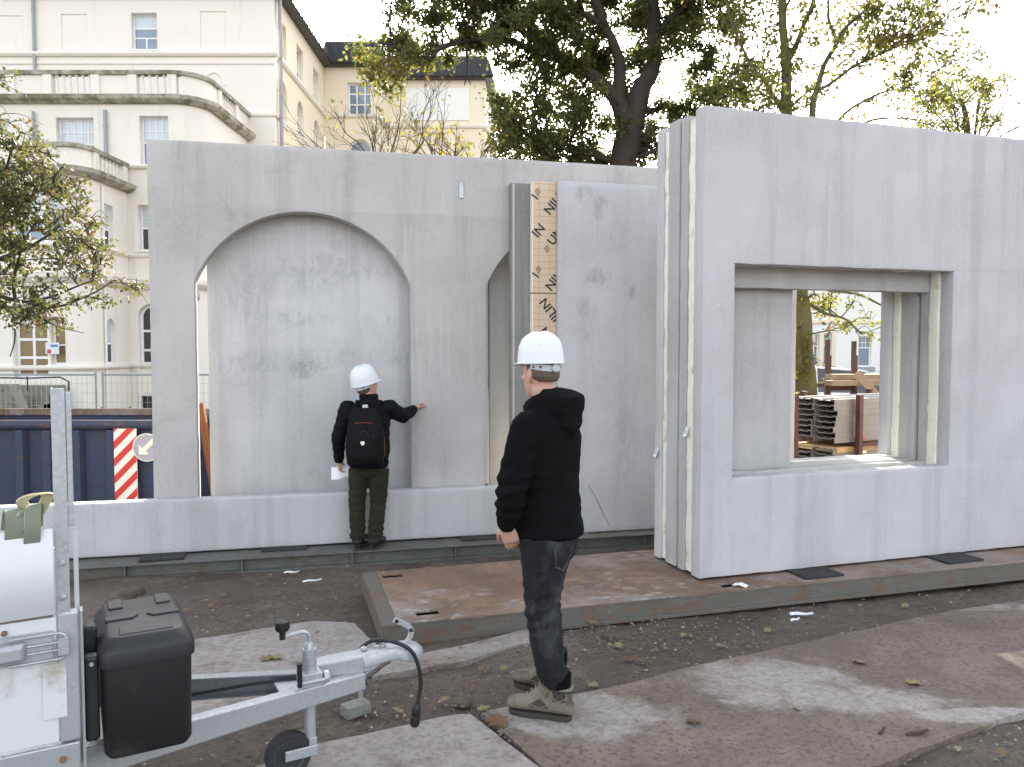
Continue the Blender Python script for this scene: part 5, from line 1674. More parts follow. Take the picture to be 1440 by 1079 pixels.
crown_tree('broadleaf_tree', 'sparse olive-brown tree at the left edge in front of the cream building', base, lim, cl, M['bark_dark'], M['leaf_olive'], .068, branch_r=.010)
# ------------------------------------------------------------------ trailer in the left foreground
M['trailer_white'] = pmat('trailer_white_panel', (.60, .62, .63), .05, 3, .42, bump=.03, dirt=(.38, .35, .30), dscale=5, dlo=.55, dhi=.74)
M['box_black'] = pmat('black_plastic_box', (.011, .011, .0125), .2, 4, .5, bump=.25, bscale=160, dirt=(.050, .046, .040), dscale=7, dlo=.52, dhi=.78, bdist=.002)
M['black_plastic'] = pmat('black_plastic', (.010, .010, .011), .2, 8, .5, bump=.1)
M['wood_edge'] = pmat('rusty_ply_edge', (.19, .12, .075), .3, 9, .85, dirt=(.09, .055, .035))
TH = R(29.2); TO = Vector((-1.42, 2.55, 0)) + .5 * Vector((-math.sin(TH), math.cos(TH), 0))
tr = thing('trailer', 'white and galvanised tipping trailer in the left foreground with a drawbar', 'trailer', TO, TH)
TM = ROOTM[tr.name]; TI = TM.inverted()
def tl(u, v, y):
    """measured point on the trailer's own upright plane at local y -> local coordinates"""
    n = TM.to_3x3() @ Vector((0, 1, 0)); q = TM @ Vector((0, y, 0)); d = ray(u, v)
    return TI @ (CAM + d * ((q - CAM).dot(n) / d.dot(n)))
HWD = .5
# bed, chassis, wheels
b = MB(); b.box2((-2.3, -HWD + .03, .50), (-.03, HWD - .03, .555)); b.build('bed', M['galv_dull'], tr)
b = MB(); b.box2((-2.3, -HWD - .012, .43), (.0, -HWD + .028, .548)); b.build('chassis_rail', M['galv'], tr); bevel(tr.children[-1], .006)
b = MB(); b.box2((-2.3, HWD - .028, .43), (.0, HWD + .012, .548)); b.build('chassis_rail', M['galv'], tr)
b = MB(); b.tube([(-1.25, -.62, .29), (-1.25, .62, .29)], .035, 10); b.build('axle', M['galv_dull'], tr)
for s in (-1, 1):
    Mx = Matrix.Translation((-1.25, s * .62, .29)) @ Matrix.Rotation(R(90), 4, 'X')
    b = MB(); b.lathe([(.17, -.08), (.27, -.09), (.29, -.05), (.29, .05), (.27, .09), (.17, .08)], 24, Mx); w_ = b.build('wheel', M['rubber'], tr)
    b = MB(); b.lathe([(.17, -.07), (.17, .07)], 18, Mx); b.build('rim', M['galv'], w_)
# side panel with raised strip and lower edge
xe = -.058
zt_s = tl(78, 866, -HWD).z; zb_s = tl(78, 1046, -HWD).z
b = MB(); b.box2((-2.3, -HWD - .016, .56), (xe, -HWD + .012, zt_s)); o = b.build('side_panel', M['trailer_white'], tr); bevel(o, .004)
p0 = tl(61, 1014, -HWD - .02); p1 = tl(93, 931, -HWD - .02)
b = MB(); b.box2((p0.x, -HWD - .022, p0.z), (p1.x, -HWD - .0165, p1.z)); o2 = b.build('cover_plate', M['trailer_white'], tr); bevel(o2, .002)
b = MB(); b.box2((-2.3, -HWD - .006, zt_s + .0005), (xe - .01, -HWD + .02, zt_s + .012)); b.build('panel_edge', M['wood_edge'], tr)
b = MB(); b.box2((-2.3, HWD - .012, .56), (xe, HWD + .012, zt_s)); b.build('side_panel', M['trailer_white'], tr)
# front board, seen edge-on
zf = 1.235
b = MB(); b.prism([(-HWD + .055, .45), (HWD, .45), (HWD, 1.0), (-HWD + .055, zf)], -.006, .008, Matrix(((0, 0, 1, 0), (1, 0, 0, 0), (0, 1, 0, 0), (0, 0, 0, 1)))); b.build('front_board', M['trailer_white'], tr); bevel(tr.children[-1], .004)
b = MB(); b.box2((.0085, -HWD + .0, .43), (.016, -HWD + .05, zf - .26)); b.build('front_trim', M['galv'], tr)
# corner post: galvanised channel, wide below, narrower upstand above
pt_ = tl(72, 546, -HWD).z
b = MB()
xa, xb = tl(77, 985, -HWD - .02).x, tl(106, 985, -HWD - .02).x
b.box2((xe + .002, -HWD - .018, .556), (.002, -HWD + .03, .98)); o = b.build('corner_post', M['galv'], tr); bevel(o, .006)
b = MB()
b.box2((-.058, -HWD - .020, .985), (-.018, -HWD - .013, pt_)); b.box2((-.058, -HWD - .0125, .985), (-.052, -HWD + .05, pt_))
o = b.build('upstand_post', M['galv'], tr); bevel(o, .003)
b = MB(); b.box2((-.0172, -HWD - .0165, 1.26), (-.001, -HWD - .010, pt_ - .012)); b.box2((-.0172, -HWD - .0095, 1.26), (-.012, -HWD + .05, pt_ - .03)); o = b.build('rear_channel', M['galv'], tr); bevel(o, .003)
for z in (.985 + .05, .985 + .16):
    b = MB(); b.lathe([(.010, 0), (.010, .006), (.005, .009)], 8, Matrix.Translation((-.038, -HWD - .0205, z)) @ Matrix.Rotation(R(90), 4, 'X')); b.build('bolt', M['galv'], tr)
for z in (.50, .46):
    b = MB(); b.lathe([(.011, 0), (.011, .006), (.006, .008)], 8, Matrix.Translation((-.05, -HWD - .0125, z)) @ Matrix.Rotation(R(90), 4, 'X')); b.build('bolt', M['wood_edge'], tr)
# rounded white top board above the side panel
rings = []
zc0 = zt_s + .013; zc1 = 1.262
N_ = 14
prof = []
for i in range(N_ + 1):
    t = i / N_; z = zc0 + (zc1 - zc0) * t
    prof.append((-HWD - .012 - .055 * math.sin(math.pi * (t * .85 + .08)), z))
for i in range(N_, -1, -1):
    y, z = prof[i]; prof.append((y + .02, z))
rings = [[(x, y, z + .004 * math.sin(x * 5)) for y, z in prof] for x in np.linspace(-2.3, -.062, 12)]
b = MB(); b.rings(rings); o = b.build('curved_top_board', M['trailer_white'], tr); smooth(o, 50)
# toggle latch
zl = tl(40, 915, -HWD - .03).z; LS = Matrix.Translation((.10, 0, 0))
b = MB(); b.box2((-.70, -HWD - .026, zl - .045), (-.17, -HWD - .0225, zl + .05)); b.v = [LS @ p for p in b.v]; o = b.build('latch_plate', M['galv'], tr)
lt = o
b = MB(); b.rings([[(x, -HWD - .027 - d * k, zl + hh) for k, hh in ((0, -.032), (.7, -.030), (1, -.016), (1, .016), (.7, .030), (0, .032))] for x, d in ((-.70, .02), (-.32, .034), (-.255, .030), (-.245, .010))]); b.v = [LS @ p for p in b.v]; b.build('latch_lever', M['galv'], lt); bevel(lt.children[-1], .004)
b = MB()
for dz in (-.042, .042): b.tube([(-.29, -HWD - .036, zl + dz), (-.150, -HWD - .034, zl + dz)], .0045, 6)
for dz in (-.012, .012): b.tube([(-.24, -HWD - .036, zl + dz), (-.14, -HWD - .034, zl + dz)], .004, 6)
b.tube([(-.150, -HWD - .034, zl - .042), (-.135, -HWD - .036, zl - .034), (-.130, -HWD - .038, zl), (-.135, -HWD - .036, zl + .034), (-.150, -HWD - .034, zl + .042)], .0045, 6)
b.v = [LS @ p for p in b.v]; b.build('latch_bail', M['galv'], lt)
b = MB(); b.box2((-.155, -HWD - .050, zl - .026), (-.125, -HWD - .0205, zl + .026)); b.v = [LS @ p for p in b.v]; b.build('latch_hook', M['galv'], lt); bevel(lt.children[-1], .006)
for x, z in ((-.30, zl + .062), (-.33, zl - .062), (-.52, zl - .06)):
    b = MB(); b.lathe([(.009, 0), (.009, .008), (.004, .011)], 8, Matrix.Translation((x, -HWD - .0165, z)) @ Matrix.Rotation(R(90), 4, 'X')); b.v = [LS @ p for p in b.v]; b.build('bolt', M['wood_edge'], lt)
# V drawbar
def beam(name, a, c, h0, h1, w, ext=0):
    a = Vector(a); c = Vector(c); d = (c - a); s = Vector((-d.y, d.x, 0)).normalized() * w / 2
    vs = [a - s + Vector((0, 0, -h0 / 2)), a + s + Vector((0, 0, -h0 / 2)), a + s + Vector((0, 0, h0 / 2)), a - s + Vector((0, 0, h0 / 2)),
          c - s + Vector((0, 0, -h1 / 2)), c + s + Vector((0, 0, -h1 / 2)), c + s + Vector((0, 0, h1 / 2)), c - s + Vector((0, 0, h1 / 2))]
    b = MB(); b.add(vs, [(0, 1, 2, 3), (7, 6, 5, 4), (0, 4, 5, 1), (1, 5, 6, 2), (2, 6, 7, 3), (3, 7, 4, 0)])
    o = b.build(name, M['galv'], tr); bevel(o, .007)
    return o
LX = 1.085
nb = beam('drawbar_arm', (-.3, -HWD + .05, .420), (LX + .03, -.045, .345), .125, .075, .05)
# open channel on the far side
b = MB()
a = Vector((-.3, HWD - .06, .385)); c = Vector((LX - .12, .055, .35))
d = c - a; s = Vector((-d.y, d.x, 0)).normalized()
if s.y > 0: s = -s
def strip(p, q, o0, o1, z0, z1):
    vs = []
    for P, k in ((p, 1.0), (q, .8)):
        vs += [P + s * o0 + Vector((0, 0, z0 * k)), P + s * o1 + Vector((0, 0, z0 * k)), P + s * o1 + Vector((0, 0, z1 * k)), P + s * o0 + Vector((0, 0, z1 * k))]
    b.add(vs, [(0, 1, 2, 3), (7, 6, 5, 4), (0, 4, 5, 1), (1, 5, 6, 2), (2, 6, 7, 3), (3, 7, 4, 0)])
strip(a, c, 0, .006, -.054, .054); strip(a, c, .0065, .05, .048, .054); strip(a, c, .0065, .05, -.054, -.048)
o = b.build('drawbar_arm', M['galv_dull'], tr, label='far open channel arm of the drawbar')
b = MB(); pts = [a.lerp(c, t) + s * .055 + Vector((0, 0, .0 + .02 * math.sin(t * 9))) for t in np.linspace(0, 1, 14)]
b.tube(pts, .006, 6); b.build('brake_cable', M['black_plastic'], o)
# joining plate and coupling tube
b = MB(); b.prism([(LX - .34, -.10), (LX + .02, -.075), (LX + .05, -.04), (LX + .05, .05), (LX - .34, .10)], .360, .372); o = b.build('joint_plate', M['galv'], tr); bevel(o, .004)
b = MB(); b.box2((.90, -.045, .3725), (LX + .075, .045, .455)); o = b.build('coupling_tube', M['galv'], tr); bevel(o, .010, 3)
b = MB(); b.rings([[(x, y * w, zc + z * h) for y, z in ((-1, -1), (1, -1), (1.0, .4), (.75, 1), (-.75, 1), (-1.0, .4))] for x, w, h, zc in ((LX + .03, .050, .034, .425), (LX + .15, .048, .030, .432), (LX + .20, .045, .030, .432), (LX + .23, .052, .036, .424), (LX + .28, .054, .040, .416), (LX + .315, .045, .032, .410), (LX + .330, .028, .02, .408))])
cp = b.build('coupling_head', M['galv'], tr); bevel(cp, .008, 3); smooth(cp, 50)
for x in (LX + .05, LX + .14):
    b = MB(); b.lathe([(.016, 0), (.016, .010), (.008, .014)], 8, Matrix.Translation((x, .0, .463))); b.build('bolt', M['galv'], cp)
for x in (LX - .30, LX - .06, LX + .02):
    b = MB(); b.lathe([(.013, 0), (.013, .008), (.006, .012)], 8, Matrix.Translation((x, -.06, .3725))); b.build('bolt', M['galv'], tr)
# raised coupling handle (bent flat lever with holes)
b = MB()
hp = [(LX + .25, .445), (LX + .272, .475), (LX + .283, .505), (LX + .270, .530), (LX + .235, .555), (LX + .195, .575)]
for (x0, z0), (x1, z1) in zip(hp, hp[1:]):
    b.bar((x0, 0, z0), (x1, 0, z1), .012, .026)
o = b.build('coupling_handle', M['galv'], cp); bevel(o, .003)
for (x, z) in ((LX + .205, .570), (LX + .276, .515)):
    b = MB(); b.lathe([(.009, 0), (.009, .006)], 8, Matrix.Translation((x, -.0065, z)) @ Matrix.Rotation(R(90), 4, 'X')); b.build('rivet', M['black_plastic'], cp)
# hanging cable with plug
pp = [(LX + .05, .05, .45), (LX + .10, .03, .485), (LX + .17, -.03, .490), (LX + .24, -.075, .455), (LX + .275, -.085, .39), (LX + .29, -.09, .30), (LX + .28, -.09, .23), (LX + .27, -.09, .19)]
b = MB(); b.tube(spline(pp, 6), .0095, 8); o = b.build('electric_cable', M['black_plastic'], tr); smooth(o)
b = MB(); b.lathe([(.013, .01), (.020, -.005), (.021, -.04), (.017, -.045), (.023, -.05), (.023, -.085), (.015, -.095)], 12, Matrix.Translation(pp[-1]) @ Matrix.Rotation(R(8), 4, 'Y')); o2 = b.build('plug', M['black_plastic'], o); smooth(o2, 40)
pp = [(LX - .05, .05, .40), (LX + .02, .06, .36), (LX + .06, .02, .30), (LX + .04, -.04, .33), (LX + .03, -.03, .37)]
b = MB(); b.tube(spline(pp, 5), .008, 6); b.build('cable_loop', M['black_plastic'], o)
# jockey wheel, clamped to the drawbar
JX, JY = .865, -.085
zj = tl(436, 912, JY).z
b = MB(); b.tube([(JX, JY, .16), (JX, JY, .42)], .024, 14); b.tube([(JX, JY, .30), (JX, JY, zj)], .030, 14); b.tube([(JX, JY, zj), (JX, JY, zj + .018), (JX, JY, zj + .03)], [.022, .020, .012], 12)
jk = b.build('jockey_stand', M['galv'], tr); smooth(jk, 40)
b = MB(); b.box2((JX - .045, JY - .05, .395), (JX + .045, JY + .045, .455)); b.tube([(JX - .07, JY - .056, .425), (JX + .07, JY - .056, .425)], .009, 8); b.lathe([(.026, -.012), (.026, .012)], 12, Matrix.Translation((JX + .06, JY - .04, .43)) @ Matrix.Rotation(R(90), 4, 'Y'))
o = b.build('clamp', M['galv'], jk); bevel(o, .006)
b = MB(); b.tube([(JX - .06, JY - .075, .42), (JX - .06, JY - .075, .52)], [.010, .012], 8); b.build('clamp_lever', M['black_plastic'], jk)
kn = tl(397, 880, JY); zk_ = tl(420, 891, JY).z
b = MB(); b.tube(spline([(JX, JY, zj + .02), (JX, JY, zk_ - .02), (JX - .015, JY, zk_), (JX - .05, JY, zk_ + .002), (kn.x, JY, zk_ - .004)], 5), .0085, 8); o = b.build('crank', M['galv'], jk); smooth(o)
b = MB(); b.tube([(kn.x, JY, zk_ - .012), (kn.x, JY, zk_ + .02), (kn.x, JY, zk_ + .024), (kn.x, JY, zk_ + .034), (kn.x, JY, zk_ + .062), (kn.x, JY, zk_ + .07)], [.013, .013, .026, .031, .029, .016], 14); o = b.build('crank_knob', M['black_plastic'], jk); smooth(o, 40)
WR = .098
wc_ = (JX - .095, JY, WR + .012)
b = MB()
for s in (-1, 1): b.box2((wc_[0] - .02, JY + s * .034 - .004, wc_[2] - .016), (JX + .022, JY + s * .034 + .004, wc_[2] + .030))
b.box2((JX - .012, JY - .030, wc_[2] + .0), (JX + .022, JY + .030, .17)); o = b.build('fork', M['galv'], jk); bevel(o, .004)
Mx = Matrix.Translation(wc_) @ Matrix.Rotation(R(90), 4, 'X')
b = MB(); b.lathe([(.064, -.024), (.088, -.028), (.097, -.018), (WR, 0), (.097, .018), (.088, .028), (.064, .024)], 28, Mx); o = b.build('tyre', M['rubber'], jk); smooth(o, 50)
b = MB(); b.lathe([(.001, -.016), (.022, -.022), (.03, -.012), (.058, -.012), (.065, -.026), (.065, .026), (.058, .012), (.03, .012), (.022, .022), (.001, .016)], 24, Mx, cap=False); o = b.build('rim', M['galv'], jk); smooth(o, 40)
# black plastic tool box on the drawbar
bx0, bx1 = .066, .350
by0, by1 = -.50, -.02
bz0, bz1 = .448, .765
lidz = .860
def rrect(x0, y0, x1, y1, r, z, n=4):
    out = []
    for cx, cy, a0 in ((x1 - r, y1 - r, 0), (x0 + r, y1 - r, 90), (x0 + r, y0 + r, 180), (x1 - r, y0 + r, 270)):
        for i in range(n + 1):
            a = R(a0 + 90 * i / n); out.append((cx + r * math.cos(a), cy + r * math.sin(a), z))
    return out
b = MB(); b.rings([rrect(bx0 + .016, by0 + .016, bx1 - .016, by1 - .016, .03, bz0), rrect(bx0 + .004, by0 + .004, bx1 - .004, by1 - .004, .035, bz0 + .02), rrect(bx0 + .0, by0 + .0, bx1 - .0, by1 - .0, .035, bz1)])
tb = b.build('tool_box', M['box_black'], tr); smooth(tb, 40)
b = MB(); e = .010
b.rings([rrect(bx0 - e, by0 - e, bx1 + e, by1 + e, .04, bz1 + .002), rrect(bx0 - e, by0 - e, bx1 + e, by1 + e, .04, bz1 + .045), rrect(bx0 - e + .004, by0 - e + .004, bx1 + e - .004, by1 + e - .004, .04, bz1 + .058), rrect(bx0 + .02, by0 + .02, bx1 - .02, by1 - .02, .04, lidz - .004), rrect(bx0 + .03, by0 + .03, bx1 - .03, by1 - .03, .04, lidz)])
ld = b.build('lid', M['box_black'], tb); smooth(ld, 35)
# raised ribs on the lid and the front grip
b = MB()
b.prism([(bx0 + .055, by0 + .035), (bx1 - .055, by0 + .035), (bx1 - .06, by0 + .12), (bx1 - .10, by0 + .145), (bx0 + .10, by0 + .145), (bx0 + .06, by0 + .12)], lidz - .012, lidz + .004)
g = b.build('lid_grip', M['box_black'], ld); bevel(g, .005)
for pts in ([(bx0 + .02, by0 + .20), (bx0 + .11, by0 + .20), (bx0 + .13, by0 + .235), (bx0 + .02, by0 + .235)], [(bx1 - .02, by0 + .20), (bx1 - .11, by0 + .20), (bx1 - .13, by0 + .235), (bx1 - .02, by0 + .235)], [(bx0 + .035, by1 - .14), (bx0 + .085, by1 - .14), (bx0 + .085, by1 - .03), (bx0 + .035, by1 - .03)], [(bx1 - .085, by1 - .14), (bx1 - .035, by1 - .14), (bx1 - .035, by1 - .03), (bx1 - .085, by1 - .03)]):
    ar_ = sum(pts[i][0] * pts[(i + 1) % 4][1] - pts[(i + 1) % 4][0] * pts[i][1] for i in range(4))
    if ar_ < 0: pts = pts[::-1]
    b = MB(); b.prism(pts, lidz - .006, lidz + .007); g = b.build('lid_rib', M['box_black'], ld); bevel(g, .004)
# hinge arm at the left of the box
b = MB(); b.box2((bx0 - .050, by0 + .02, .52), (bx0 - .006, by0 + .07, .81)); o = b.build('hinge_bracket', M['black_plastic'], tb); bevel(o, .012, 3)
b = MB(); b.box2((bx0 - .050, by0 + .12, .60), (bx0 - .006, by0 + .17, .88)); o2 = b.build('hinge_bracket', M['black_plastic'], tb); bevel(o2, .012, 3)
b = MB(); b.lathe([(.007, 0), (.007, .004)], 10, Matrix.Translation((bx0 - .028, by0 + .0195, .785)) @ Matrix.Rotation(R(90), 4, 'X')); b.build('pin', M['galv'], o)
b = MB(); b.box2((bx0 + .02, by0 + .06, .430), (bx1 - .02, by1 - .04, .4475)); b.build('box_tray', M['galv_dull'], tr)

# sling and scraps lying on the trailer
M['webbing'] = pmat('grey_green_webbing', (.15, .17, .12), .2, 14, .9, bump=.4, bscale=120)
M['webbing_pale'] = pmat('pale_webbing', (.52, .46, .30), .15, 12, .9, bump=.3, bscale=90)
M['green_cloth'] = pmat('green_cloth', (.07, .15, .075), .2, 9, .85, bump=.2)
sl = thing('lifting_sling', 'folded grey-green lifting sling hanging over the top edge of the trailer', 'sling', TM @ Vector((-.165, -.475, 1.262)), TH)
def ribbon(name, pts, w, mat, par, th=.006):
    b = MB(); s = spline(pts, 5)
    b.rings([[p + Vector((-w / 2, 0, 0)), p + Vector((w / 2, 0, 0)), p + Vector((w / 2, th, th * .5)), p + Vector((-w / 2, th, th * .5))] for p in s])
    o = b.build(name, mat, par); smooth(o, 60); return o
ribbon('sling_strap', [(-.02, .09, -.02), (-.01, .05, .045), (0, -.02, .05), (.0, -.055, .0), (-.005, -.06, -.07)], .05, M['webbing'], sl)
ribbon('sling_strap', [(.05, .10, -.02), (.055, .05, .055), (.05, -.01, .06), (.05, -.062, .01), (.045, -.066, -.06)], .045, M['webbing'], sl)
ribbon('sling_loop', [(.06, .10, .02), (.09, .06, .085), (.06, .02, .10), (.02, .03, .08), (.03, .06, .04)], .035, M['webbing_pale'], sl)
b = MB(); b.rings([[(x, y * .07 + .03, z * h) for y, z in ((-1, -.5), (1, -.5), (1, .3), (.6, .8), (-.4, 1), (-1, .4))] for x, h in ((-.34, .02), (-.26, .035), (-.16, .03), (-.06, .018))])
o = b.build('green_bag', M['green_cloth'], loc=TM @ Vector((-.235, -.43, 1.30)), rot=(0, 0, TH)); bevel(o, .008); setp(o, 'small green cloth bag lying on the trailer left of the sling', 'bag')
# ------------------------------------------------------------------ people
M['skin'] = pmat('skin', (.47, .275, .205), .08, 12, .55, bump=.05, bscale=120, spec=.4)
M['hair'] = pmat('short_brown_hair', (.095, .062, .045), .35, 30, .75, bump=.5, bscale=220)
def fabric(name, base, var=.2, weave=420, rough=.92, bump=.25, fade=None, sheen=.15):
    t = NT(name)
    c = t.mix(t.noise(6, 5, .6), sc3(base, 1 - var), sc3(base, 1 + var))
    if fade is not None: c = t.mix(t.ramp(t.noise(4.5, 6, .65, t.coord(scale=(1, 1, .7))), .48, .74), c, fade)
    c = t.mix(t.ramp(t.noise(weave, 2), .35, .65, 0, .5), c, sc3(base, 1.6))
    n = t.bump(t.math('ADD', t.noise(weave, 2), t.math('MULTIPLY', t.noise(26, 4, .6), 1.2)), bump, .004)
    m = t.done(c, rough, 0, n, .08)
    t.b.inputs['Sheen Weight'].default_value = sheen
    return m
M['hoodie'] = fabric('black_fleece', (.0050, .0050, .0055), .35, 300, sheen=.0, rough=1)
M['jeans'] = fabric('charcoal_denim', (.0150, .0150, .0165), .35, 500, fade=(.078, .080, .087), sheen=.03)
M['jacket'] = fabric('black_jacket', (.0055, .006, .008), .25, 200, .7, sheen=.0)
M['trousers'] = fabric('dark_olive_trousers', (.024, .0225, .016), .25, 400, fade=(.042, .040, .029), sheen=.03)
M['pack'] = fabric('black_nylon', (.006, .006, .0065), .25, 350, .65, sheen=.0)
M['boot'] = pmat('dusty_boot_leather', (.165, .142, .112), .35, 14, .85, bump=.4, bscale=70, dirt=(.070, .062, .048), dscale=7, dlo=.46, dhi=.60)
M['boot_dark'] = pmat('dark_shoe_leather', (.016, .015, .014), .25, 10, .5, bump=.1)
M['sole'] = pmat('dusty_sole', (.040, .034, .028), .3, 20, .9, bump=.3)
M['lace'] = pmat('lace', (.20, .165, .115), .2, 40, .9)
M['helmet'] = pmat('white_helmet_shell', (.66, .68, .70), .04, 3, .36, bump=0, dirt=(.50, .49, .46), dscale=14, dlo=.62, dhi=.72, spec=.5)
M['strap_grey'] = pmat('grey_plastic_strap', (.42, .45, .49), .06, 9, .5, bump=0)
M['red_trim'] = pmat('red_trim', (.12, .018, .020), .2, 9, .7)
M['paper'] = pmat('white_paper', (.78, .79, .82), .04, 6, .8, bump=0)

def fuse(name, mb, voxel, smooth_n, mat, parent, disp=None):
    """join overlapping closed shapes into one continuous skin"""
    me0 = mb.mesh('t')
    bm = bmesh.new(); bm.from_mesh(me0); bmesh.ops.recalc_face_normals(bm, faces=bm.faces); bm.to_mesh(me0); bm.free()
    o = bpy.data.objects.new('t', me0); COL.objects.link(o)
    m = o.modifiers.new('r', 'REMESH'); m.mode = 'VOXEL'; m.voxel_size = voxel
    if smooth_n:
        s = o.modifiers.new('s', 'SMOOTH'); s.factor = .5; s.iterations = smooth_n
    me = eval_mesh(o, name)
    bpy.data.objects.remove(o); bpy.data.meshes.remove(me0)
    me.materials.clear()
    if disp:
        ns = [v.normal.copy() for v in me.vertices]
        for v, n in zip(me.vertices, ns):
            v.co += n * disp(v.co)
    r = link_mesh(name, me, mat, parent)
    smooth(r)
    return r

def oval(c, rx, ry, yaw=0, n=20, p=2.2):
    out = []
    cy, sy = math.cos(yaw), math.sin(yaw)
    for i in range(n):
        a = 2 * math.pi * i / n
        ca, sa = math.cos(a), math.sin(a)
        x = rx * abs(ca) ** (2 / p) * (1 if ca >= 0 else -1); y = ry * abs(sa) ** (2 / p) * (1 if sa >= 0 else -1)
        out.append((c[0] + x * cy - y * sy, c[1] + x * sy + y * cy, c[2]))
    return out

def ball(b, c, r, M=None, n=12, rot=None):
    r = r if isinstance(r, (tuple, list)) else (r,) * 3
    T = Matrix.Translation(Vector(c))
    if rot is not None: T = T @ rot
    T = T @ Matrix.Diagonal((*r, 1))
    if M is not None: T = M @ T
    m = n // 2
    rings = [[(math.sin(math.pi * k / m) * math.cos(2 * math.pi * i / n), math.sin(math.pi * k / m) * math.sin(2 * math.pi * i / n), -math.cos(math.pi * k / m)) for i in range(n)] for k in range(1, m)]
    b.rings(rings, True, T)

def head_shape(b, M, s=1.0):
    """head in its own space: neck pivot at origin, face towards +Y, chin at z .03, crown at z .30"""
    prof = [(.000, .020, .030, .036), (.022, .066, .044, .050), (.050, .052, .058, .072), (.085, .040, .068, .088), (.125, .030, .074, .098), (.165, .026, .077, .102), (.205, .024, .078, .102), (.245, .020, .073, .094), (.278, .014, .056, .070), (.296, .010, .026, .032)]
    prof[0] = (.004, .082, .026, .026)
    b.rings([oval((0, y * s, z * s), rx * s, ry * s, 0, 20, 2.1) for z, y, rx, ry in prof], True, M)
    ball(b, (0, .138 * s, .112 * s), (.015 * s, .020 * s, .020 * s), M)                      # nose tip
    b.tube([(0, .122 * s, .160 * s), (0, .134 * s, .120 * s)], [.008 * s, .012 * s], 8, M=M)  # bridge
    ball(b, (0, .118 * s, .066 * s), (.026 * s, .014 * s, .010 * s), M)                      # lips
    ball(b, (0, .100 * s, .022 * s), (.026 * s, .020 * s, .018 * s), M)                      # chin
    for k in (-1, 1):
        ball(b, (k * .034 * s, .112 * s, .172 * s), (.028 * s, .014 * s, .008 * s), M)       # brow
        ball(b, (k * .046 * s, .085 * s, .110 * s), (.026 * s, .026 * s, .022 * s), M)       # cheek
        ball(b, (k * .079 * s, .012 * s, .125 * s), (.010 * s, .020 * s, .034 * s), M, rot=Matrix.Rotation(k * .25, 4, 'Z'))   # ear
        ball(b, (k * .078 * s, .016 * s, .096 * s), (.009 * s, .011 * s, .012 * s), M)

def hand(b, M, side, curl=(.3, .5, .4), s=1.0, thumb=.5, spread=.06):
    """hand in its own space: wrist at origin, fingers along +Z, palm facing +Y, thumb on the +X side times 'side'"""
    b.rings([oval((0, 0, z * s), w * s, t * s, 0, 14, 2.4) for z, w, t in ((-.03, .028, .021), (.0, .029, .020), (.03, .038, .018), (.06, .043, .016), (.085, .042, .014), (.094, .036, .010))], True, M)
    for i, (x, L, r) in enumerate(((.031, .072, .0088), (.011, .080, .0090), (-.010, .075, .0088), (-.030, .060, .0078))):
        x *= side
        p = Vector((x, 0, .075)) * s; ang = 0; tilt = (x * spread * 12)
        pts = [p.copy()]
        for k, f in enumerate((.46, .30, .24)):
            ang += curl[k] * (1 + .12 * i)
            d = Vector((math.sin(tilt) * math.cos(ang), math.sin(ang), math.cos(ang) * math.cos(tilt)))
            p = p + d * L * f * s * (1.15 if k == 0 else 1); pts.append(p.copy())
        b.tube(pts, [r * 1.08 * s, r * 1.02 * s, r * .92 * s, r * .74 * s], 8, M=M)
        ball(b, pts[-1], r * .74 * s, M, 8)
    a = Vector((.022 * side, .006, .018)) * s
    c = a + Vector((.034 * side, .012 + .02 * thumb, .030)) * s; e = c + Vector((.010 * side, .012 + .016 * thumb, .032)) * s; f = e + Vector((-.002 * side, .010, .024)) * s
    b.tube([a, c, e, f], [.016 * s, .012 * s, .0098 * s, .0078 * s], 8, M=M); ball(b, f, .0078 * s, M, 8)

def frame_m(o, z, y):
    z = Vector(z).normalized(); y = Vector(y); y = (y - z * y.dot(z)).normalized(); x = y.cross(z)
    m = Matrix((x, y, z)).transposed().to_4x4(); m.translation = Vector(o); return m

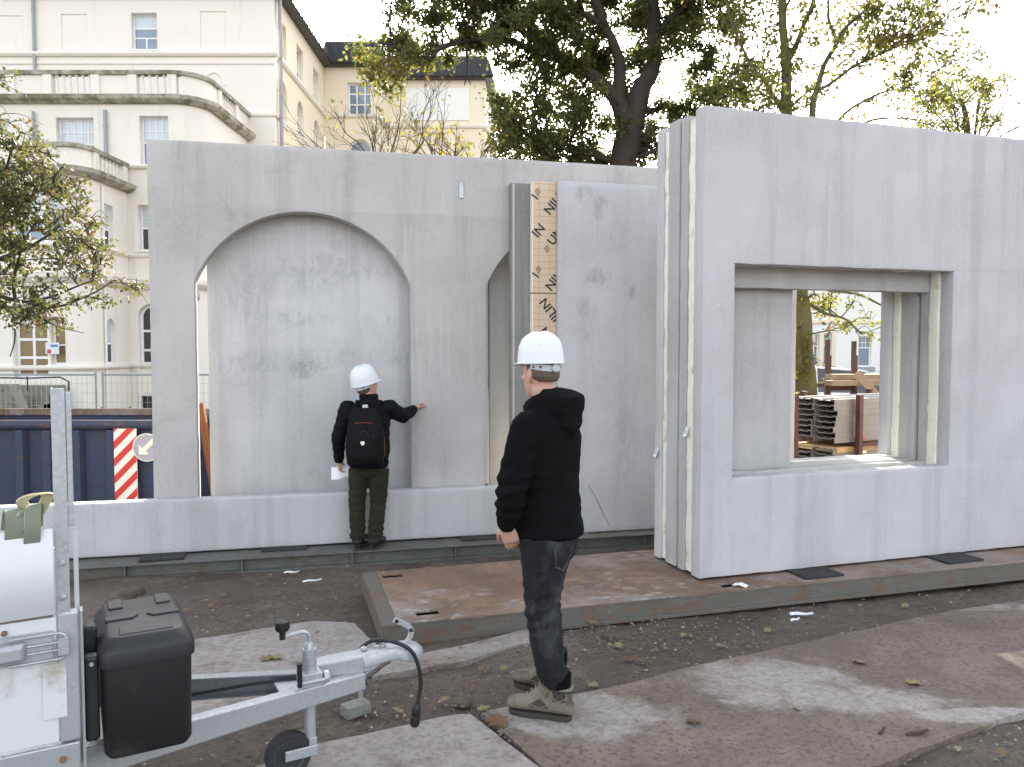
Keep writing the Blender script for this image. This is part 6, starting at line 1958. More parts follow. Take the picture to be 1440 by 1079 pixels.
def hard_hat(par, M, rx, ry, h, knob=True):
    prof = [(1.02, -.006), (1.0, .012), (.985, .045), (.93, .085), (.80, .120), (.58, .143), (.32, .154), (.10, .157)]
    b = MB(); n = 40
    rings = []
    def peak(a):
        c = max(0, math.sin(a)); return c ** 3
    for w, dz in ((1.10, -.010), (1.06, -.006)):
        ring = []
        for i in range(n):
            a = 2 * math.pi * i / n; k = 1 + (w - 1) * (.45 + .9 * max(0, math.sin(a))) + .20 * peak(a) * (w - 1) / .1
            ring.append((rx * k * math.cos(a), ry * k * math.sin(a), dz - .010 * peak(a) + .004))
        rings.append(ring)
    for w, z in prof:
        rings.append([(rx * w * math.cos(2 * math.pi * i / n), ry * w * math.sin(2 * math.pi * i / n), z * h / .157 + (.005 if abs(w * math.cos(2 * math.pi * i / n)) < .2 and w > .3 and z > .05 else 0)) for i in range(n)])
    b.rings(rings, False, M); k0 = len(b.v) - n
    b.f.append(tuple(k0 + i for i in range(n))); b.mi.append(0)
    o = b.build('hard_hat', M_['helmet'], par); smooth(o, 60)
    m = o.modifiers.new('thick', 'SOLIDIFY'); m.thickness = .003; m.offset = -1
    # headband and turning knob at the nape
    b = MB(); rr = []
    for i in range(25):
        a = R(180 + 14) + (R(152)) * i / 24
        zz = -.016 - .014 * math.sin(math.pi * i / 24)
        c, s_ = math.cos(a), math.sin(a)
        rr.append([(rx * .80 * c, ry * .84 * s_, zz - .016), (rx * .83 * c, ry * .87 * s_, zz - .016), (rx * .83 * c, ry * .87 * s_, zz + .014), (rx * .80 * c, ry * .84 * s_, zz + .014)])
    b.rings(rr, True, M); st_ = b.build('headband', M_['strap_grey'], o)
    if knob:
        b = MB(); b.lathe([(.021, 0), (.021, .012), (.016, .016)], 16, M @ Matrix.Translation((0, -ry * .87, -.030)) @ Matrix.Rotation(R(90), 4, 'X')); b.build('knob', M_['strap_grey'], st_)
        for a in (R(205), R(225), R(318)):
            b = MB(); b.lathe([(.006, 0), (.006, .002)], 8, M @ Matrix.Translation((rx * .832 * math.cos(a), ry * .872 * math.sin(a), -.024)) @ Matrix.Rotation(a + R(90), 4, 'Z') @ Matrix.Rotation(R(90), 4, 'X')); b.build('slot', M_['ink'], st_)
    return o
M_ = M

def boot(par, loc, yaw, L, hgt, mat, laces=True, sole=.032, w=.052):
    M0 = Matrix.Translation(Vector(loc)) @ Matrix.Rotation(yaw, 4, 'Z')
    b = MB(); k = L / .31
    # y from heel (-.08) to toe
    secs = [(-.104, .024, .060), (-.090, .036, .085), (-.03, .040, .095), (.02, .041, .098), (.07, .044, .086), (.12, .049, .074), (.17, .050, .068), (.205, .043, .058), (.228, .027, .044)]
    b.rings([[(x, y * k, z) for x, z in [(wv * w / .050 * math.cos(a), sole * .8 + max(0, h * (math.sin(a) * .5 + .5))) for a in [2 * math.pi * i / 14 for i in range(14)]]] for y, wv, h in secs], True, M0)
    b.rings([oval((0, y, z), rx, ry, 0, 16) for z, y, rx, ry in ((.05, -.026, .042, .068), (.09, -.030, .047, .068), (hgt * .7, -.036, .050, .064), (hgt, -.040, .053, .066))], True, M0)
    if laces: b.tube([(0, .115 * k, .062), (0, .072 * k, .098), (0, .035 * k, .130), (0, .010, hgt - .012)], [.036, .040, .040, .040], 14, M=M0)
    o = fuse('boot', b, .006, 2, mat, par)
    if laces:
        b = MB(); b.tube([(.051 * math.cos(a), -.040 + .064 * math.sin(a), hgt * .93 + .006 * math.sin(a)) for a in [2 * math.pi * i / 20 for i in range(21)]], .0065, 8, M=M0); e = b.build('padded_collar', M['boot_dark'], o); smooth(e)
    foot = [(-.040, -.090), (-.050, -.04), (-.044, .02), (-.056, .10), (-.056, .165), (-.040, .215), (-.012, .236), (.018, .234), (.042, .212), (.056, .16), (.055, .10), (.042, .02), (.049, -.04), (.040, -.090), (.0, -.104)]
    b = MB(); b.prism([(x * w / .062, y * k * .94) for x, y in foot][::-1], 0, sole * .82, M0); s_ = b.build('sole', M['sole'], o); bevel(s_, .006, 2)
    if laces:
        for i in range(5):
            y = .118 - i * .021; z = .098 + i * .0195
            b = MB(); b.tube([Vector((-.036, (y - .022) * k, z - .010)), Vector((-.018, (y + .002) * k, z + .006)), Vector((0, (y + .010) * k, z + .012)), Vector((.018, (y + .002) * k, z + .006)), Vector((.036, (y - .022) * k, z - .010))], .0042, 6, M=M0); b.build('lace', M['lace'], o)
    return o

def fold(p, f, s, seed):
    return noise.noise(Vector((p.x * s[0] + seed, p.y * s[1], p.z * s[2]))) * f

# ---- person in the foreground: black hoodie, dark jeans
pr = at_ground(776, 1000)
P1Z = .020
p1 = thing('person', 'man in black hoodie, charcoal jeans and white hard hat, hand in pocket, in the foreground', 'person', (pr.x, 3.95, P1Z), R(75))
p1.location.x = at_y(769, 700, 3.95).x
TW = R(-18); HW = R(-39)
def rt(x, y, z, a=TW): return Vector((x * math.cos(a) - y * math.sin(a), x * math.sin(a) + y * math.cos(a), z))
HM = Matrix.Translation(rt(0, .015, 1.555)) @ Matrix.Rotation(HW, 4, 'Z') @ Matrix.Rotation(R(-3), 4, 'X')
Lsh, Lel, Lwr = rt(-.185, .0, 1.445), Vector((-.258, .115, 1.135)), Vector((-.185, .160, .950))
Rsh, Rel, Rwr = rt(.185, .0, 1.445), Vector((.27, -.03, 1.135)), Vector((.185, .12, .950))
lhip, lkn, lan = Vector((-.10, -.01, .90)), Vector((-.125, -.005, .53)), Vector((-.13, -.07, .10))
rhip, rkn, ran = Vector((.10, -.02, .90)), Vector((.115, .04, .53)), Vector((.13, .0, .10))
b = MB()
head_shape(b, HM, 1.0)
b.tube([rt(0, -.01, 1.44), rt(0, .0, 1.53), rt(0, .025, 1.62)], [.075, .066, .062], 14)
b.rings([oval(rt(0, y, z), rx, ry, TW) for z, y, rx, ry in ((.86, 0, .15, .11), (1.05, .0, .15, .11), (1.3, 0, .16, .10), (1.44, 0, .15, .08), (1.5, 0, .08, .07))])
for sh, el, wr in ((Lsh, Lel, Lwr), (Rsh, Rel, Rwr)): b.tube([sh, el, wr], [.050, .042, .028], 10)
for h, k, a in ((lhip, lkn, lan), (rhip, rkn, ran)): b.tube([h, h.lerp(k, .5), k, k.lerp(a, .4), a + Vector((0, -.022, 0))], [.09, .08, .058, .054, .022], 10)
hand(b, frame_m(Lwr + Vector((0, 0, .0)), (.32, -.22, -1), (.9, .1, .1)), 1, (.25, .3, .25), 1.02, .2)
hand(b, frame_m(Rwr, (-.32, -.22, -1), (-.9, .1, .1)), -1, (.25, .3, .25), 1.02, .2)
for a, yw in ((lan, 0), (ran, 0)): b.tube([a + Vector((0, -.02, -.01)), a + Vector((0, .06, -.065))], [.024, .016], 8)
fuse('body', b, .0055, 3, M['skin'], p1)
b = MB()
for k in (-1, 1): ball(b, (k * .033, .108, .150), .0125, HM, 10)
b.build('eyes', M['tag_white'], p1)
b = MB()
b.rings([oval((0, y, z), rx, ry, 0, 24, 2.1) for z, y, rx, ry in ((.088, -.022, .050, .056), (.110, -.004, .0745, .080), (.135, .004, .0795, .089), (.165, .006, .0805, .092), (.205, .008, .0815, .094), (.25, .006, .075, .088), (.285, .002, .05, .06))], True, HM)
fuse('hair', b, .005, 2, M['hair'], p1, lambda p: .002 * noise.noise(p * 160))
hard_hat(p1, HM @ Matrix.Translation((0, .022, .186)) @ Matrix.Rotation(R(2), 4, 'X'), .108, .130, .152)
# hoodie
b = MB()
b.rings([oval(rt(0, y, z), rx, ry, TW, 28, 2.3) for z, y, rx, ry in ((.865, -.012, .180, .158), (.89, -.010, .190, .168), (.96, -.002, .194, .164), (1.05, .010, .194, .160), (1.16, .010, .196, .154), (1.28, .0, .204, .148), (1.38, -.010, .204, .140), (1.455, -.014, .184, .124), (1.51, -.014, .125, .10), (1.555, -.006, .088, .088))])
for sh, el, wr in ((Lsh, Lel, Lwr), (Rsh, Rel, Rwr)):
    b.tube([sh + Vector((0, 0, .02)), sh.lerp(el, .3), sh.lerp(el, .7), el, el.lerp(wr, .35), el.lerp(wr, .72), wr + (wr - el).normalized() * .012], [.070, .080, .079, .076, .068, .058, .045], 16)
    ball(b, sh, .076)
# collar and hood lying on the back
for (R_, r_, z, tl_) in ((.088, .030, 1.555, .030), (.096, .030, 1.53, .02)):
    b.tube([rt(R_ * math.sin(a) * .95, -.004 - R_ * math.cos(a), z + tl_ * math.cos(a)) for a in [2 * math.pi * i / 20 for i in range(21)]], r_, 10)
b.rings([oval(rt(0, y, z), rx, ry, TW, 24, 2.2) for z, y, rx, ry in ((1.375, -.125, .050, .026), (1.40, -.126, .082, .040), (1.44, -.128, .108, .050), (1.475, -.120, .112, .050), (1.505, -.115, .130, .068), (1.54, -.105, .134, .080), (1.575, -.092, .128, .088), (1.60, -.062, .100, .070), (1.612, -.048, .080, .050))])
def hd_(p):
    d = fold(p, .010, (5, 5, 11), 3) + fold(p, .005, (16, 16, 26), 9)
    dl = min((p - Lel).length, (p - Rel).length)
    if dl < .2: d += .010 * math.sin(p.z * 95 + 3 * noise.noise(p * 9)) * (1 - dl / .2)
    if p.z < 1.03: d += .006 * math.sin(p.z * 70 + 5 * noise.noise(p * 6)) * (1.03 - p.z) / .15
    return d
fuse('hoodie', b, .0085, 9, M['hoodie'], p1, hd_)
# jeans
b = MB()
b.rings([oval((0, y, z), rx, ry, TW * .4, 24, 2.3) for z, y, rx, ry in ((1.0, .0, .155, .115), (.93, -.010, .168, .132), (.86, -.014, .172, .142), (.79, -.01, .165, .125), (.76, -.005, .12, .10))])
for h, k, a in ((lhip, lkn, lan), (rhip, rkn, ran)):
    b.tube([h + Vector((0, 0, -.02)), h.lerp(k, .3), h.lerp(k, .62), k, k.lerp(a, .25), k.lerp(a, .5), k.lerp(a, .7), a + Vector((0, -.028, .088))], [.122, .116, .100, .086, .084, .078, .073, .074], 18)
ball(b, (-.075, -.075, .83), (.088, .075, .095)); ball(b, (.075, -.075, .83), (.088, .075, .095))
def jn_(p):
    d = fold(p, .006, (7, 7, 13), 5)
    for kn, s_ in ((lkn, .22), (rkn, .22)):
        dl = (p - kn).length
        if dl < s_: d += .0085 * math.sin(p.z * 85 + p.y * 30 + 4 * noise.noise(p * 8)) * (1 - dl / s_)
    if p.z < .28: d += .0075 * math.sin(p.z * 120 + 3 * noise.noise(p * 9)) * (.28 - p.z) / .2
    if p.z > .74: d += .004 * math.sin((p.z + p.y * .8) * 70 + 4 * noise.noise(p * 5))
    return d
jn = fuse('jeans', b, .008, 3, M['jeans'], p1, jn_)
# stitched rear pockets, proud of the cloth
def on_surface(o, p, d):
    ok, loc, nor, idx = o.ray_cast(Vector(p), Vector(d)); return (loc, nor) if ok else (None, None)
bpy.context.view_layer.update()
M['thread'] = fabric('denim_stitching', (.075, .078, .085), .2, 500)
def pocket(o, poly, origin, right, upv, dirn, name='rear_pocket', mat='jeans', lift=.003, thread='thread', tw=.0012):
    """patch laid on the cloth: project a grid from 'origin' along 'dirn'"""
    right = Vector(right); upv = Vector(upv); b = MB(); n = 8; idx = {}
    u0 = min(p[0] for p in poly); u1 = max(p[0] for p in poly); v0 = min(p[1] for p in poly); v1 = max(p[1] for p in poly)
    vs = []; ok = True
    edge = []
    for j in range(n + 1):
        v = v0 + (v1 - v0) * j / n
        # left and right limits of the outline at this height
        xs = []
        for i in range(len(poly)):
            a, c = poly[i], poly[(i + 1) % len(poly)]
            if (a[1] - v) * (c[1] - v) <= 0 and abs(a[1] - c[1]) > 1e-9: xs.append(a[0] + (c[0] - a[0]) * (v - a[1]) / (c[1] - a[1]))
        x0, x1 = (min(xs), max(xs)) if xs else (0, 0)
        row = []
        for i in range(n + 1):
            u = x0 + (x1 - x0) * i / n
            q = Vector(origin) + right * u + upv * v
            loc, nor = on_surface(o, q, dirn)
            if loc is None: return None
            row.append(loc + nor * lift)
        vs += row
    b.add(vs, [(j * (n + 1) + i, j * (n + 1) + i + 1, (j + 1) * (n + 1) + i + 1, (j + 1) * (n + 1) + i) for j in range(n) for i in range(n)])
    r = b.build(name, M[mat], o); smooth(r)
    b = MB()
    for ins in (.06, .14):
        path = []
        for k in range(25):
            t = k / 24
            ring = [(0, n), (0, 2), (n // 2, 0), (n, 2), (n, n)]
            seg = t * 4; i = min(3, int(seg)); f = seg - i
            gu = ring[i][0] + (ring[i + 1][0] - ring[i][0]) * f; gv = ring[i][1] + (ring[i + 1][1] - ring[i][1]) * f
            gu = n / 2 + (gu - n / 2) * (1 - ins); gv = n / 2 + (gv - n / 2) * (1 - ins)
            i0, j0 = min(n - 1, int(gu)), min(n - 1, int(gv)); fu, fv = gu - i0, gv - j0
            g = lambda i, j: vs[j * (n + 1) + i]
            p = g(i0, j0) * (1 - fu) * (1 - fv) + g(i0 + 1, j0) * fu * (1 - fv) + g(i0, j0 + 1) * (1 - fu) * fv + g(i0 + 1, j0 + 1) * fu * fv
            path.append(p)
        b.tube(path, tw, 4)
    b.build('stitching', M[thread], r)
    return r
pk = [(-.062, .07), (-.056, -.045), (0, -.075), (.056, -.045), (.062, .07)]
cdir = Vector((.74, .67, 0)).normalized(); rgt = Vector((.67, -.74, 0))
pocket(jn, pk, Vector((-.12, -.09, .80)) - cdir * .5, rgt, (0, 0, 1), cdir)
cdir = Vector((-.25, .95, 0)).normalized(); rgt = Vector((.95, .25, 0))
pocket(jn, pk, Vector((.085, -.10, .80)) - cdir * .5, rgt, (0, 0, 1), cdir)
# side seam
b = MB(); path = []
for k in range(30):
    z = .93 - k * .027
    cx = -.115 if z > .53 else -.13
    cy = -.01 if z > .53 else -.01 - .05 * (.53 - z) / .4
    loc, nor = on_surface(jn, Vector((-.6, cy, z)), (1, 0, 0))
    if loc is not None: path.append(loc + nor * .0005)
if len(path) > 5: b.tube(path, .0028, 5); b.build('side_seam', M['jeans'], jn)
boot(p1, (lan.x, lan.y + .01, 0), R(-3), .315, .165, M['boot'])
boot(p1, (ran.x, ran.y + .005, 0), R(-16), .315, .165, M['boot'])

M['boot_panel'] = pmat('dark_boot_panel', (.045, .040, .032), .3, 14, .9, bump=.4, bscale=90)
bts = [o for o in p1.children if o.name.startswith('boot')]
for o, an in zip(bts, (lan, ran)):
    b = MB(); b.tube([(an.x, an.y - .026, .11), (an.x, an.y - .027, .225)], [.052, .056], 16); e = b.build('sock', M['hoodie'], p1); smooth(e, 40)
    bpy.context.view_layer.update()
    pocket(o, [(-.030, .026), (-.020, -.026), (.036, -.026), (.052, .010), (.040, .026)], Vector((an.x - .4, an.y - .020, .128)), (0, -1, 0), (0, 0, 1), (1, 0, 0), 'ankle_panel', 'boot_panel', .002, 'lace', .002)
    pocket(o, [(-.062, -.008), (-.055, -.022), (.035, -.022), (.030, .006), (-.012, .026)], Vector((an.x - .4, an.y + .060, .080)), (0, -1, 0), (0, 0, 1), (1, 0, 0), 'side_panel', 'boot_panel', .002, 'lace', .002)

# ---- person at the wall: black padded jacket, backpack, olive trousers
P2Y = 7.17
q0 = at_y(519, 770, P2Y)
p2 = thing('person', 'man in black padded jacket and olive trousers touching the arch edge, seen from behind', 'person', (q0.x, P2Y, BEAM_TOP + .001), 0)
HM2 = Matrix.Translation((-.015, .03, 1.365)) @ Matrix.Rotation(R(-42), 4, 'Z') @ Matrix.Rotation(R(13), 4, 'X')
S2 = .93
Ls, Le, Lw = Vector((-.180, 0, 1.285)), Vector((-.262, -.03, 1.03)), Vector((-.272, .03, .80))
Rs, Re, Rw = Vector((.185, .0, 1.285)), Vector((.300, .14, 1.195)), Vector((.372, .325, 1.245))
lh, lk, la = Vector((-.085, 0, .76)), Vector((-.108, .02, .43)), Vector((-.098, -.02, .09))
rh, rk_, ra = Vector((.09, 0, .76)), Vector((.085, .025, .43)), Vector((.055, -.01, .09))
b = MB(); head_shape(b, HM2, S2)
b.tube([(0, -.01, 1.28), (-.004, .005, 1.35), (-.012, .035, 1.43)], [.066, .060, .056], 12)
b.rings([oval((0, 0, z), rx, ry) for z, rx, ry in ((.74, .13, .095), (1.0, .13, .095), (1.2, .14, .09), (1.29, .13, .07), (1.34, .07, .06))])
for a_, c_, e_ in ((Ls, Le, Lw), (Rs, Re, Rw)): b.tube([a_, c_, e_], [.044, .037, .025], 10)
for h, k, a in ((lh, lk, la), (rh, rk_, ra)): b.tube([h, k, k.lerp(a, .4), a], [.075, .052, .05, .032], 10); b.tube([a, a + Vector((0, .09, -.05))], [.032, .026], 8)
hand(b, frame_m(Lw, (-.05, .25, -1), (.8, .35, .1)), 1, (.35, .55, .45), .95, .9)
hand(b, frame_m(Rw, (.42, .78, .38), (.55, -.1, -.6)), 1, (.35, .55, .4), .95, .6)
fuse('body', b, .0055, 3, M['skin'], p2)
b = MB()
for k in (-1, 1): ball(b, (k * .033 * S2, .108 * S2, .150 * S2), .0115, HM2, 10)
b.build('eyes', M['tag_white'], p2)
b = MB(); b.rings([oval((0, y * S2, z * S2), rx * S2, ry * S2, 0, 20, 2.1) for z, y, rx, ry in ((.062, -.026, .050, .042), (.085, -.008, .066, .070), (.120, .004, .0765, .086), (.165, .006, .0805, .092), (.21, .008, .0815, .094), (.26, .006, .070, .082))], True, HM2)
fuse('hair', b, .006, 2, M['hair'], p2)
hard_hat(p2, HM2 @ Matrix.Translation((0, .014, .150)) @ Matrix.Rotation(R(3), 4, 'X'), .112, .135, .165)
b = MB()
b.rings([oval((.008, 0, z), rx, ry, 0, 26, 2.4) for z, rx, ry in ((.745, .168, .125), (.78, .174, .132), (.9, .172, .132), (1.05, .184, .134), (1.18, .196, .130), (1.26, .186, .116), (1.315, .138, .096), (1.35, .088, .084), (1.41, .082, .080))])
for a_, c_, e_ in ((Ls, Le, Lw), (Rs, Re, Rw)):
    b.tube([a_ + Vector((0, 0, .012)), a_.lerp(c_, .35), a_.lerp(c_, .75), c_, c_.lerp(e_, .5), e_ + (e_ - c_).normalized() * .012], [.074, .074, .068, .066, .056, .043], 14); ball(b, a_, .076)
def jk_(p):
    d = fold(p, .006, (6, 6, 10), 2)
    return d + .005 * abs(math.sin(p.z * 46 + 1.5 * noise.noise(p * 3))) - .002
jk2 = fuse('jacket', b, .0085, 3, M['jacket'], p2, jk_)
b = MB()
b.rings([oval((0, y, z), rx, ry, 0, 20, 2.3) for z, y, rx, ry in ((.86, 0, .15, .11), (.76, -.006, .160, .125), (.69, -.005, .150, .112), (.655, 0, .10, .08))])
for h, k, a in ((lh, lk, la), (rh, rk_, ra)):
    b.tube([h + Vector((0, 0, -.03)), h.lerp(k, .4), k, k.lerp(a, .4), k.lerp(a, .8), a + Vector((0, 0, -.005))], [.098, .092, .076, .072, .070, .070], 16)
def tr_(p):
    d = fold(p, .006, (8, 8, 14), 8)
    if p.z < .3: d += .007 * math.sin(p.z * 105 + 4 * noise.noise(p * 8)) * min(1, (.3 - p.z) / .15)
    dl = min((p - lk).length, (p - rk_).length)
    if dl < .16: d += .006 * math.sin(p.z * 90 + 3 * noise.noise(p * 9)) * (1 - dl / .16)
    return d
fuse('trousers', b, .0085, 3, M['trousers'], p2, tr_)
boot(p2, (la.x, la.y + .01, 0), R(6), .27, .095, M['boot_dark'], False, .024, .048)
boot(p2, (ra.x, ra.y + .01, 0), R(-12), .27, .095, M['boot_dark'], False, .024, .048)
# backpack
bp = thing('backpack', 'black backpack with red piping worn by the man at the arch', 'backpack', (q0.x + .012, P2Y - .13, BEAM_TOP + .78), 0)
b = MB()
b.rings([oval((0, y, z), rx, ry, 0, 24, 3.2) for z, y, rx, ry in ((-.005, -.055, .135, .065), (.03, -.07, .160, .088), (.14, -.078, .168, .095), (.28, -.07, .164, .088), (.40, -.058, .150, .072), (.48, -.046, .122, .056), (.525, -.036, .08, .038))])
bk = fuse('pack_body', b, .008, 3, M['pack'], bp, lambda p: fold(p, .006, (7, 7, 9), 4))
b = MB(); b.rings([oval((0, y, z), rx, ry, 0, 20, 2.8) for z, y, rx, ry in ((.04, -.135, .115, .042), (.10, -.15, .125, .050), (.22, -.142, .120, .046), (.31, -.125, .095, .034), (.345, -.11, .05, .02))])
fuse('front_pocket', b, .008, 2, M['pack'], bp, lambda p: fold(p, .004, (9, 9, 9), 6))
b = MB(); b.tube([(-.10, -.166, .10), (-.104, -.166, .2), (-.085, -.155, .28), (0, -.15, .328), (.085, -.155, .28), (.104, -.166, .2), (.10, -.166, .10)], .005, 6); b.build('zip', M['black_plastic'], bp)
b = MB(); b.tube(spline([(-.075, -.128, .392), (0, -.140, .398), (.075, -.128, .392)], 4), .0045, 6); b.build('red_piping', M['red_trim'], bp)
for s in (-1, 1):
    b = MB(); b.tube(spline([(s * .168, -.08, .10), (s * .171, -.085, .18), (s * .166, -.08, .27)], 4), .006, 6); b.build('red_piping', M['red_trim'], bp)
    b = MB(); b.tube(spline([(s * .075, -.05, .46), (s * .092, .02, .535), (s * .105, .12, .565), (s * .115, .235, .49), (s * .13, .275, .33), (s * .16, .2, .12), (s * .16, .02, .05)], 5), .017, 8); o = b.build('shoulder_strap', M['pack'], bp); smooth(o)
b = MB(); b.tube(spline([(-.035, -.03, .515), (-.03, -.04, .56), (.03, -.04, .56), (.035, -.03, .515)], 4), .008, 8); b.build('haul_loop', M['pack'], bp)
b = MB(); b.box((0, -.062, .535), (.05, .014, .03)); o = b.build('loop_tag', M['strap_grey'], bp); bevel(o, .004)
b = MB(); b.prism([(-.018, .016), (-.018, -.004), (-.010, -.016), (0, -.021), (.010, -.016), (.018, -.004), (.018, .016)][::1], 0, .004, Matrix.Translation((0, -.198, .225)) @ Matrix(((1, 0, 0, 0), (0, 0, -1, 0), (0, 1, 0, 0), (0, 0, 0, 1)))); o = b.build('shield_emblem', M['sign_white'], bp); bevel(o, .002)
# paper in the left hand
b = MB(); nx, ny = 9, 6; vs = []
for j in range(ny + 1):
    for i in range(nx + 1):
        u, v = i / nx - .5, j / ny - .5
        vs.append((u * .235, .012 * math.sin(u * 7) + .012 * noise.noise(Vector((u * 5, v * 5, 2))), v * .115 + .02 * u + .010 * math.sin(u * 5)))
b.add(vs, [(j * (nx + 1) + i, j * (nx + 1) + i + 1, (j + 1) * (nx + 1) + i + 1, (j + 1) * (nx + 1) + i) for j in range(ny) for i in range(nx)])
me = b.mesh('paper_sheet')
o = link_mesh('paper_sheet', me, M['paper'], loc=Vector((q0.x - .232, P2Y + .055, .690)), rot=(R(-12), 0, R(6))); smooth(o)
m = o.modifiers.new('thick', 'SOLIDIFY'); m.thickness = .0012
setp(o, 'crumpled white sheet of paper held in the left hand of the man at the arch', 'paper')
# ------------------------------------------------------------------ litter, leaves and clods on the ground
M['dead_leaf'] = mk_leaf('fallen_leaf', [(0, (.11, .050, .024)), (.35, (.16, .10, .050)), (.75, (.22, .175, .10)), (1, (.16, .17, .07))], .10)
random.seed(5)
def fallen_leaf(p, s, rz, tone, label, tilt=.15):
    n = 5
    vs = []; fs = []
    out = [(0, -.5), (.16, -.34), (.36, -.30), (.27, -.05), (.50, .12), (.22, .20), (.10, .5), (0, .58), (-.10, .46), (-.24, .22), (-.48, .10), (-.28, -.06), (-.36, -.28), (-.15, -.36)]
    vs = [(0, 0, .03)] + [(x * random.uniform(.85, 1.15), y, .10 * abs(x) + random.uniform(-.02, .10)) for x, y in out]
    fs = [(0, i, i % len(out) + 1) for i in range(1, len(out) + 1)]
    b = MB(); b.add([Vector(v) * s for v in vs], fs)
    me = b.mesh('fallen_leaf'); a = me.attributes.new('tone', 'FLOAT', 'FACE'); a.data.foreach_set('value', [tone] * len(fs))
    o = link_mesh('fallen_leaf', me, M['dead_leaf'], loc=p, rot=(random.uniform(-tilt, tilt), random.uniform(-tilt, tilt), rz))
    setp(o, label, 'leaf', 'fallen autumn leaves on the ground')
def LBL(p, tone):
    c = 'red-brown' if tone < .2 else 'tan' if tone < .5 else 'straw-coloured' if tone < .8 else 'greenish'
    if p.x < -.9 and p.y > 4.6: w = 'between the beam and the pale slab'
    elif p.x < -.3 and p.y > 3.9: w = 'on or beside the pale slab behind the drawbar'
    elif p.x < .05: w = 'near the trailer coupling and lower slab'
    elif p.y > 4.55: w = 'along the front of the steel platform'
    elif p.x < 1.0: w = 'on the ground around the foreground man'
    elif p.y > 3.9: w = 'on the far half of the big slab'
    else: w = 'on the near half of the big slab'
    return 'small %s fallen leaf %s' % (c, w)
spec = [((700, 1015), .13, .1, 'large brown fallen leaf beside the toe of the near boot'), ((679, 997), .07, 1.0, 'small green fallen leaf left of the near boot'),
        ((885, 926), .10, .05, 'orange-brown curled leaf on the mud right of the foreground man'), ((388, 925), .10, .75, 'yellowish leaf on the pale slab behind the drawbar'),
        ((375, 926), .09, .6, 'yellow leaf furthest left on the pale slab behind the drawbar'), ((833, 876), .09, .8, 'pale green leaf in front of the steel platform right of the jeans'),
        ((975, 1015), .08, .1, 'small orange leaf alone on the big slab'), ((1285, 960), .10, .8, 'pale curled leaf at the right end of the bare patch'), ((1208, 931), .09, .7, 'pale leaf on the upper edge of the bare patch')]
for (u, v), s, tone, lb in spec: 
    p = at_ground(u, v, .026); fallen_leaf(p, s, random.uniform(0, 6), tone, lb)
pts = [(330, 842), (448, 888), (318, 836), (300, 850), (262, 860), (680, 940), (712, 938), (668, 963), (650, 915), (925, 898), (960, 893), (983, 897), (1010, 905), (1045, 902), (920, 913), (985, 918), (905, 930), (835, 960), (1230, 880), (1275, 852), (1390, 850), (1080, 885), (1300, 905), (760, 975), (620, 985), (640, 968), (560, 998), (600, 960), (350, 868), (480, 860), (455, 842), (395, 836), (1120, 1000), (1170, 960), (1350, 1050), (1410, 1060), (1330, 980), (690, 1045), (600, 1065), (870, 905)]
for u, v in pts:
    p = at_ground(u + random.uniform(-6, 6), v + random.uniform(-3, 3), .016); tn = random.random(); fallen_leaf(p, random.uniform(.035, .075), random.uniform(0, 6), tn, LBL(p, tn), .3)
for i in range(64):
    u, v = random.uniform(120, 1440), random.uniform(800, 1075)
    p = at_ground(u, v, .016)
    if 4.95 < p.y < 6.5 and p.x > -.8: continue
    if v < 806 - (u - 115) * .065 + 25 and u < 915: continue
    tn = random.random(); fallen_leaf(p, random.uniform(.022, .045), random.uniform(0, 6), tn, LBL(p, tn), .4)

# pebbles, crumbs of earth and wood chips: too many to count
def crumbs(name, n, mats, smin, smax, area, seed, label):
    rng = random.Random(seed); b = MB()
    for _ in range(n):
        u, v = rng.uniform(area[0], area[2]), rng.uniform(area[1], area[3])
        p = at_ground(u, v, .0)
        if PF.dir.dot(p - pf0) > -.02 and -.02 < PF.n.dot(p - pf0) < 1.3: continue
        if (p - KW.o).dot(KW.n) > -.30: continue
        s = smin + (smax - smin) * rng.random() ** 5
        q = []
        for (x, y, z) in ((1, 0, 0), (-1, 0, 0), (0, 1, 0), (0, -1, 0), (0, 0, 1), (0, 0, -.6)):
            q.append(Vector((x * rng.uniform(.5, 1.2), y * rng.uniform(.5, 1.2), z * rng.uniform(.35, .8))) * s)
        b.add(q, [(0, 2, 4), (2, 1, 4), (1, 3, 4), (3, 0, 4), (2, 0, 5), (1, 2, 5), (3, 1, 5), (0, 3, 5)], Matrix.Translation((p.x, p.y, gz(p.y) + .010 + s * .2)) @ Matrix.Rotation(rng.uniform(0, 6), 4, 'Z'))
    o = b.build(name, mats); setp(o, label, kind='stuff'); return o
M['crumb'] = pmat('earth_crumb', (.14, .118, .098), .4, 40, .95)
M['stone'] = pmat('small_stone', (.30, .28, .25), .3, 30, .9)
M['chip'] = pmat('wood_chip', (.30, .24, .15), .3, 30, .9)
crumbs('earth_crumbs', 6500, M['crumb'], .002, .016, (110, 790, 1440, 1079), 1, 'crumbs of dark earth scattered over mud and slabs')
crumbs('gravel', 900, M['stone'], .003, .014, (110, 795, 1440, 1079), 2, 'small pale stones scattered over the mud')
crumbs('wood_chips', 800, M['chip'], .003, .016, (110, 800, 1440, 1079), 3, 'small pale chips scattered over the mud')
crumbs('earth_crumbs', 600, M['crumb'], .003, .018, (800, 868, 1080, 915), 4, 'ridge of dark earth crumbs along the front of the platform')

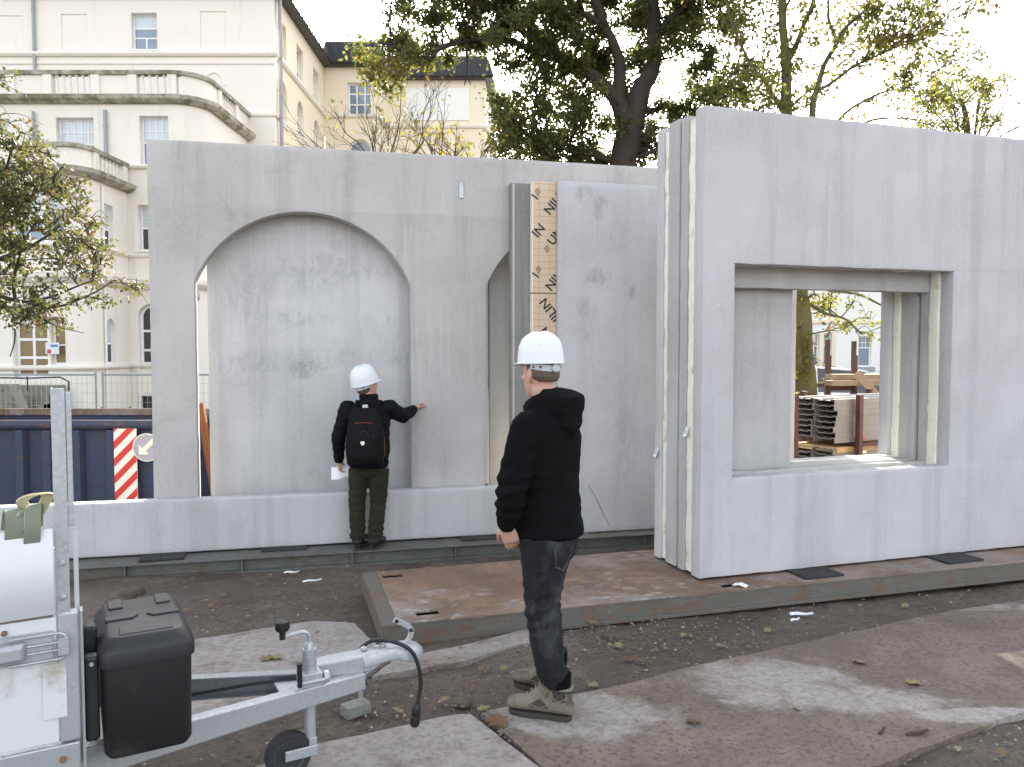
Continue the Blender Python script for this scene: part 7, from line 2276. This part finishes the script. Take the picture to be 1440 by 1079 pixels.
# larger clods and litter
def clod(u, v, s, label, mat='mud', grp=None):
    p = at_ground(u, v, .0); b = MB(); ball(b, (0, 0, 0), (s, s * .75, s * .45), None, 14)
    me = b.mesh('earth_clod')
    for vt in me.vertices: vt.co += vt.co.normalized() * s * .35 * noise.noise(vt.co * (6 / s * .1) + Vector((u, v, 0)))
    o = link_mesh('earth_clod', me, M[mat], loc=(p.x, p.y, gz(p.y) + s * .12), rot=(0, 0, random.uniform(0, 6))); smooth(o)
    setp(o, label, 'clod', grp)
clod(172, 842, .13, 'dark clod of earth in front of the beam at the left'); clod(190, 836, .09, 'smaller dark clod of earth right of the largest clod by the beam')
clod(480, 958, .05, 'small clod of earth beside the prop block under the drawbar'); clod(650, 990, .05, 'clod of earth on the corner of the lower slab')
clod(858, 898, .07, 'dark clod of earth by the platform just right of the jeans')
M['dark_wood'] = pmat('dark_wet_wood', (.055, .040, .030), .3, 20, .9)
def stick(u, v, L, w, rz, label, mat='paper', name='paper_strip', dz=.02):
    p = at_ground(u, v, dz)
    b = MB(); b.rings([[(x, -w / 2 + .2 * w * math.sin(x * 30), z), (x, w / 2, z), (x, w / 2, z + .008), (x, -w / 2, z + .008)] for x, z in ((-L / 2, 0), (-L * .2, .008), (L * .2, .004), (L / 2, .014))])
    o = b.build(name, M[mat], loc=p, rot=(0, 0, rz)); setp(o, label, 'litter')
stick(1127, 865, .155, .034, R(-14), 'white strip of paper lying on the mud in front of the platform')
stick(1118, 873, .06, .015, R(5), 'small white scrap beside the paper strip in front of the platform')
stick(439, 818, .15, .018, R(8), 'thin white strip on the mud in front of the steel beam')
stick(410, 806, .13, .02, R(-8), 'pale scrap of foil on the mud close to the steel beam')
stick(1290, 1033, .11, .016, R(10), 'dark splinter of wood at the lower edge of the big slab', 'dark_wood', 'wood_splinter')
stick(1240, 1031, .05, .012, R(40), 'small dark splinter near the larger splinter on the slab', 'dark_wood', 'wood_splinter')
# prop block under the drawbar
p = at_ground(500, 1002, 0)
pb = thing('prop_block', 'small grey wooden block with a steel peg under the trailer coupling', 'block', (p.x, p.y, gz(p.y) - .01), R(40))
b = MB(); b.box((0, 0, .03), (.13, .08, .06)); o = b.build('block', M['concrete_d'], pb); bevel(o, .005)
b = MB(); b.tube([(.03, 0, .0605), (.03, 0, .12)], .012, 8); b.tube([(.03, 0, .1205), (.03, 0, .15)], .020, 8); b.build('peg', M['galv'], pb)
# small spoil on the platform and dribbles on the deck
p = at_z(1041, 824, PT + .004); b = MB(); b.rings([[(x, -.03, z), (x, .03, z), (x, .03, z + .006), (x, -.03, z + .006)] for x, z in ((-.05, 0), (0, .012), (.05, .0))]); o = b.build('paper_scrap', M['paper'], loc=p, rot=(0, 0, -.6)); setp(o, 'small white scrap of paper on the deck beside the rectangular slot', 'litter')
